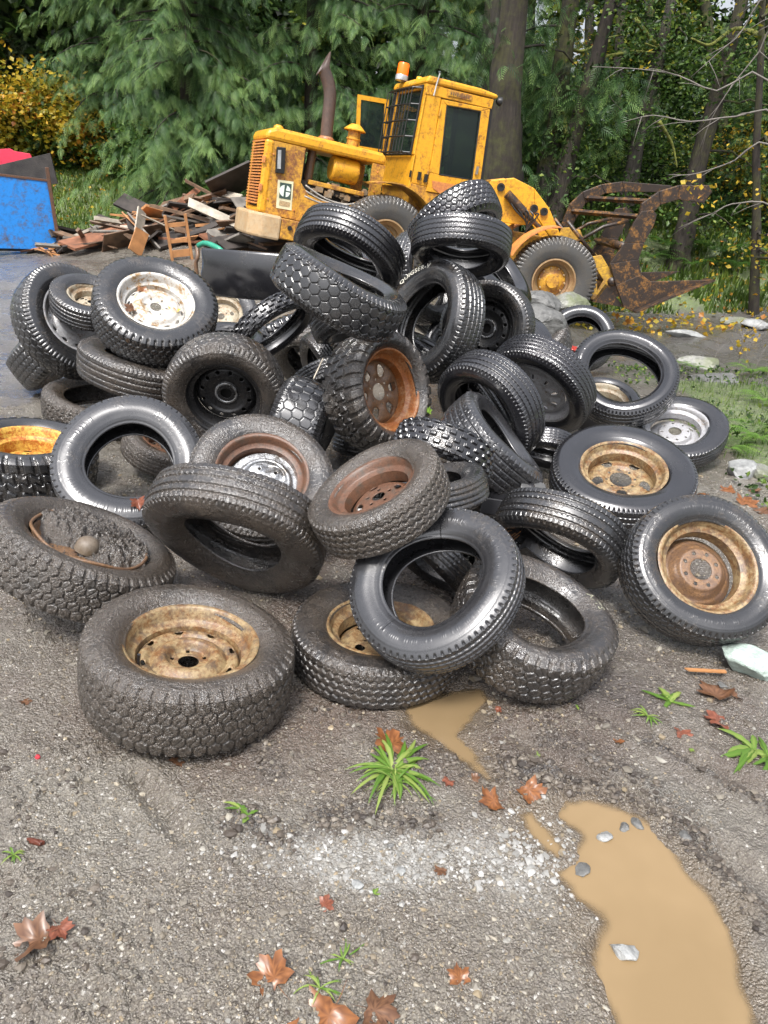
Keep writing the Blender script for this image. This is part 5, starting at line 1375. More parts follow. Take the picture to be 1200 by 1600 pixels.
GL = 'cedars along the left behind the machine'
conifer(-4.9, 18.2, 13, 2.7, CEDAR, 1, 'cedar with long drooping bright sprays just left of the exhaust stack', GL, nz=30, perring=9, cover=1.2)
conifer(-8.0, 22.5, 14, 2.6, CEDAR, 1, 'dark cedar behind the left end of the scrap wood', GL, nz=28, z0=1.6)
conifer(-12.2, 26, 14, 2.9, HEML, 1, 'pale grey-green conifer at the upper left corner', GL, nz=28, z0=2.3)
conifer(-15.4, 27, 15, 3.0, HEML, 1, 'hazy pale conifer cut off by the left edge above the yellow leaves', GL, nz=26, z0=2.5)
conifer(-2.3, 19.0, 13, 2.6, CEDAR, 1, 'cedar directly behind the exhaust stack and precleaner', GL, nz=28, perring=9, cover=1.2)
conifer(.1, 19.6, 13, 2.3, CEDAR, 1, 'cedar behind the cab and beacon', GL, nz=26)
conifer(2.0, 22.5, 14, 2.1, CEDAR, 1, 'cedar in shade behind the thick brown trunk', GL, nz=22)
def sub(a, b, n): return [a + (b - a) * t for t in np.linspace(0, 1, n)]

def forest_tree(pix, Y, wpx, bk, label, crown, n_leaf=1500, lean_y=0.0, limbs=8, rc=1.5, group='trees in the wood on the right'):
    pts = [at_y(u, v, Y) for u, v in pix]
    p0 = pts[0]; bz = th(p0[0], p0[1]); k = (pts[-1] - pts[0]) / max(.1, pts[-1][2] - pts[0][2])
    base = pts[0] - k * (pts[0][2] - bz + .15); top = pts[-1] + k * 5.0
    r = wpx / 2 * Y * 1.09 / FPX
    root = empty('forest_tree', Matrix.Translation((base[0], base[1], bz)))
    tag(root, label, 'tree', group)
    o = np.array([base[0], base[1], bz])
    path = [base - o] + [q - o for q in pts] + [top - o]
    trunk_mesh(path, r * 1.15, r * .45, 'trunk', bk, root)
    pc = crs(path, 40)
    bb = MB(); lp = []
    for i in range(limbs):
        q = pc[rng.integers(6, 34)]; az = rng.uniform(0, 6.28); L = rng.uniform(.7, 2.0)
        t = np.linspace(0, 1, 9); wob = rng.normal(size=(9, 3)).cumsum(0) * .05
        P = q + np.stack([math.cos(az) * L * t, math.sin(az) * L * t * .8, .35 * L * t - .55 * L * t * t + 0 * t], 1) + wob
        bb.tube(P, np.linspace(.030, .008, 9), 5, cap=False); lp.append(P)
    if limbs: bb.build('limbs', BK2, root, smooth=True)
    if n_leaf:
        lp = np.vstack(lp) if lp else pc
        c = lp[rng.integers(0, len(lp), 140)] + rng.normal(size=(140, 3)) * .25
        ci = rng.integers(0, len(c), n_leaf)
        if crown in ('cedar',):
            P = c[ci] + rng.normal(size=(n_leaf, 3)) * [.3, .3, .22]
            d = rng.normal(size=(n_leaf, 3)); d[:, 2] = -np.abs(d[:, 2]) - .2
            V, F, rr_ = place(SPRAY_S, P, d, rng.uniform(.18, .42, n_leaf), np.clip(rng.uniform(0, .8, 140)[ci] + .15 * rng.standard_normal(n_leaf), 0, 1), rng.uniform(-1, 1, n_leaf)); m = CEDAR
        else:
            P = c[ci] + rng.normal(size=(n_leaf, 3)) * [.34, .34, .20]
            V, F, rr_ = quads(P, rng.uniform(.05, .13, n_leaf), np.clip(rng.uniform(0, .8, 140)[ci] + .2 * rng.standard_normal(n_leaf), 0, 1)); m = {'broad': BROAD, 'yellow': YELLO}[crown]
        np_mesh('crown', V, [F], [m], dict(rnd=rr_), parent=root, smooth=False)
forest_tree([(781, 270), (790, 150), (806, 0)], 17.5, 52, BK1, 'thick brown trunk rising right behind the cab', 'cedar', 500, limbs=7)
forest_tree([(757, 250), (764, 100), (772, 0)], 21, 32, BK3, 'grey trunk half hidden left of the thick brown one', 'cedar', 500)
forest_tree([(852, 300), (872, 160), (893, 0)], 18.5, 31, BK2, 'mossy trunk just right of the cab, left of a leaning pair', 'cedar', 1500)
forest_tree([(869, 330), (900, 200), (932, 90), (955, 0)], 18.0, 24, BK1, 'slimmer trunk leaning right beside the mossy one', 'broad', 2600)
forest_tree([(983, 290), (1000, 200), (1029, 96), (1050, 0)], 18.5, 20, BK3, 'slender grey trunk leaning right above the grapple', 'broad', 3000)
forest_tree([(1068, 366), (1090, 260), (1118, 160), (1150, 40)], 17.5, 25, BK1, 'heavy dark trunk behind the tip of the grapple arm', 'broad', 2600)
forest_tree([(1181, 350), (1182, 230), (1190, 60)], 15.5, 11, BK1, 'thin dark stem near the right edge', 'yellow', 500, limbs=6)
forest_tree([(953, 300), (962, 180), (972, 0)], 22, 15, BK2, 'narrow shaded trunk between the leaning pair and the grey one', 'broad', 2600)
forest_tree([(1140, 330), (1128, 200), (1100, 0)], 22, 18, BK2, 'mossy trunk leaning left behind the heavy dark one', 'broad', 2600)
forest_tree([(920, 300), (918, 150), (921, 0)], 25, 16, BK3, 'straight distant trunk deep in the wood', 'yellow', 1600)
forest_tree([(1030, 320), (1022, 150), (1015, 0)], 24, 16, BK2, 'distant mossy trunk behind the slender grey one', 'broad', 2600)
forest_tree([(820, 280), (826, 120), (832, 0)], 23, 14, BK2, 'small trunk in the leaves right of the thick brown one', 'cedar', 1400)
forest_tree([(1215, 330), (1212, 150), (1210, 0)], 19, 26, BK1, 'trunk standing just past the right edge', 'cedar', 1800, limbs=12)

# mossy crooked branches that arch through the right wood
def moss_branch(pix, Y, r, label):
    P = np.array([at_y(u, v, Y + .25 * math.sin(i)) for i, (u, v) in enumerate(pix)]); c = crs(P, 24)
    o = P[0].copy(); 
    b = MB(); b.tube(c - o, np.linspace(r, r * .35, 24) * (1 + .25 * rng.random(24)), 7)
    ob = b.build('mossy_branch', BKM, None, smooth=True); ob.location = o
    tag(ob, label, 'branch', 'mossy branches in the wood')
BKM = simple('moss_yellow_green', (.13, .14, .025), .9, var=.6, scale=14, bump=.02, bscale=50)
moss_branch([(992, 30), (1012, 55), (1030, 75), (1008, 68)], 18.2, .045, 'crooked mossy branch high against the slender grey trunk')
moss_branch([(940, 90), (965, 85), (990, 80), (1024, 82)], 18.2, .04, 'level mossy branch reaching left from the slender grey trunk')
moss_branch([(884, 210), (882, 180), (876, 176), (868, 195)], 17.9, .05, 'hooked mossy stub on the leaning trunk')
moss_branch([(1030, 190), (1050, 225), (1058, 262)], 17, .035, 'mossy branch hanging above the grapple arm')
moss_branch([(1200, 60), (1150, 45), (1110, 70), (1080, 60)], 17, .045, 'long mossy branch in the upper right corner')
moss_branch([(880, 70), (910, 80), (950, 60), (985, 52)], 19, .04, 'mossy branch between the leaning pair of trunks')

# far wood: nobody could count it
def far_wood():
    n = 210000
    ang = np.radians(rng.uniform(54, 128, n)); r = rng.uniform(25, 40, n)
    x = r * np.cos(ang); y = r * np.sin(ang); z = terrain(x, y, False) + 11 * rng.random(n) ** 1.15
    k = fbm(ang * 40, z * .9, .5, 4, 61) + .25 * fbm(ang * 90, z * 3, 1.0, 2, 63)
    right = sstep(93, 80, np.degrees(ang))
    keep = k > (-.42 + .20 * right * sstep(2.5, 7, z))
    x, y, z, ang = x[keep], y[keep], z[keep], ang[keep]; n = len(x)
    c = np.clip(.34 + .5 * fbm(ang * 30, z, .6, 3, 65) + .22 * rng.standard_normal(n) + .12 * right[keep], 0, 1)
    V, F, rr_ = quads(np.stack([x, y, z], 1), rng.uniform(.16, .40, n), c, .8)
    o = np_mesh('far_woods', V, [F], [DARKF], dict(rnd=rr_), smooth=False)
    tag(o, kind='stuff', label='deep wood of mixed dark and yellow foliage')
far_wood()

def shrub(x, y, h, r, mat, n, label, cat='shrub', size=(.06, .13), name='shrub', group=None, stems=9, z0=.05):
    bz = th(x, y); root = empty(name, Matrix.Translation((x, y, bz))); tag(root, label, cat, group)
    b = MB(); tips = []
    for i in range(stems):
        a = rng.uniform(0, 6.28); R2 = r * rng.uniform(.3, 1)
        P = crs([(0, 0, -.05), (R2 * .35 * math.cos(a), R2 * .35 * math.sin(a), h * .5), (R2 * math.cos(a), R2 * math.sin(a), h * rng.uniform(.6, 1.05))], 9)
        b.tube(P, np.linspace(.016, .004, 9), 5, cap=False); tips.append(P[2:])
    b.build('stems', BK3, root, smooth=True)
    tips = np.vstack(tips); nc = 60; c = tips[rng.integers(0, len(tips), nc)] + rng.normal(size=(nc, 3)) * r * .22
    ci = rng.integers(0, nc, n); P = c[ci] + rng.normal(size=(n, 3)) * [r * .17, r * .17, h * .10]; P[:, 2] = np.maximum(P[:, 2], z0)
    V, F, rr_ = quads(P, rng.uniform(*size, n), np.clip(rng.uniform(.05, .85, nc)[ci] + .15 * rng.standard_normal(n), 0, 1), .75)
    np_mesh('foliage', V, [F], [mat], dict(rnd=rr_), parent=root, smooth=False)
YG = 'yellow-leaved maples beyond the blue skip'
for (u, v, Y, hh, r, lb) in ((20, 200, 22.5, 1.9, 2.0, 'yellow vine maple at the left edge above the red panel'), (95, 190, 23.0, 1.8, 1.7, 'yellow vine maple second from the left edge'), (165, 210, 22.6, 1.4, 1.5, 'yellow-green maple nearest the grass'), (-60, 150, 23.5, 2.5, 2.4, 'yellow maple just past the left edge')):
    p = at_y(u, v, Y); shrub(p[0], p[1], hh, r, YELLO, 5200, lb, size=(.09, .19), name='vine_maple', group=YG, stems=12)
BG = 'green bushes at the back of the grass'
for (u, Y, hh, r, m, lb) in ((120, 22.5, 1.0, 1.1, BROAD, 'light green bush behind the grass next to the blue skip'), (200, 22.0, 1.1, 1.2, BROAD, 'broad green bush in the middle of the back edge of the grass'), (262, 20.5, 1.3, 1.1, FERN, 'bush at the right end of the grass'), (320, 17.9, 1.0, 1.0, FERN, 'low dark bush behind the scrap boards')):
    p = at_y(u, 330, Y); shrub(p[0], p[1], hh, r, m, 4200, lb, size=(.06, .14), name='bush', group=BG)
WG = 'bushes under the trees on the right'
for (u, Y, hh, r, m, lb) in ((760, 20, 2.2, 1.5, FERN, 'bush behind the cab base'), (840, 20.5, 2.0, 1.4, BROAD, 'bush behind the lift arm'), (925, 20.5, 2.1, 1.5, BROAD, 'bush seen through the grapple frame'), (1000, 21, 2.0, 1.4, BROAD, 'bush behind the fork tine'), (1080, 21.5, 2.2, 1.4, DARKF, 'dark bush beside the heavy trunk'), (1150, 21, 2.6, 1.6, BROAD, 'bush left of the thin dark stem'), (1200, 19, 2.2, 1.2, YELLO, 'yellowing bush at the right edge')):
    p = at_y(u, 330, Y); shrub(p[0], p[1], hh, r, m, 4500, lb, size=(.05, .12), name='bush', group=WG)

# ferns
def fern_mesh(nfr, L, name='sword_fern', np_=15):
    pos, dr, sc_, rn = [], [], [], []
    leaf = (np.array([[0, 0, 0], [.35, .13, .01], [1, 0, -.08], [.35, -.13, .01]]), np.array([[0, 1, 2, 3]]), np.array([0, .05, .2, .05]))
    for i in range(nfr):
        az = 2 * math.pi * i / nfr + rng.uniform(-.3, .3); l = L * rng.uniform(.75, 1.1); rise = rng.uniform(.5, 1.0)
        t = np.linspace(.12, 1, np_)
        P = np.stack([math.cos(az) * l * t, math.sin(az) * l * t, l * (rise * t - .85 * rise * t ** 2.2)], 1)
        for sg in (1, -1):
            d = np.stack([math.cos(az) * .35 - sg * math.sin(az) + 0 * t, math.sin(az) * .35 + sg * math.cos(az) + 0 * t, -.15 + 0 * t], 1)
            pos.append(P); dr.append(d); sc_.append(l * .17 * np.sin(np.pi * np.clip(t, .12, .97)) ** .6 + .01); rn.append(np.full(np_, rng.uniform(.2, .8)))
    V, F, r = place(leaf, np.vstack(pos), np.vstack(dr), np.concatenate(sc_), np.concatenate(rn), np.zeros(sum(map(len, pos))))
    return V, F, r
FM = [fern_mesh(16, .75) for _ in range(3)]
def fern(x, y, s, label, group, mat=FERN, k=0):
    V, F, r = FM[k % 3]
    o = np_mesh('sword_fern', V * s, [F], [mat], dict(rnd=r), smooth=False); o.location = (x, y, th(x, y) + .02); o.rotation_euler.z = rng.uniform(0, 6)
    tag(o, label, 'fern', group)
k = 0
for u, v, Y in ((1010, 405, 17.6), (1045, 395, 17.9), (1085, 400, 17.4), (1120, 392, 17.8), (1155, 400, 17.3), (1190, 395, 17.7), (1030, 380, 18.8), (1070, 376, 19.0), (1105, 372, 18.9), (1142, 374, 19.1), (1180, 372, 18.8), (1015, 365, 20), (1060, 360, 20.2), (1125, 358, 20.2), (1170, 360, 20.3), (985, 385, 18.6), (965, 372, 20), (1205, 380, 18.2)):
    p = at_y(u, v, Y); fern(p[0], p[1], rng.uniform(.9, 1.35), 'sword fern on the bank between the fork and the right edge', 'sword ferns on the bank', k=k); k += 1
near_ferns = [(1172, 582, .42, 'small bright fern at the right edge above the black bark litter'), (1180, 690, .45, 'yellow-green fern right of the silver wheel'), (1140, 700, .36, 'small fern against the silver-wheel tyre'), (1195, 640, .4, 'fern low at the right edge behind the silver wheel'), (1085, 572, .2, 'tiny fern by the log behind the open car tyre')]
for u, v, s, lb in near_ferns:
    p = ground_pt(u, v, .05); fern(p[0], p[1], s, lb, None, WEED if s > .1 else FERN, k); k += 1

# grass masses
def blades(name, x, y, h0, h1, mat, label, w_=.006):
    n = len(x); z = terrain(x, y); L = rng.uniform(h0, h1, n); az = rng.uniform(0, 6.28, n); ln = rng.uniform(.1, .7, n) * L
    dx, dy = np.cos(az), np.sin(az); wd = w_ * rng.uniform(.6, 1.5, n)
    A = np.stack([x - dy * wd, y + dx * wd, z], 1); B = np.stack([x + dy * wd, y - dx * wd, z], 1)
    C_ = np.stack([x + dx * ln * .4 + dy * wd * .7, y + dy * ln * .4 - dx * wd * .7, z + L * .6], 1); D = np.stack([x + dx * ln * .4 - dy * wd * .7, y + dy * ln * .4 + dx * wd * .7, z + L * .6], 1)
    E_ = np.stack([x + dx * ln, y + dy * ln, z + L], 1)
    V = np.stack([A, B, C_, D, E_], 1).reshape(-1, 3); i = np.arange(n)[:, None] * 5
    r = np.repeat(np.clip(rng.random(n) * .7 + .4 * fbm(x, y, 3, 2, 71), 0, 1), 5)
    o = np_mesh(name, V, [i + [0, 1, 2, 3], i + [3, 2, 4]], [mat], dict(rnd=r), smooth=False)
    tag(o, kind='stuff', label=label)
n = 40000; x = rng.uniform(-12.5, -3.5, n); y = rng.uniform(15.4, 24, n); kp = (y + .25 * (x + 6) + .6 * fbm(x, y, .8, 2, 72) > 16.0)
blades('grass', x[kp], y[kp], .05, .16, GRASS, 'mown bright grass between the blue skip and the bushes', .012)
n = 5500; x = rng.uniform(2.55, 5.2, n); y = rng.uniform(3.4, 8.4, n); kp = fbm(x, y, 1.6, 3, 73) + .8 * sstep(2.5, 3.3, x) > .30
blades('grass', x[kp], y[kp], .02, .08, GRASS, 'short bright grass and clover at the right edge', .003)
n = 16000; x = rng.uniform(3.0, 11, n); y = rng.uniform(15.6, 22, n); kp = fbm(x, y, 1.0, 3, 74) > -.25
blades('undergrowth', x[kp], y[kp], .06, .28, GRASS, 'low moss and undergrowth on the bank under the trees', .02)
n = 5000; x = rng.uniform(2.4, 5.2, n); y = rng.uniform(3.4, 8.6, n); kp = fbm(x, y, 1.3, 3, 75) > -.05
V, F, r = quads(np.stack([x[kp], y[kp], terrain(x[kp], y[kp]) + rng.uniform(.01, .06, kp.sum())], 1), rng.uniform(.02, .06, kp.sum()), rng.random(kp.sum()))
tag(np_mesh('ground_cover', V, [F], [BROAD], dict(rnd=r), smooth=False), kind='stuff', label='creeping leaves among the grass at the right edge')
# leaf litter on the bank and the lawn
n = 2200; x = np.concatenate([rng.uniform(3.2, 11, n // 2), rng.uniform(-12, -4.5, n // 2)]); y = np.concatenate([rng.uniform(13.5, 19, n // 2), rng.uniform(16.2, 23, n // 2)])
V, F, r = quads(np.stack([x, y, terrain(x, y) + .02 + .05 * rng.random(n)], 1), rng.uniform(.06, .14, n), .4 + .6 * rng.random(n), .9)
tag(np_mesh('leaf_litter', V, [F], [YELLO], dict(rnd=r), smooth=False), kind='stuff', label='scattered yellow and brown leaves under the trees')

# ------------------------------------------------------------------ skip, boards, odds and ends
# blue skip
BLUE = rusty('skip_blue_paint', (.012, .20, .60), (.03, .035, .04), (.14, .10, .07), .50, .62, scale=3.2, rough=.5)
SKB = simple('charred_board', (.030, .026, .023), .7, var=.6, scale=5, bump=.01)
REDM = rusty('red_panel', (.60, .03, .07), (.25, .03, .03), (.6, .5, .5), .62, .75, scale=3, rough=.45)
c0 = at_y(92, 400, 14.2); c0 = np.array([c0[0], c0[1], th(c0[0], c0[1])])
sk = empty('skip', Matrix.Translation(tuple(c0)) @ Matrix.Rotation(.50, 4, 'Z')); tag(sk, 'scuffed blue steel skip at the left edge, filled above its rim', 'skip')
b = MB()
Lx, Dy, Hh = 3.2, 1.7, 1.24
def slab(P, t): b.prism(P, (0, 0, 0), t)
sl = -.02
b.prism([(-Lx, 0, .0), (0, 0, 0), (-.06, 0, Hh - .06), (-Lx, 0, Hh + .14)], (0, 0, 0), (0, .04, 0))
b.prism([(-Lx, Dy, .0), (0, Dy, 0), (-.06, Dy, Hh - .06), (-Lx, Dy, Hh + .14)], (0, 0, 0), (0, .04, 0))
b.prism([(0, .045, 0), (-.04, .045, 0), (-.10, .045, Hh - .06), (-.06, .045, Hh - .06)], (0, 0, 0), (0, Dy - .05, 0))
b.build('body', BLUE, sk, bevel=.008)
b = MB(); b.box((-.01, -.03, .70), (.06, .06, 1.36), M=np.array(Matrix.Rotation(-.045, 3, 'Y'))); b.build('corner_post', RM['brown'], sk, bevel=.006)
b = MB(); b.prism([(-Lx, -.012, Hh + .145), (-.05, -.012, Hh - .055), (-.05, -.012, Hh - .095), (-Lx, -.012, Hh + .10)], (0, 0, 0), (0, .05, 0)); b.build('top_rail', RM['brown'], sk, bevel=.004)
b = MB(); b.box((-Lx / 2, .3, -.03), (Lx, .14, .06)); b.build('skid', SKB, sk)
def at_skip(u, v, dy=.25): 
    p = at_y(u, v, c0[1] + dy); return p
b = MB(); P = [at_skip(-20, 300), at_skip(90, 287), at_skip(78, 239), at_skip(-20, 262)]; b.prism([p for p in P], (0, 0, 0), (0, .035, 0))
tag(b.build('charred_board', SKB, None, bevel=.004), 'blackened plywood sheet standing up inside the blue skip', 'board')
b = MB(); P = [at_skip(-20, 275, .55), at_skip(62, 268, .55), at_skip(46, 240, .55), at_skip(22, 236, .55), at_skip(15, 232, .55), at_skip(-20, 234, .55)]; b.prism(P, (0, 0, 0), (0, .03, 0))
tag(b.build('red_panel', REDM, None, bevel=.004), 'scratched red panel poking out of the blue skip behind the black sheet', 'panel')

# scrap boards
WD = [simple('wood_grey', (.16, .145, .125), .75, var=.4, scale=7), simple('wood_brown', (.12, .072, .042), .65, var=.5, scale=7), simple('wood_orange', (.36, .17, .065), .55, var=.3, scale=6), simple('wood_dark', (.035, .028, .024), .7, var=.5, scale=6), simple('wood_pale', (.34, .30, .24), .7, var=.35, scale=7), simple('wood_redbrown', (.20, .085, .045), .6, var=.4, scale=6)]
GB = 'scrap lumber heaped behind the tyres'
def board(name, a, b_, wd, t, m, label, group=GB, cat='board', roll=0.0):
    a, b_ = np.array(a), np.array(b_); d = b_ - a; L = np.linalg.norm(d); d /= L
    s = np.cross(d, [0, 0, 1.0]); s /= np.linalg.norm(s) + 1e-9; n_ = np.cross(s, d)
    s, n_ = s * math.cos(roll) + n_ * math.sin(roll), n_ * math.cos(roll) - s * math.sin(roll)
    c = (a + b_) / 2
    q = MB(); J = lambda: rng.uniform(-.06, .06) * min(1, L)
    P = []
    for zz in (-t / 2, t / 2):
        for (e, w_) in ((-1, -1), (1, -1), (1, 1), (-1, 1)): P.append(d * (e * L / 2 + (J() if zz < 0 else 0)) + s * w_ * wd / 2 * (1 + .05 * rng.standard_normal()) + n_ * zz)
    P[4] = P[0] + n_ * t; P[5] = P[1] + n_ * t; P[6] = P[2] + n_ * t; P[7] = P[3] + n_ * t
    q.hexa(P); o = q.build(name, m, None); o.location = c
    tag(o, label, cat, group); return o
kinds = [('grey', 0), ('brown', 1), ('orange', 2), ('black', 3), ('pale', 4), ('reddish', 5)]
for i in range(150):
    kk = rng.choice(6, p=[.22, .25, .10, .20, .11, .12]); nm, mi = kinds[kk]
    x = rng.uniform(-6.6, -1.5); y = rng.uniform(13.7, 15.9)
    if x < -5.2 and y > 15.0: y -= 1.0
    L = rng.uniform(.4, 1.7); az = rng.uniform(-.9, .9) + (math.pi / 2 if rng.random() < .18 else 0)
    e = rng.uniform(-.38, .45)
    zc = th(x, y) + rng.uniform(.02, .30) * math.exp(-((x + 3.4) / 2.6) ** 2) + .03
    d = np.array([math.cos(az) * math.cos(e), math.sin(az) * math.cos(e), math.sin(e)]) * L / 2
    c = np.array([x, y, zc]); lo = min(c[2] - abs(d[2]), 9); 
    board('broken_board', c - d, c + d, rng.uniform(.05, .17) if rng.random() < .85 else rng.uniform(.3, .55), rng.uniform(.015, .05), WD[mi], 'broken %s board lying in the scrap lumber heap' % nm, GB + ', ' + nm, roll=rng.uniform(-1.0, 1.0))
def bpx(p0, p1, Y0, Y1, wd, t, m, label, roll=0.0, name='board', cat='board'):
    return board(name, at_y(*p0, Y0), at_y(*p1, Y1), wd, t, m, label, GB, cat, roll)
bpx((222, 325), (212, 396), 14.2, 13.6, .22, .03, WD[4], 'pale tapered board leaning on the heap above the orange chair frame', 1.2)
bpx((200, 335), (250, 390), 14.4, 13.7, .14, .03, WD[0], 'long grey plank slanting down across the heap', 1.0)
bpx((222, 362), (210, 395), 13.6, 13.4, .26, .03, WD[2], 'flat orange-brown plywood piece standing on end', 1.3)
bpx((310, 352), (380, 346), 14.4, 14.3, .10, .05, WD[2], 'clean orange beam lying level near the machine counterweight')
bpx((330, 300), (395, 270), 15.5, 15.7, .9, .04, WD[3], 'large black roof sheet leaning under the cedars', .5)
bpx((300, 330), (392, 318), 15.2, 15.2, .7, .03, WD[3], 'dark wet sheet under the large black one', .3)
bpx((285, 335), (330, 318), 14.8, 15.2, .45, .03, WD[0], 'torn grey sheet at the middle of the heap', .2)
bpx((100, 405), (185, 398), 13.7, 13.6, .16, .08, WD[3], 'black timber at the near left foot of the heap')
bpx((110, 415), (190, 420), 13.2, 13.1, .12, .06, WD[1], 'brown square timber closest to the tyres')
bpx((240, 322), (330, 345), 14.6, 14.4, .12, .05, WD[1], 'long brown rail across the top of the heap')
# ladder-back chair frame standing in the boards
cf = at_y(285, 400, 13.3); cz = th(cf[0], cf[1])
ch = empty('chair_frame', Matrix.Translation((cf[0], cf[1], cz - .05)) @ Matrix.Rotation(.5, 4, 'Z') @ Matrix.Rotation(-.12, 4, 'Y')); tag(ch, 'broken orange wooden chair back standing among the boards', 'chair')
for xx in (-.17, .17):
    b = MB(); b.box((xx, 0, .38), (.045, .05, .80)); b.build('post', WD[2], ch, bevel=.006)
for zz, hh_ in ((.16, .12), (.36, .06), (.62, .07)):
    b = MB(); b.box((0, 0, zz), (.29, .025, hh_)); b.build('slat', WD[2], ch, bevel=.004)

# black rubber slab (cut truck liner) with hose and chain
def slabr():
    a = at_y(318, 424, 6.2); bq = at_y(452, 436, 5.9)
    L = np.linalg.norm(bq - a); M = wheel_matrix((0, 0, 0), (0, 0, 1))
    n, m_ = 60, 20; t = np.linspace(0, 1, n); h = .36
    d = (bq - a); s = np.cross(d / L, [0, 0, 1]); 
    V, F = [], []
    for side in (0, 1):
        for i in range(n):
            for j in range(m_):
                w_ = (j / (m_ - 1) - .5)
                bow = .10 * math.sin(math.pi * t[i]) + .03 * (1 - (2 * w_) ** 2)
                p = a + d * t[i] + s * (bow - side * .014) + np.array([0, 0, w_ * h + .010 * math.sin(3 * t[i])])
                if t[i] < .03: p = p + d / L * .01 * math.sin(9 * w_)
                V.append(p)
    def idx(sd, i, j): return sd * n * m_ + i * m_ + j
    for i in range(n - 1):
        for j in range(m_ - 1):
            F.append((idx(0, i, j), idx(0, i + 1, j), idx(0, i + 1, j + 1), idx(0, i, j + 1))); F.append((idx(1, i, j + 1), idx(1, i + 1, j + 1), idx(1, i + 1, j), idx(1, i, j)))
    for i in range(n - 1):
        F.append((idx(0, i, 0), idx(1, i, 0), idx(1, i + 1, 0), idx(0, i + 1, 0))); F.append((idx(0, i + 1, m_ - 1), idx(1, i + 1, m_ - 1), idx(1, i, m_ - 1), idx(0, i, m_ - 1)))
    for j in range(m_ - 1):
        F.append((idx(0, 0, j + 1), idx(1, 0, j + 1), idx(1, 0, j), idx(0, 0, j))); F.append((idx(0, n - 1, j), idx(1, n - 1, j), idx(1, n - 1, j + 1), idx(0, n - 1, j + 1)))
    o = np_mesh('rubber_slab', np.array(V), [np.array(F)], [RB['clean']], dict(grv=np.zeros(len(V))))
    tag(o, 'cut-off flat piece of smooth black rubber standing on edge behind the tyres', 'rubber sheet')
slabr()
b = MB(); b.tube(crs([at_y(310, 384, 6.4), at_y(320, 380, 6.35), at_y(333, 384, 6.3), at_y(346, 392, 6.25), at_y(352, 404, 6.3)], 16), .022, 10)
tag(b.build('hose', simple('hose_green', (.03, .30, .19), .35), None, smooth=True), 'short green hose end hooked over the black rubber slab', 'hose')
b = MB(); b.tube(crs([at_y(308, 384, 6.45), at_y(309, 400, 6.4), at_y(306, 412, 6.4), at_y(308, 432, 6.4)], 14), .017, 8)
tag(b.build('rusty_bar', RM['deep'], None, smooth=True), 'dark rusty bar hanging left of the black rubber slab', 'bar')

# crumpled black plastic
def lump(name, c, size, mat, label, cat, seed, subdiv=3, rough=.25, freq=3.0, flat=.0, rotz=0.0, facets=7):
    import bmesh
    r2 = np.random.default_rng(seed)
    bm = bmesh.new(); bmesh.ops.create_icosphere(bm, subdivisions=subdiv, radius=1.0)
    V = np.array([v.co[:] for v in bm.verts]); F = np.array([[v.index for v in f.verts] for f in bm.faces]); bm.free()
    # chop by random planes -> faceted rock
    for i in range(facets):
        nn_ = r2.normal(size=3); nn_ /= np.linalg.norm(nn_); dd = r2.uniform(.45, .85); k = V @ nn_ - dd; k = np.maximum(k, 0); V = V - k[:, None] * nn_
    V = V * (1 + rough * .25 * np.sin(V[:, [0]] * freq * 2 + seed) * np.sin(V[:, [1]] * freq * 1.7) + rough * .12 * r2.standard_normal((len(V), 1)) * .5)
    V = V * np.array(size)
    cz, sz = math.cos(rotz), math.sin(rotz); V = np.stack([V[:, 0] * cz - V[:, 1] * sz, V[:, 0] * sz + V[:, 1] * cz, V[:, 2]], 1)
    o = np_mesh(name, V, [F], [mat], smooth=False); o.location = c
    tag(o, label, cat); return o
PLB = simple('black_plastic_wet', (.018, .018, .02), .22, var=.3)
q = at_y(800, 770, 3.75)
bp = empty('crushed_box', Matrix.Translation((q[0], q[1], q[2]))); tag(bp, 'crushed black plastic box wedged between the pale grid tread and the burst tyre', 'box')
P8 = np.array([(-.17, -.12, -.10), (.17, -.10, -.11), (.19, .12, -.09), (-.15, .12, -.1), (-.13, -.09, .07), (.10, -.07, .09), (.13, .10, .06), (-.10, .11, .08)])
b = MB(); b.hexa(P8); b.build('body', PLB, bp, bevel=.02)
b = MB(); b.hexa(np.array([(.02, -.13, .04), (.17, -.12, .01), (.19, .02, .02), (.04, .03, .09), (.02, -.11, .085), (.16, -.10, .05), (.18, .02, .055), (.05, .03, .12)])); b.build('flap', simple('plastic_grey_scuffed', (.10, .10, .10), .35), bp, bevel=.006)
b = MB(); b.hexa(np.array([(-.17, -.15, -.06), (-.05, -.15, -.07), (-.04, -.12, .0), (-.16, -.12, .02), (-.19, -.17, -.06), (-.07, -.17, -.07), (-.06, -.14, .01), (-.18, -.14, .02)])); b.build('torn_edge', PLB, bp, bevel=.005)

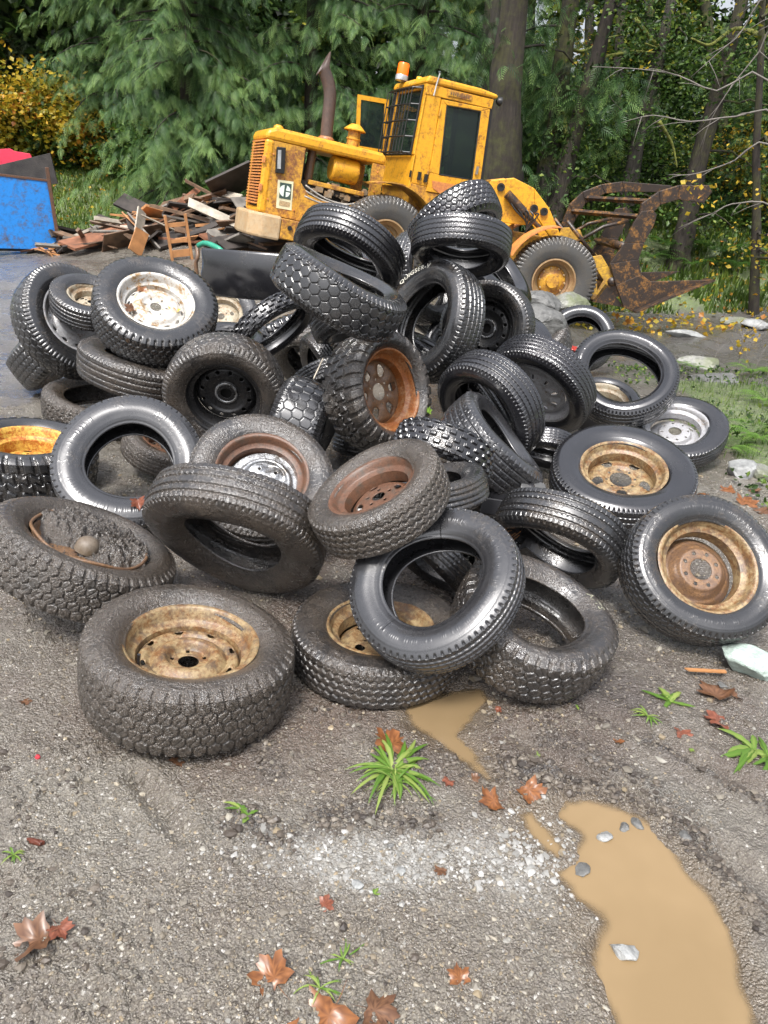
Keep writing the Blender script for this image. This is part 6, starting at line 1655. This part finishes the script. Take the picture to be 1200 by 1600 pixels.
# rocks
def rockmat(name, c, green=0.0):
    m, n, p = mat_new(name); h = N(n); f = h.noise(14, 6, .7); g = h.noise(45, 5, .7)
    col = h.ramp(f, [(.3, tuple(q * .5 for q in c)), (.5, c), (.7, tuple(min(1, q * 1.45) for q in c))])
    if green: col = h.mix(h.ramp(h.noise(6, 4), [(.4, 0.0), (.6, green)]), col, (.10, .12, .04))
    h.l(col, p.inputs['Base Color']); p.inputs['Roughness'].default_value = .45
    h.l(h.bump(g, .006), p.inputs['Normal']); return m
RKG = rockmat('rock_green_white', (.33, .40, .36)); RKW = rockmat('rock_pale', (.24, .245, .24)); RKM = rockmat('rock_mossy', (.20, .20, .18), .7); RKD = rockmat('rock_dark', (.11, .11, .105))
def rock(u, v, size, m, label, seed, z=0.0, dz=0.0, rz=0.0, sub_=3):
    p = ground_pt(u, v, z); lump('rock', (p[0], p[1], th(p[0], p[1]) + dz), size, m, label, 'rock', seed, sub_, .22, rotz=rz)
rock(1168, 1046, (.135, .085, .075), RKG, 'greenish white angular rock wedged at the right truck tyre', 8, .0, .03, -.3, 4)
rock(1160, 725, (.13, .11, .095), RKW, 'pale round-topped rock in the grass at the right edge', 4, .1, .03)
rock(1195, 730, (.10, .1, .07), RKM, 'mossy rock at the right edge beside the pale one', 14, .1, .02)
rock(1095, 560, (.34, .22, .12), RKM, 'flat mossy stone behind the open car tyre', 15, .0, .02, .4)
rock(1110, 595, (.40, .22, .10), RKD, 'long low dark stone behind the silver-wheel tyre', 16, .0, .0, .1)
for (u, v, Y, s, lb, sd_) in ((838, 482, 8.2, (.30, .26, .24), 'rounded grey boulder left of the tyre standing at the back', 5), (880, 470, 8.8, (.30, .26, .16), 'mossy lichen-covered stone in front of the front wheel', 6), (835, 500, 7.7, (.34, .3, .2), 'lower boulder beneath the rounded grey one', 7)):
    p = at_y(u, v, Y); lump('rock', (p[0], p[1], max(th(p[0], p[1]), p[2] - .05)), s, RKM if sd_ == 6 else RKD, lb, 'rock', sd_, 4, .25)
for i, (u, v, s) in enumerate(((944, 1308, .022), (975, 1293, .016), (997, 1287, .02), (972, 1488, .034), (910, 1360, .022), (1070, 1312, .018), (628, 1365, .014), (610, 1325, .012), (1127, 1080, .02), (560, 1385, .016))):
    p = ground_pt(u, v, WZ); lump('stone', (p[0], p[1], max(th(p[0], p[1]), WZ - s * .1) + s * .15), (s * 1.3, s, s * .6), RKW if i % 3 == 0 else RKD, ['small wet stone at the upper left corner of the big puddle', 'tiny stone second in the row at the top of the puddle', 'third stone in the row at the top of the big puddle', 'grey lump of stone sticking out of the middle of the puddle', 'stone on the left shore of the puddle by the fingers of water', 'pale stone on the right shore of the big puddle', 'pebble at the right end of the pale gravel', 'pebble above the pale gravel', 'small stone by the wood splinter', 'pebble at the left end of the pale gravel'][i], 'stone', 20 + i, 3, .25, rotz=i)
# stones and a log across the wet track
for i, (u, v, Y, s, lb) in enumerate(((1085, 485, 13.4, (.42, .12, .09), 'long pale stone lying on the wet black track'), (1030, 380, 16.5, (.2, .16, .14), 'dark round stone at the edge of the moss'), (1160, 455, 14.8, (.3, .2, .1), 'brown clod at the far right of the track'), (1190, 450, 14.2, (.3, .2, .12), 'pale stone at the right edge of the track'))):
    p = ground_pt(u, v, -.2) if i else at_y(u, v, 11.8); p = at_y(u, v, Y); x, y = p[0], p[1]; lump('stone', (x, y, th(x, y) + .03), s, RKM if i == 2 else RKW if i in (0, 3) else RKD, lb, 'stone', 40 + i, 3, .25, rotz=-.2)
p = ground_pt(984, 503, 0); q = MB(); q.tube(crs([(0, 0, -.05), (.01, 0, .10), (.02, .01, .24)], 8), [.075, .07, .06, .055, .05, .045, .03, .01], 9)
o = q.build('stump', simple('stump_splintered', (.26, .15, .07), .7, var=.5, scale=12, bump=.01), None); o.location = (p[0], p[1], th(p[0], p[1])); tag(o, 'splintered orange-brown stump end beside the open car tyre', 'stump')
for (u, v, s, lb) in ((947, 494, .22, 'pale green weed right of the tyre standing at the back'), (968, 505, .2, 'bright clover clump left of the splintered stump'), (1065, 572, .16, 'little weed in front of the flat mossy stone')):
    p = ground_pt(u, v, 0); fern(p[0], p[1], s, lb, None, WEED, 1)

# fallen maple leaves
LB = [leafmat('leaf_orange', [(0, (.12, .045, .020)), (1, (.29, .115, .042))], .1, .3), leafmat('leaf_brown', [(0, (.085, .04, .024)), (1, (.20, .10, .055))], .1, .3), leafmat('leaf_red_brown', [(0, (.12, .035, .022)), (1, (.28, .10, .06))], .1, .3), leafmat('leaf_green', [(0, (.20, .42, .05)), (1, (.36, .55, .10))], .3, .35), leafmat('leaf_yellow', [(0, (.55, .36, .06)), (1, (.66, .48, .12))], .2, .35)]
OUT = []
for a_, r_ in ((90, 1.0), (80, .76), (72, .78), (62, .56), (54, .80), (40, .98), (32, .74), (20, .74), (8, .52), (-8, .66), (-22, .76), (-36, .52), (-60, .42), (-80, .26)):
    OUT.append((a_, r_))
OUTL = OUT + [(180 - a_, r_) for a_, r_ in reversed(OUT[1:])]
def maple(x, y, z, s, mat, label, curl=.25, rz=0.0, tilt=(0, 0), seed=0, cat='leaf', group=None, parent=None):
    r2 = np.random.default_rng(seed); rings = [0, .35, .7, 1.0]; n = len(OUTL)
    V = [(0, 0, 0)]; 
    for f in rings[1:]:
        for a_, r_ in OUTL:
            rr = r_ * (f if f == 1 else f * (.75 + .25 * min(1, .5 / r_ if r_ > .5 else 1))) * (1 + .05 * r2.standard_normal()); t = math.radians(a_); V.append((rr * math.cos(t), rr * math.sin(t), 0))
    V = np.array(V) * s
    V[:, 2] = s * (curl * (V[:, 0] / s) ** 2 * r2.uniform(.3, 1.2) - curl * .6 * (V[:, 1] / s) ** 2 * r2.uniform(-.6, 1) + .06 * np.sin(V[:, 0] / s * 7 + seed) + .06 * np.cos(V[:, 1] / s * 8 + seed) + .05)
    F3 = [(0, 1 + i, 1 + (i + 1) % n) for i in range(n)]; F4 = [(1 + k * n + i, 1 + (k + 1) * n + i, 1 + (k + 1) * n + (i + 1) % n, 1 + k * n + (i + 1) % n) for k in range(2) for i in range(n)]
    k0 = len(V); st = np.array([(0, -.02 * s, .03 * s), (.012 * s, -.5 * s, .06 * s), (-.012 * s, -.5 * s, .06 * s), (.06 * s, -.95 * s, .10 * s)]); V = np.vstack([V, st])
    o = np_mesh('maple_leaf' if cat == 'leaf' else name, V, [np.array(F3 + [(k0, k0 + 1, k0 + 2), (k0 + 1, k0 + 3, k0 + 2)]), np.array(F4)], [mat], dict(rnd=np.clip(.5 + .5 * np.sin(np.arange(len(V)) * 1.7), 0, 1)), smooth=True, parent=parent)
    o.location = (x, y, z); o.rotation_euler = (tilt[0], tilt[1], rz); tag(o, label, cat, group); return o
LV = [(612, 1172, .068, 0, 'large orange-brown leaf above the rosette weed', .2), (770, 1258, .045, 0, 'orange leaf standing curled left of the fingers of water', .9), (825, 1238, .048, 0, 'orange-brown leaf folded at the top of the water fingers', .9), (1118, 1088, .075, 1, 'large brown leaf below the wood splinter', .5), (1125, 1128, .055, 2, 'pinkish brown leaf below the large brown one', .3), (1065, 1148, .036, 2, 'small red-brown curled leaf left of the right-hand weeds', .6), (507, 1410, .024, 2, 'small red leaf on the left of the pale gravel', .4), (428, 1538, .052, 0, 'orange-brown leaf near the bottom, left of centre', .3), (515, 1592, .075, 0, 'large orange leaf cut by the bottom edge', .3), (585, 1580, .05, 1, 'dull brown leaf half sunk in mud at the bottom edge', .1), (718, 1530, .030, 0, 'small orange leaf alone at the bottom centre', .5), (62, 1472, .060, 1, 'dark crumpled leaf at the lower left', .8), (92, 1455, .032, 2, 'red part-curled leaf against the dark crumpled one', .6), (1165, 790, .075, 0, 'orange leaf in the grass above the truck tyre', .4), (1140, 770, .06, 0, 'orange leaf left of the one in the grass', .4), (1190, 800, .06, 1, 'brown leaf at the right edge in the grass', .3), (1150, 735, .06, 0, 'leaf leaning on the pale rock', .5), (1100, 775, .05, 0, 'small orange leaf near the top of the truck tyre', .3), (700, 1225, .022, 2, 'reddish scrap of leaf right of the rosette weed', .3), (740, 1218, .018, 1, 'brown scrap of leaf right of the reddish scrap', .3), (865, 1090, .03, 1, 'brown leaf scrap below the dusty tyre', .4), (968, 1160, .02, 0, 'orange scrap left of the weeds on the right', .3), (38, 1095, .022, 1, 'dark curled leaf left of the front tyre', .7), (275, 1195, .03, 1, 'faint brown leaf pressed in mud below the front tyre', .05), (780, 1110, .016, 2, 'tiny red-brown leaf right of the small puddle', .3), (1175, 770, .05, 1, 'brown leaf behind the truck tyre at the right', .3), (905, 800, .05, 2, 'rusty brown leaf in front of the golden wheel', .1), (880, 808, .03, 0, 'small rust-coloured leaf left of the rusty brown one', .1), (688, 1360, .02, 1, 'brown scrap lying on the pale gravel', .2), (1145, 1090, .03, 1, 'curled brown leaf between the splinter and the rock', .6)]
for i, (u, v, s, mi, lb, cu_) in enumerate(LV):
    s *= 1.3; p = ground_pt(u, v, 0); maple(p[0], p[1], th(p[0], p[1]) + .002 + s * .04, s, LB[mi], lb, cu_ * .7, rz=i * 1.9, tilt=(.25 * math.sin(i * 2.1), .25 * math.cos(i * 3.3)), seed=i)
# leaves lying on tyres
def on_tyre(key, ang, rf, s, mat, label, seed, curl=.3):
    x, y, z, nx, ny, nz, Rr, Wd = POSE[key]; M = wheel_matrix((x, y, z), (nx, ny, nz))
    P = M @ Vector((Rr * rf * math.cos(ang), Rr * rf * math.sin(ang), Wd / 2 * 1.0 + .006 if rf > .62 else Wd * .16))
    o = maple(0, 0, 0, s, mat, label, curl, seed=seed); o.matrix_world = Matrix.Translation(P) @ M.to_3x3().to_4x4() @ Matrix.Rotation(seed * 1.3, 4, 'Z')
on_tyre('t8', -1.9, .28, .055, LB[4], 'yellow-brown maple leaf inside the white wheel, right of its hub', 3, .4); on_tyre('t8', 1.7, .40, .05, LB[1], 'crumpled brown leaf inside the white wheel, left of its hub', 5, .7)
on_tyre('t8', .3, .42, .045, LB[0], 'orange leaf at the top inside the white wheel', 6, .5)
on_tyre('t17', .1, .98, .040, LB[3], 'fresh green leaf stuck on top of the star-wheel tyre', 7); on_tyre('t17', -2.2, .84, .032, LB[3], 'green leaf low on the sidewall of the star-wheel tyre', 8)
on_tyre('t11', 3.0, .9, .018, LB[0], 'tiny orange leaf on the leaning silver-wheel tyre', 9); on_tyre('t29', 3.3, .55, .03, LB[4], 'yellow leaf bit on the black wheel', 10)
on_tyre('t4', 3.3, .66, .05, LB[2], 'curled red-brown leaf on the lower bead of the open grey tyre', 11, .9)

# weeds
def weed(u, v, n, L, wd, label, spread=1.0, rise=.5, fine=False, seed=0):
    p = ground_pt(u, v, 0); r2 = np.random.default_rng(seed + 100)
    V, F, R2 = [], [], []
    for i in range(n):
        az = 2 * math.pi * i / n * spread + r2.uniform(-.3, .3) if n > 20 else r2.uniform(0, 6.28) ** 1.0; l = L * r2.uniform(.35, 1.2); w_ = wd * r2.uniform(.7, 1.2); m_ = 7; rs = rise * r2.uniform(.3, 1.2); bend = r2.uniform(-.35, .35); k = len(V); rr = r2.uniform(.1, .8)
        for j in range(m_ + 1):
            t = j / m_; a2 = az + bend * t; ww = w_ * math.sin(math.pi * (.12 + .88 * t)) ** .8 * (1 + .18 * math.sin(j * 2.6)) if j < m_ else .0005
            c = np.array([math.cos(a2) * l * t, math.sin(a2) * l * t, l * (rs * t - rs * 1.05 * t * t) + .004]); s_ = np.array([-math.sin(a2), math.cos(a2), 0])
            V += [c - s_ * ww / 2, c - [0, 0, ww * .18], c + s_ * ww / 2]; R2 += [rr, rr + .3, rr]
        for j in range(m_): q_ = k + j * 3; F += [(q_, q_ + 1, q_ + 4, q_ + 3), (q_ + 1, q_ + 2, q_ + 5, q_ + 4)]
    o = np_mesh('weed', np.array(V), [np.array(F)], [WEED], dict(rnd=np.clip(R2, 0, 1)), smooth=True); o.location = (p[0], p[1], th(p[0], p[1])); tag(o, label, 'weed')
weed(612, 1212, 44, .165, .017, 'rosette of long bright green leaves in the middle of the mud', seed=1)
weed(617, 1232, 30, .10, .005, 'tuft of fine grass under the rosette', rise=1.2, seed=2)
weed(1048, 1098, 9, .10, .024, 'bunch of bright leaves on the right below the truck tyre', seed=3); weed(1010, 1125, 16, .06, .008, 'ragged feathery weed left of the bunch of bright leaves', seed=4, rise=.9)
weed(1178, 1172, 11, .15, .026, 'long-leaved weed at the right edge', seed=5); weed(1200, 1185, 9, .14, .02, 'weed cut by the right edge', seed=15)
weed(375, 1268, 8, .05, .014, 'sparse sprig of small leaves below the front tyre', seed=6); weed(388, 1285, 5, .03, .014, 'tiny sprig just below the sparse one', seed=7)
weed(22, 1340, 14, .035, .006, 'small yellow-green tuft at the left edge', seed=8, rise=1.0)
weed(536, 1495, 9, .065, .005, 'thin grassy sprig near the bottom', seed=9); weed(500, 1548, 12, .06, .005, 'yellowish grass tuft near the bottom leaf', seed=10, rise=.9)
weed(900, 1108, 2, .018, .012, 'single green leaf bit right of the small puddle', seed=11); weed(1078, 1170, 4, .02, .012, 'tiny clover above the right-hand rut', seed=12); weed(840, 1185, 9, .03, .003, 'tiny grass blades left of the big puddle', seed=13, rise=1.2)
weed(585, 1395, 3, .02, .008, 'little green shred on the pale gravel', seed=16)
# splinter, cone, berry
a = ground_pt(1072, 1050, .01); b_ = ground_pt(1132, 1054, .01)
q = board('wood_splinter', a + [0, 0, .012], b_ + [0, 0, .015], .018, .006, WD[2], 'orange splinter of wood in front of the greenish rock', None, 'splinter')
p = ground_pt(58, 1318, 0); lump('fir_cone', (p[0], p[1], th(p[0], p[1]) + .008), (.030, .012, .011), LB[2], 'small reddish fir cone at the left', 'cone', 60, 3, .5, rotz=-.3)
p = ground_pt(60, 1190, 0); lump('berry', (p[0], p[1], th(p[0], p[1]) + .007), (.009, .008, .009), simple('berry_red', (.35, .02, .03), .3), 'red berry left of the front tyre', 'berry', 61, 2, .05)
p = ground_pt(18, 905, 0); board('white_straw', p + np.array([-.10, .10, .02]), p + np.array([.09, -.06, .02]), .008, .004, WD[4], 'pale straw on the mud by the torn-wheel tyre', None, 'straw')
# rubbish inside the tyre at the back right
x, y, z, *_r = POSE['t35']
lump('plastic_scrap', (x - .05, y - .05, z - .12), (.10, .08, .07), simple('scrap_red', (.35, .04, .03), .3, var=.5, scale=30), 'crumpled red scrap in the tyre standing at the back', 'scrap', 62, 3, .5)
lump('plastic_scrap', (x + .02, y - .12, z - .08), (.05, .05, .05), simple('scrap_white', (.6, .6, .6), .3), 'white scrap above the red one in the tyre at the back', 'scrap', 63, 3, .5)
# straw stick on the bald wide tyre
sp = at_y(505, 560, 3.9); sq = at_y(490, 592, 3.8); board('stick', sp, sq, .006, .006, WD[4], 'thin pale stick standing on the bald honeycomb tyre', None, 'stick')

# bare overhanging shrub at the right and the sapling by the track
def twigs(paths, Y, r, mat): 
    b = MB()
    for P in paths:
        c = crs([at_y(u, v, Y + .15 * i) for i, (u, v) in enumerate(P)], 16); b.tube(c, np.linspace(r, r * .25, 16), 5)
        for k in range(3, 15, 2):
            d = (c[k] - c[k - 1]); d /= np.linalg.norm(d); e = rng.normal(size=3) * .6 + d; e /= np.linalg.norm(e); l = rng.uniform(.15, .45)
            b.tube([c[k], c[k] + e * l * .5, c[k] + e * l + [0, 0, -.03]], [r * .35, r * .25, r * .12], 4)
    return b
root = empty('bare_shrub', Matrix.Translation(tuple(at_y(1330, 500, 9.6)))); tag(root, 'leafless shrub reaching long grey twigs in from the right edge', 'shrub')
TW = simple('twig_grey', (.14, .125, .11), .7)
o_ = np.array(root.location)
b = twigs([[(1330, 420), (1210, 131), (1120, 142), (1060, 118), (1000, 108), (925, 104)], [(1330, 440), (1215, 232), (1140, 255), (1085, 272), (1045, 273)], [(1330, 400), (1225, 190), (1150, 182), (1080, 190), (1020, 180), (970, 192)], [(1330, 460), (1220, 330), (1150, 318), (1110, 335), (1060, 356)], [(1330, 430), (1230, 60), (1180, 90), (1120, 170), (1090, 240)], [(1330, 420), (1220, 20), (1150, 60), (1080, 120)]], 9.4, .014, TW)
b.V = [v - o_ for v in b.V]; b.build('branches', TW, root, smooth=True)
i = 0
for (u, v) in ((1094, 288), (1100, 312), (1002, 114), (1098, 300), (1155, 318), (1120, 290), (1085, 310)):
    p = at_y(u, v, 9.5 + .1 * i) - o_; maple(p[0], p[1], p[2], .045, LB[4], None, .4, rz=i, tilt=(1.1, .3 * i), seed=70 + i, cat='x', parent=root) if False else None
    i += 1
n = 34; c = np.array([at_y(u, v, 9.6) for u, v in ((1094, 288), (1100, 312), (1002, 114), (1150, 300))]); P = c[rng.integers(0, 4, n)] + rng.normal(size=(n, 3)) * [.13, .1, .09] - o_
V, F, r = quads(P, rng.uniform(.04, .08, n), .5 + .3 * rng.random(n), .9); np_mesh('leaves', V, [F], [YELLO], dict(rnd=r), parent=root, smooth=False)
p = ground_pt(1155, 562, .0); z = th(p[0], p[1])
sp = empty('sapling', Matrix.Translation((p[0], p[1], z))); tag(sp, 'little sapling with a few yellow leaves beside the wet track', 'sapling')
b = MB(); b.tube(crs([(0, 0, 0), (.01, 0, .22), (-.02, 0, .42), (0, 0, .56)], 10), np.linspace(.012, .004, 10), 6)
for i in range(7): a = rng.uniform(0, 6.3); zz = .18 + .05 * i; b.tube([(0, 0, zz), (.10 * math.cos(a), .08 * math.sin(a), zz + .12), (.17 * math.cos(a), .12 * math.sin(a), zz + .2)], [.005, .004, .002], 5)
b.build('stem', TW, sp, smooth=True)
n = 26; V, F, r = quads(np.stack([rng.normal(size=n) * .10, rng.normal(size=n) * .08, .40 + rng.normal(size=n) * .10], 1), rng.uniform(.04, .07, n), .45 + .3 * rng.random(n), .9); np_mesh('leaves', V, [F], [YELLO], dict(rnd=r), parent=sp, smooth=False)
# dark bare stems by the track
for i, (u, v, hh_) in enumerate(((1190, 540, .5), (1120, 540, .35), (1175, 520, .45))):
    p = ground_pt(u, v, 0); b = MB(); b.tube(crs([(0, 0, 0), (.03, 0, hh_ * .5), (-.02, 0, hh_)], 8), np.linspace(.006, .002, 8), 5); b.tube([(0.02, 0, hh_ * .4), (.12, .02, hh_ * .75)], .003, 4); b.tube([(0.01, 0, hh_ * .6), (-.1, .02, hh_ * .9)], .003, 4)
    o = b.build('dead_stem', TW, None); o.location = (p[0], p[1], th(p[0], p[1])); tag(o, ['dead twig at the right edge by the sapling', 'dead twig left of the sapling', 'dead twig between the sapling and the edge'][i], 'twig')
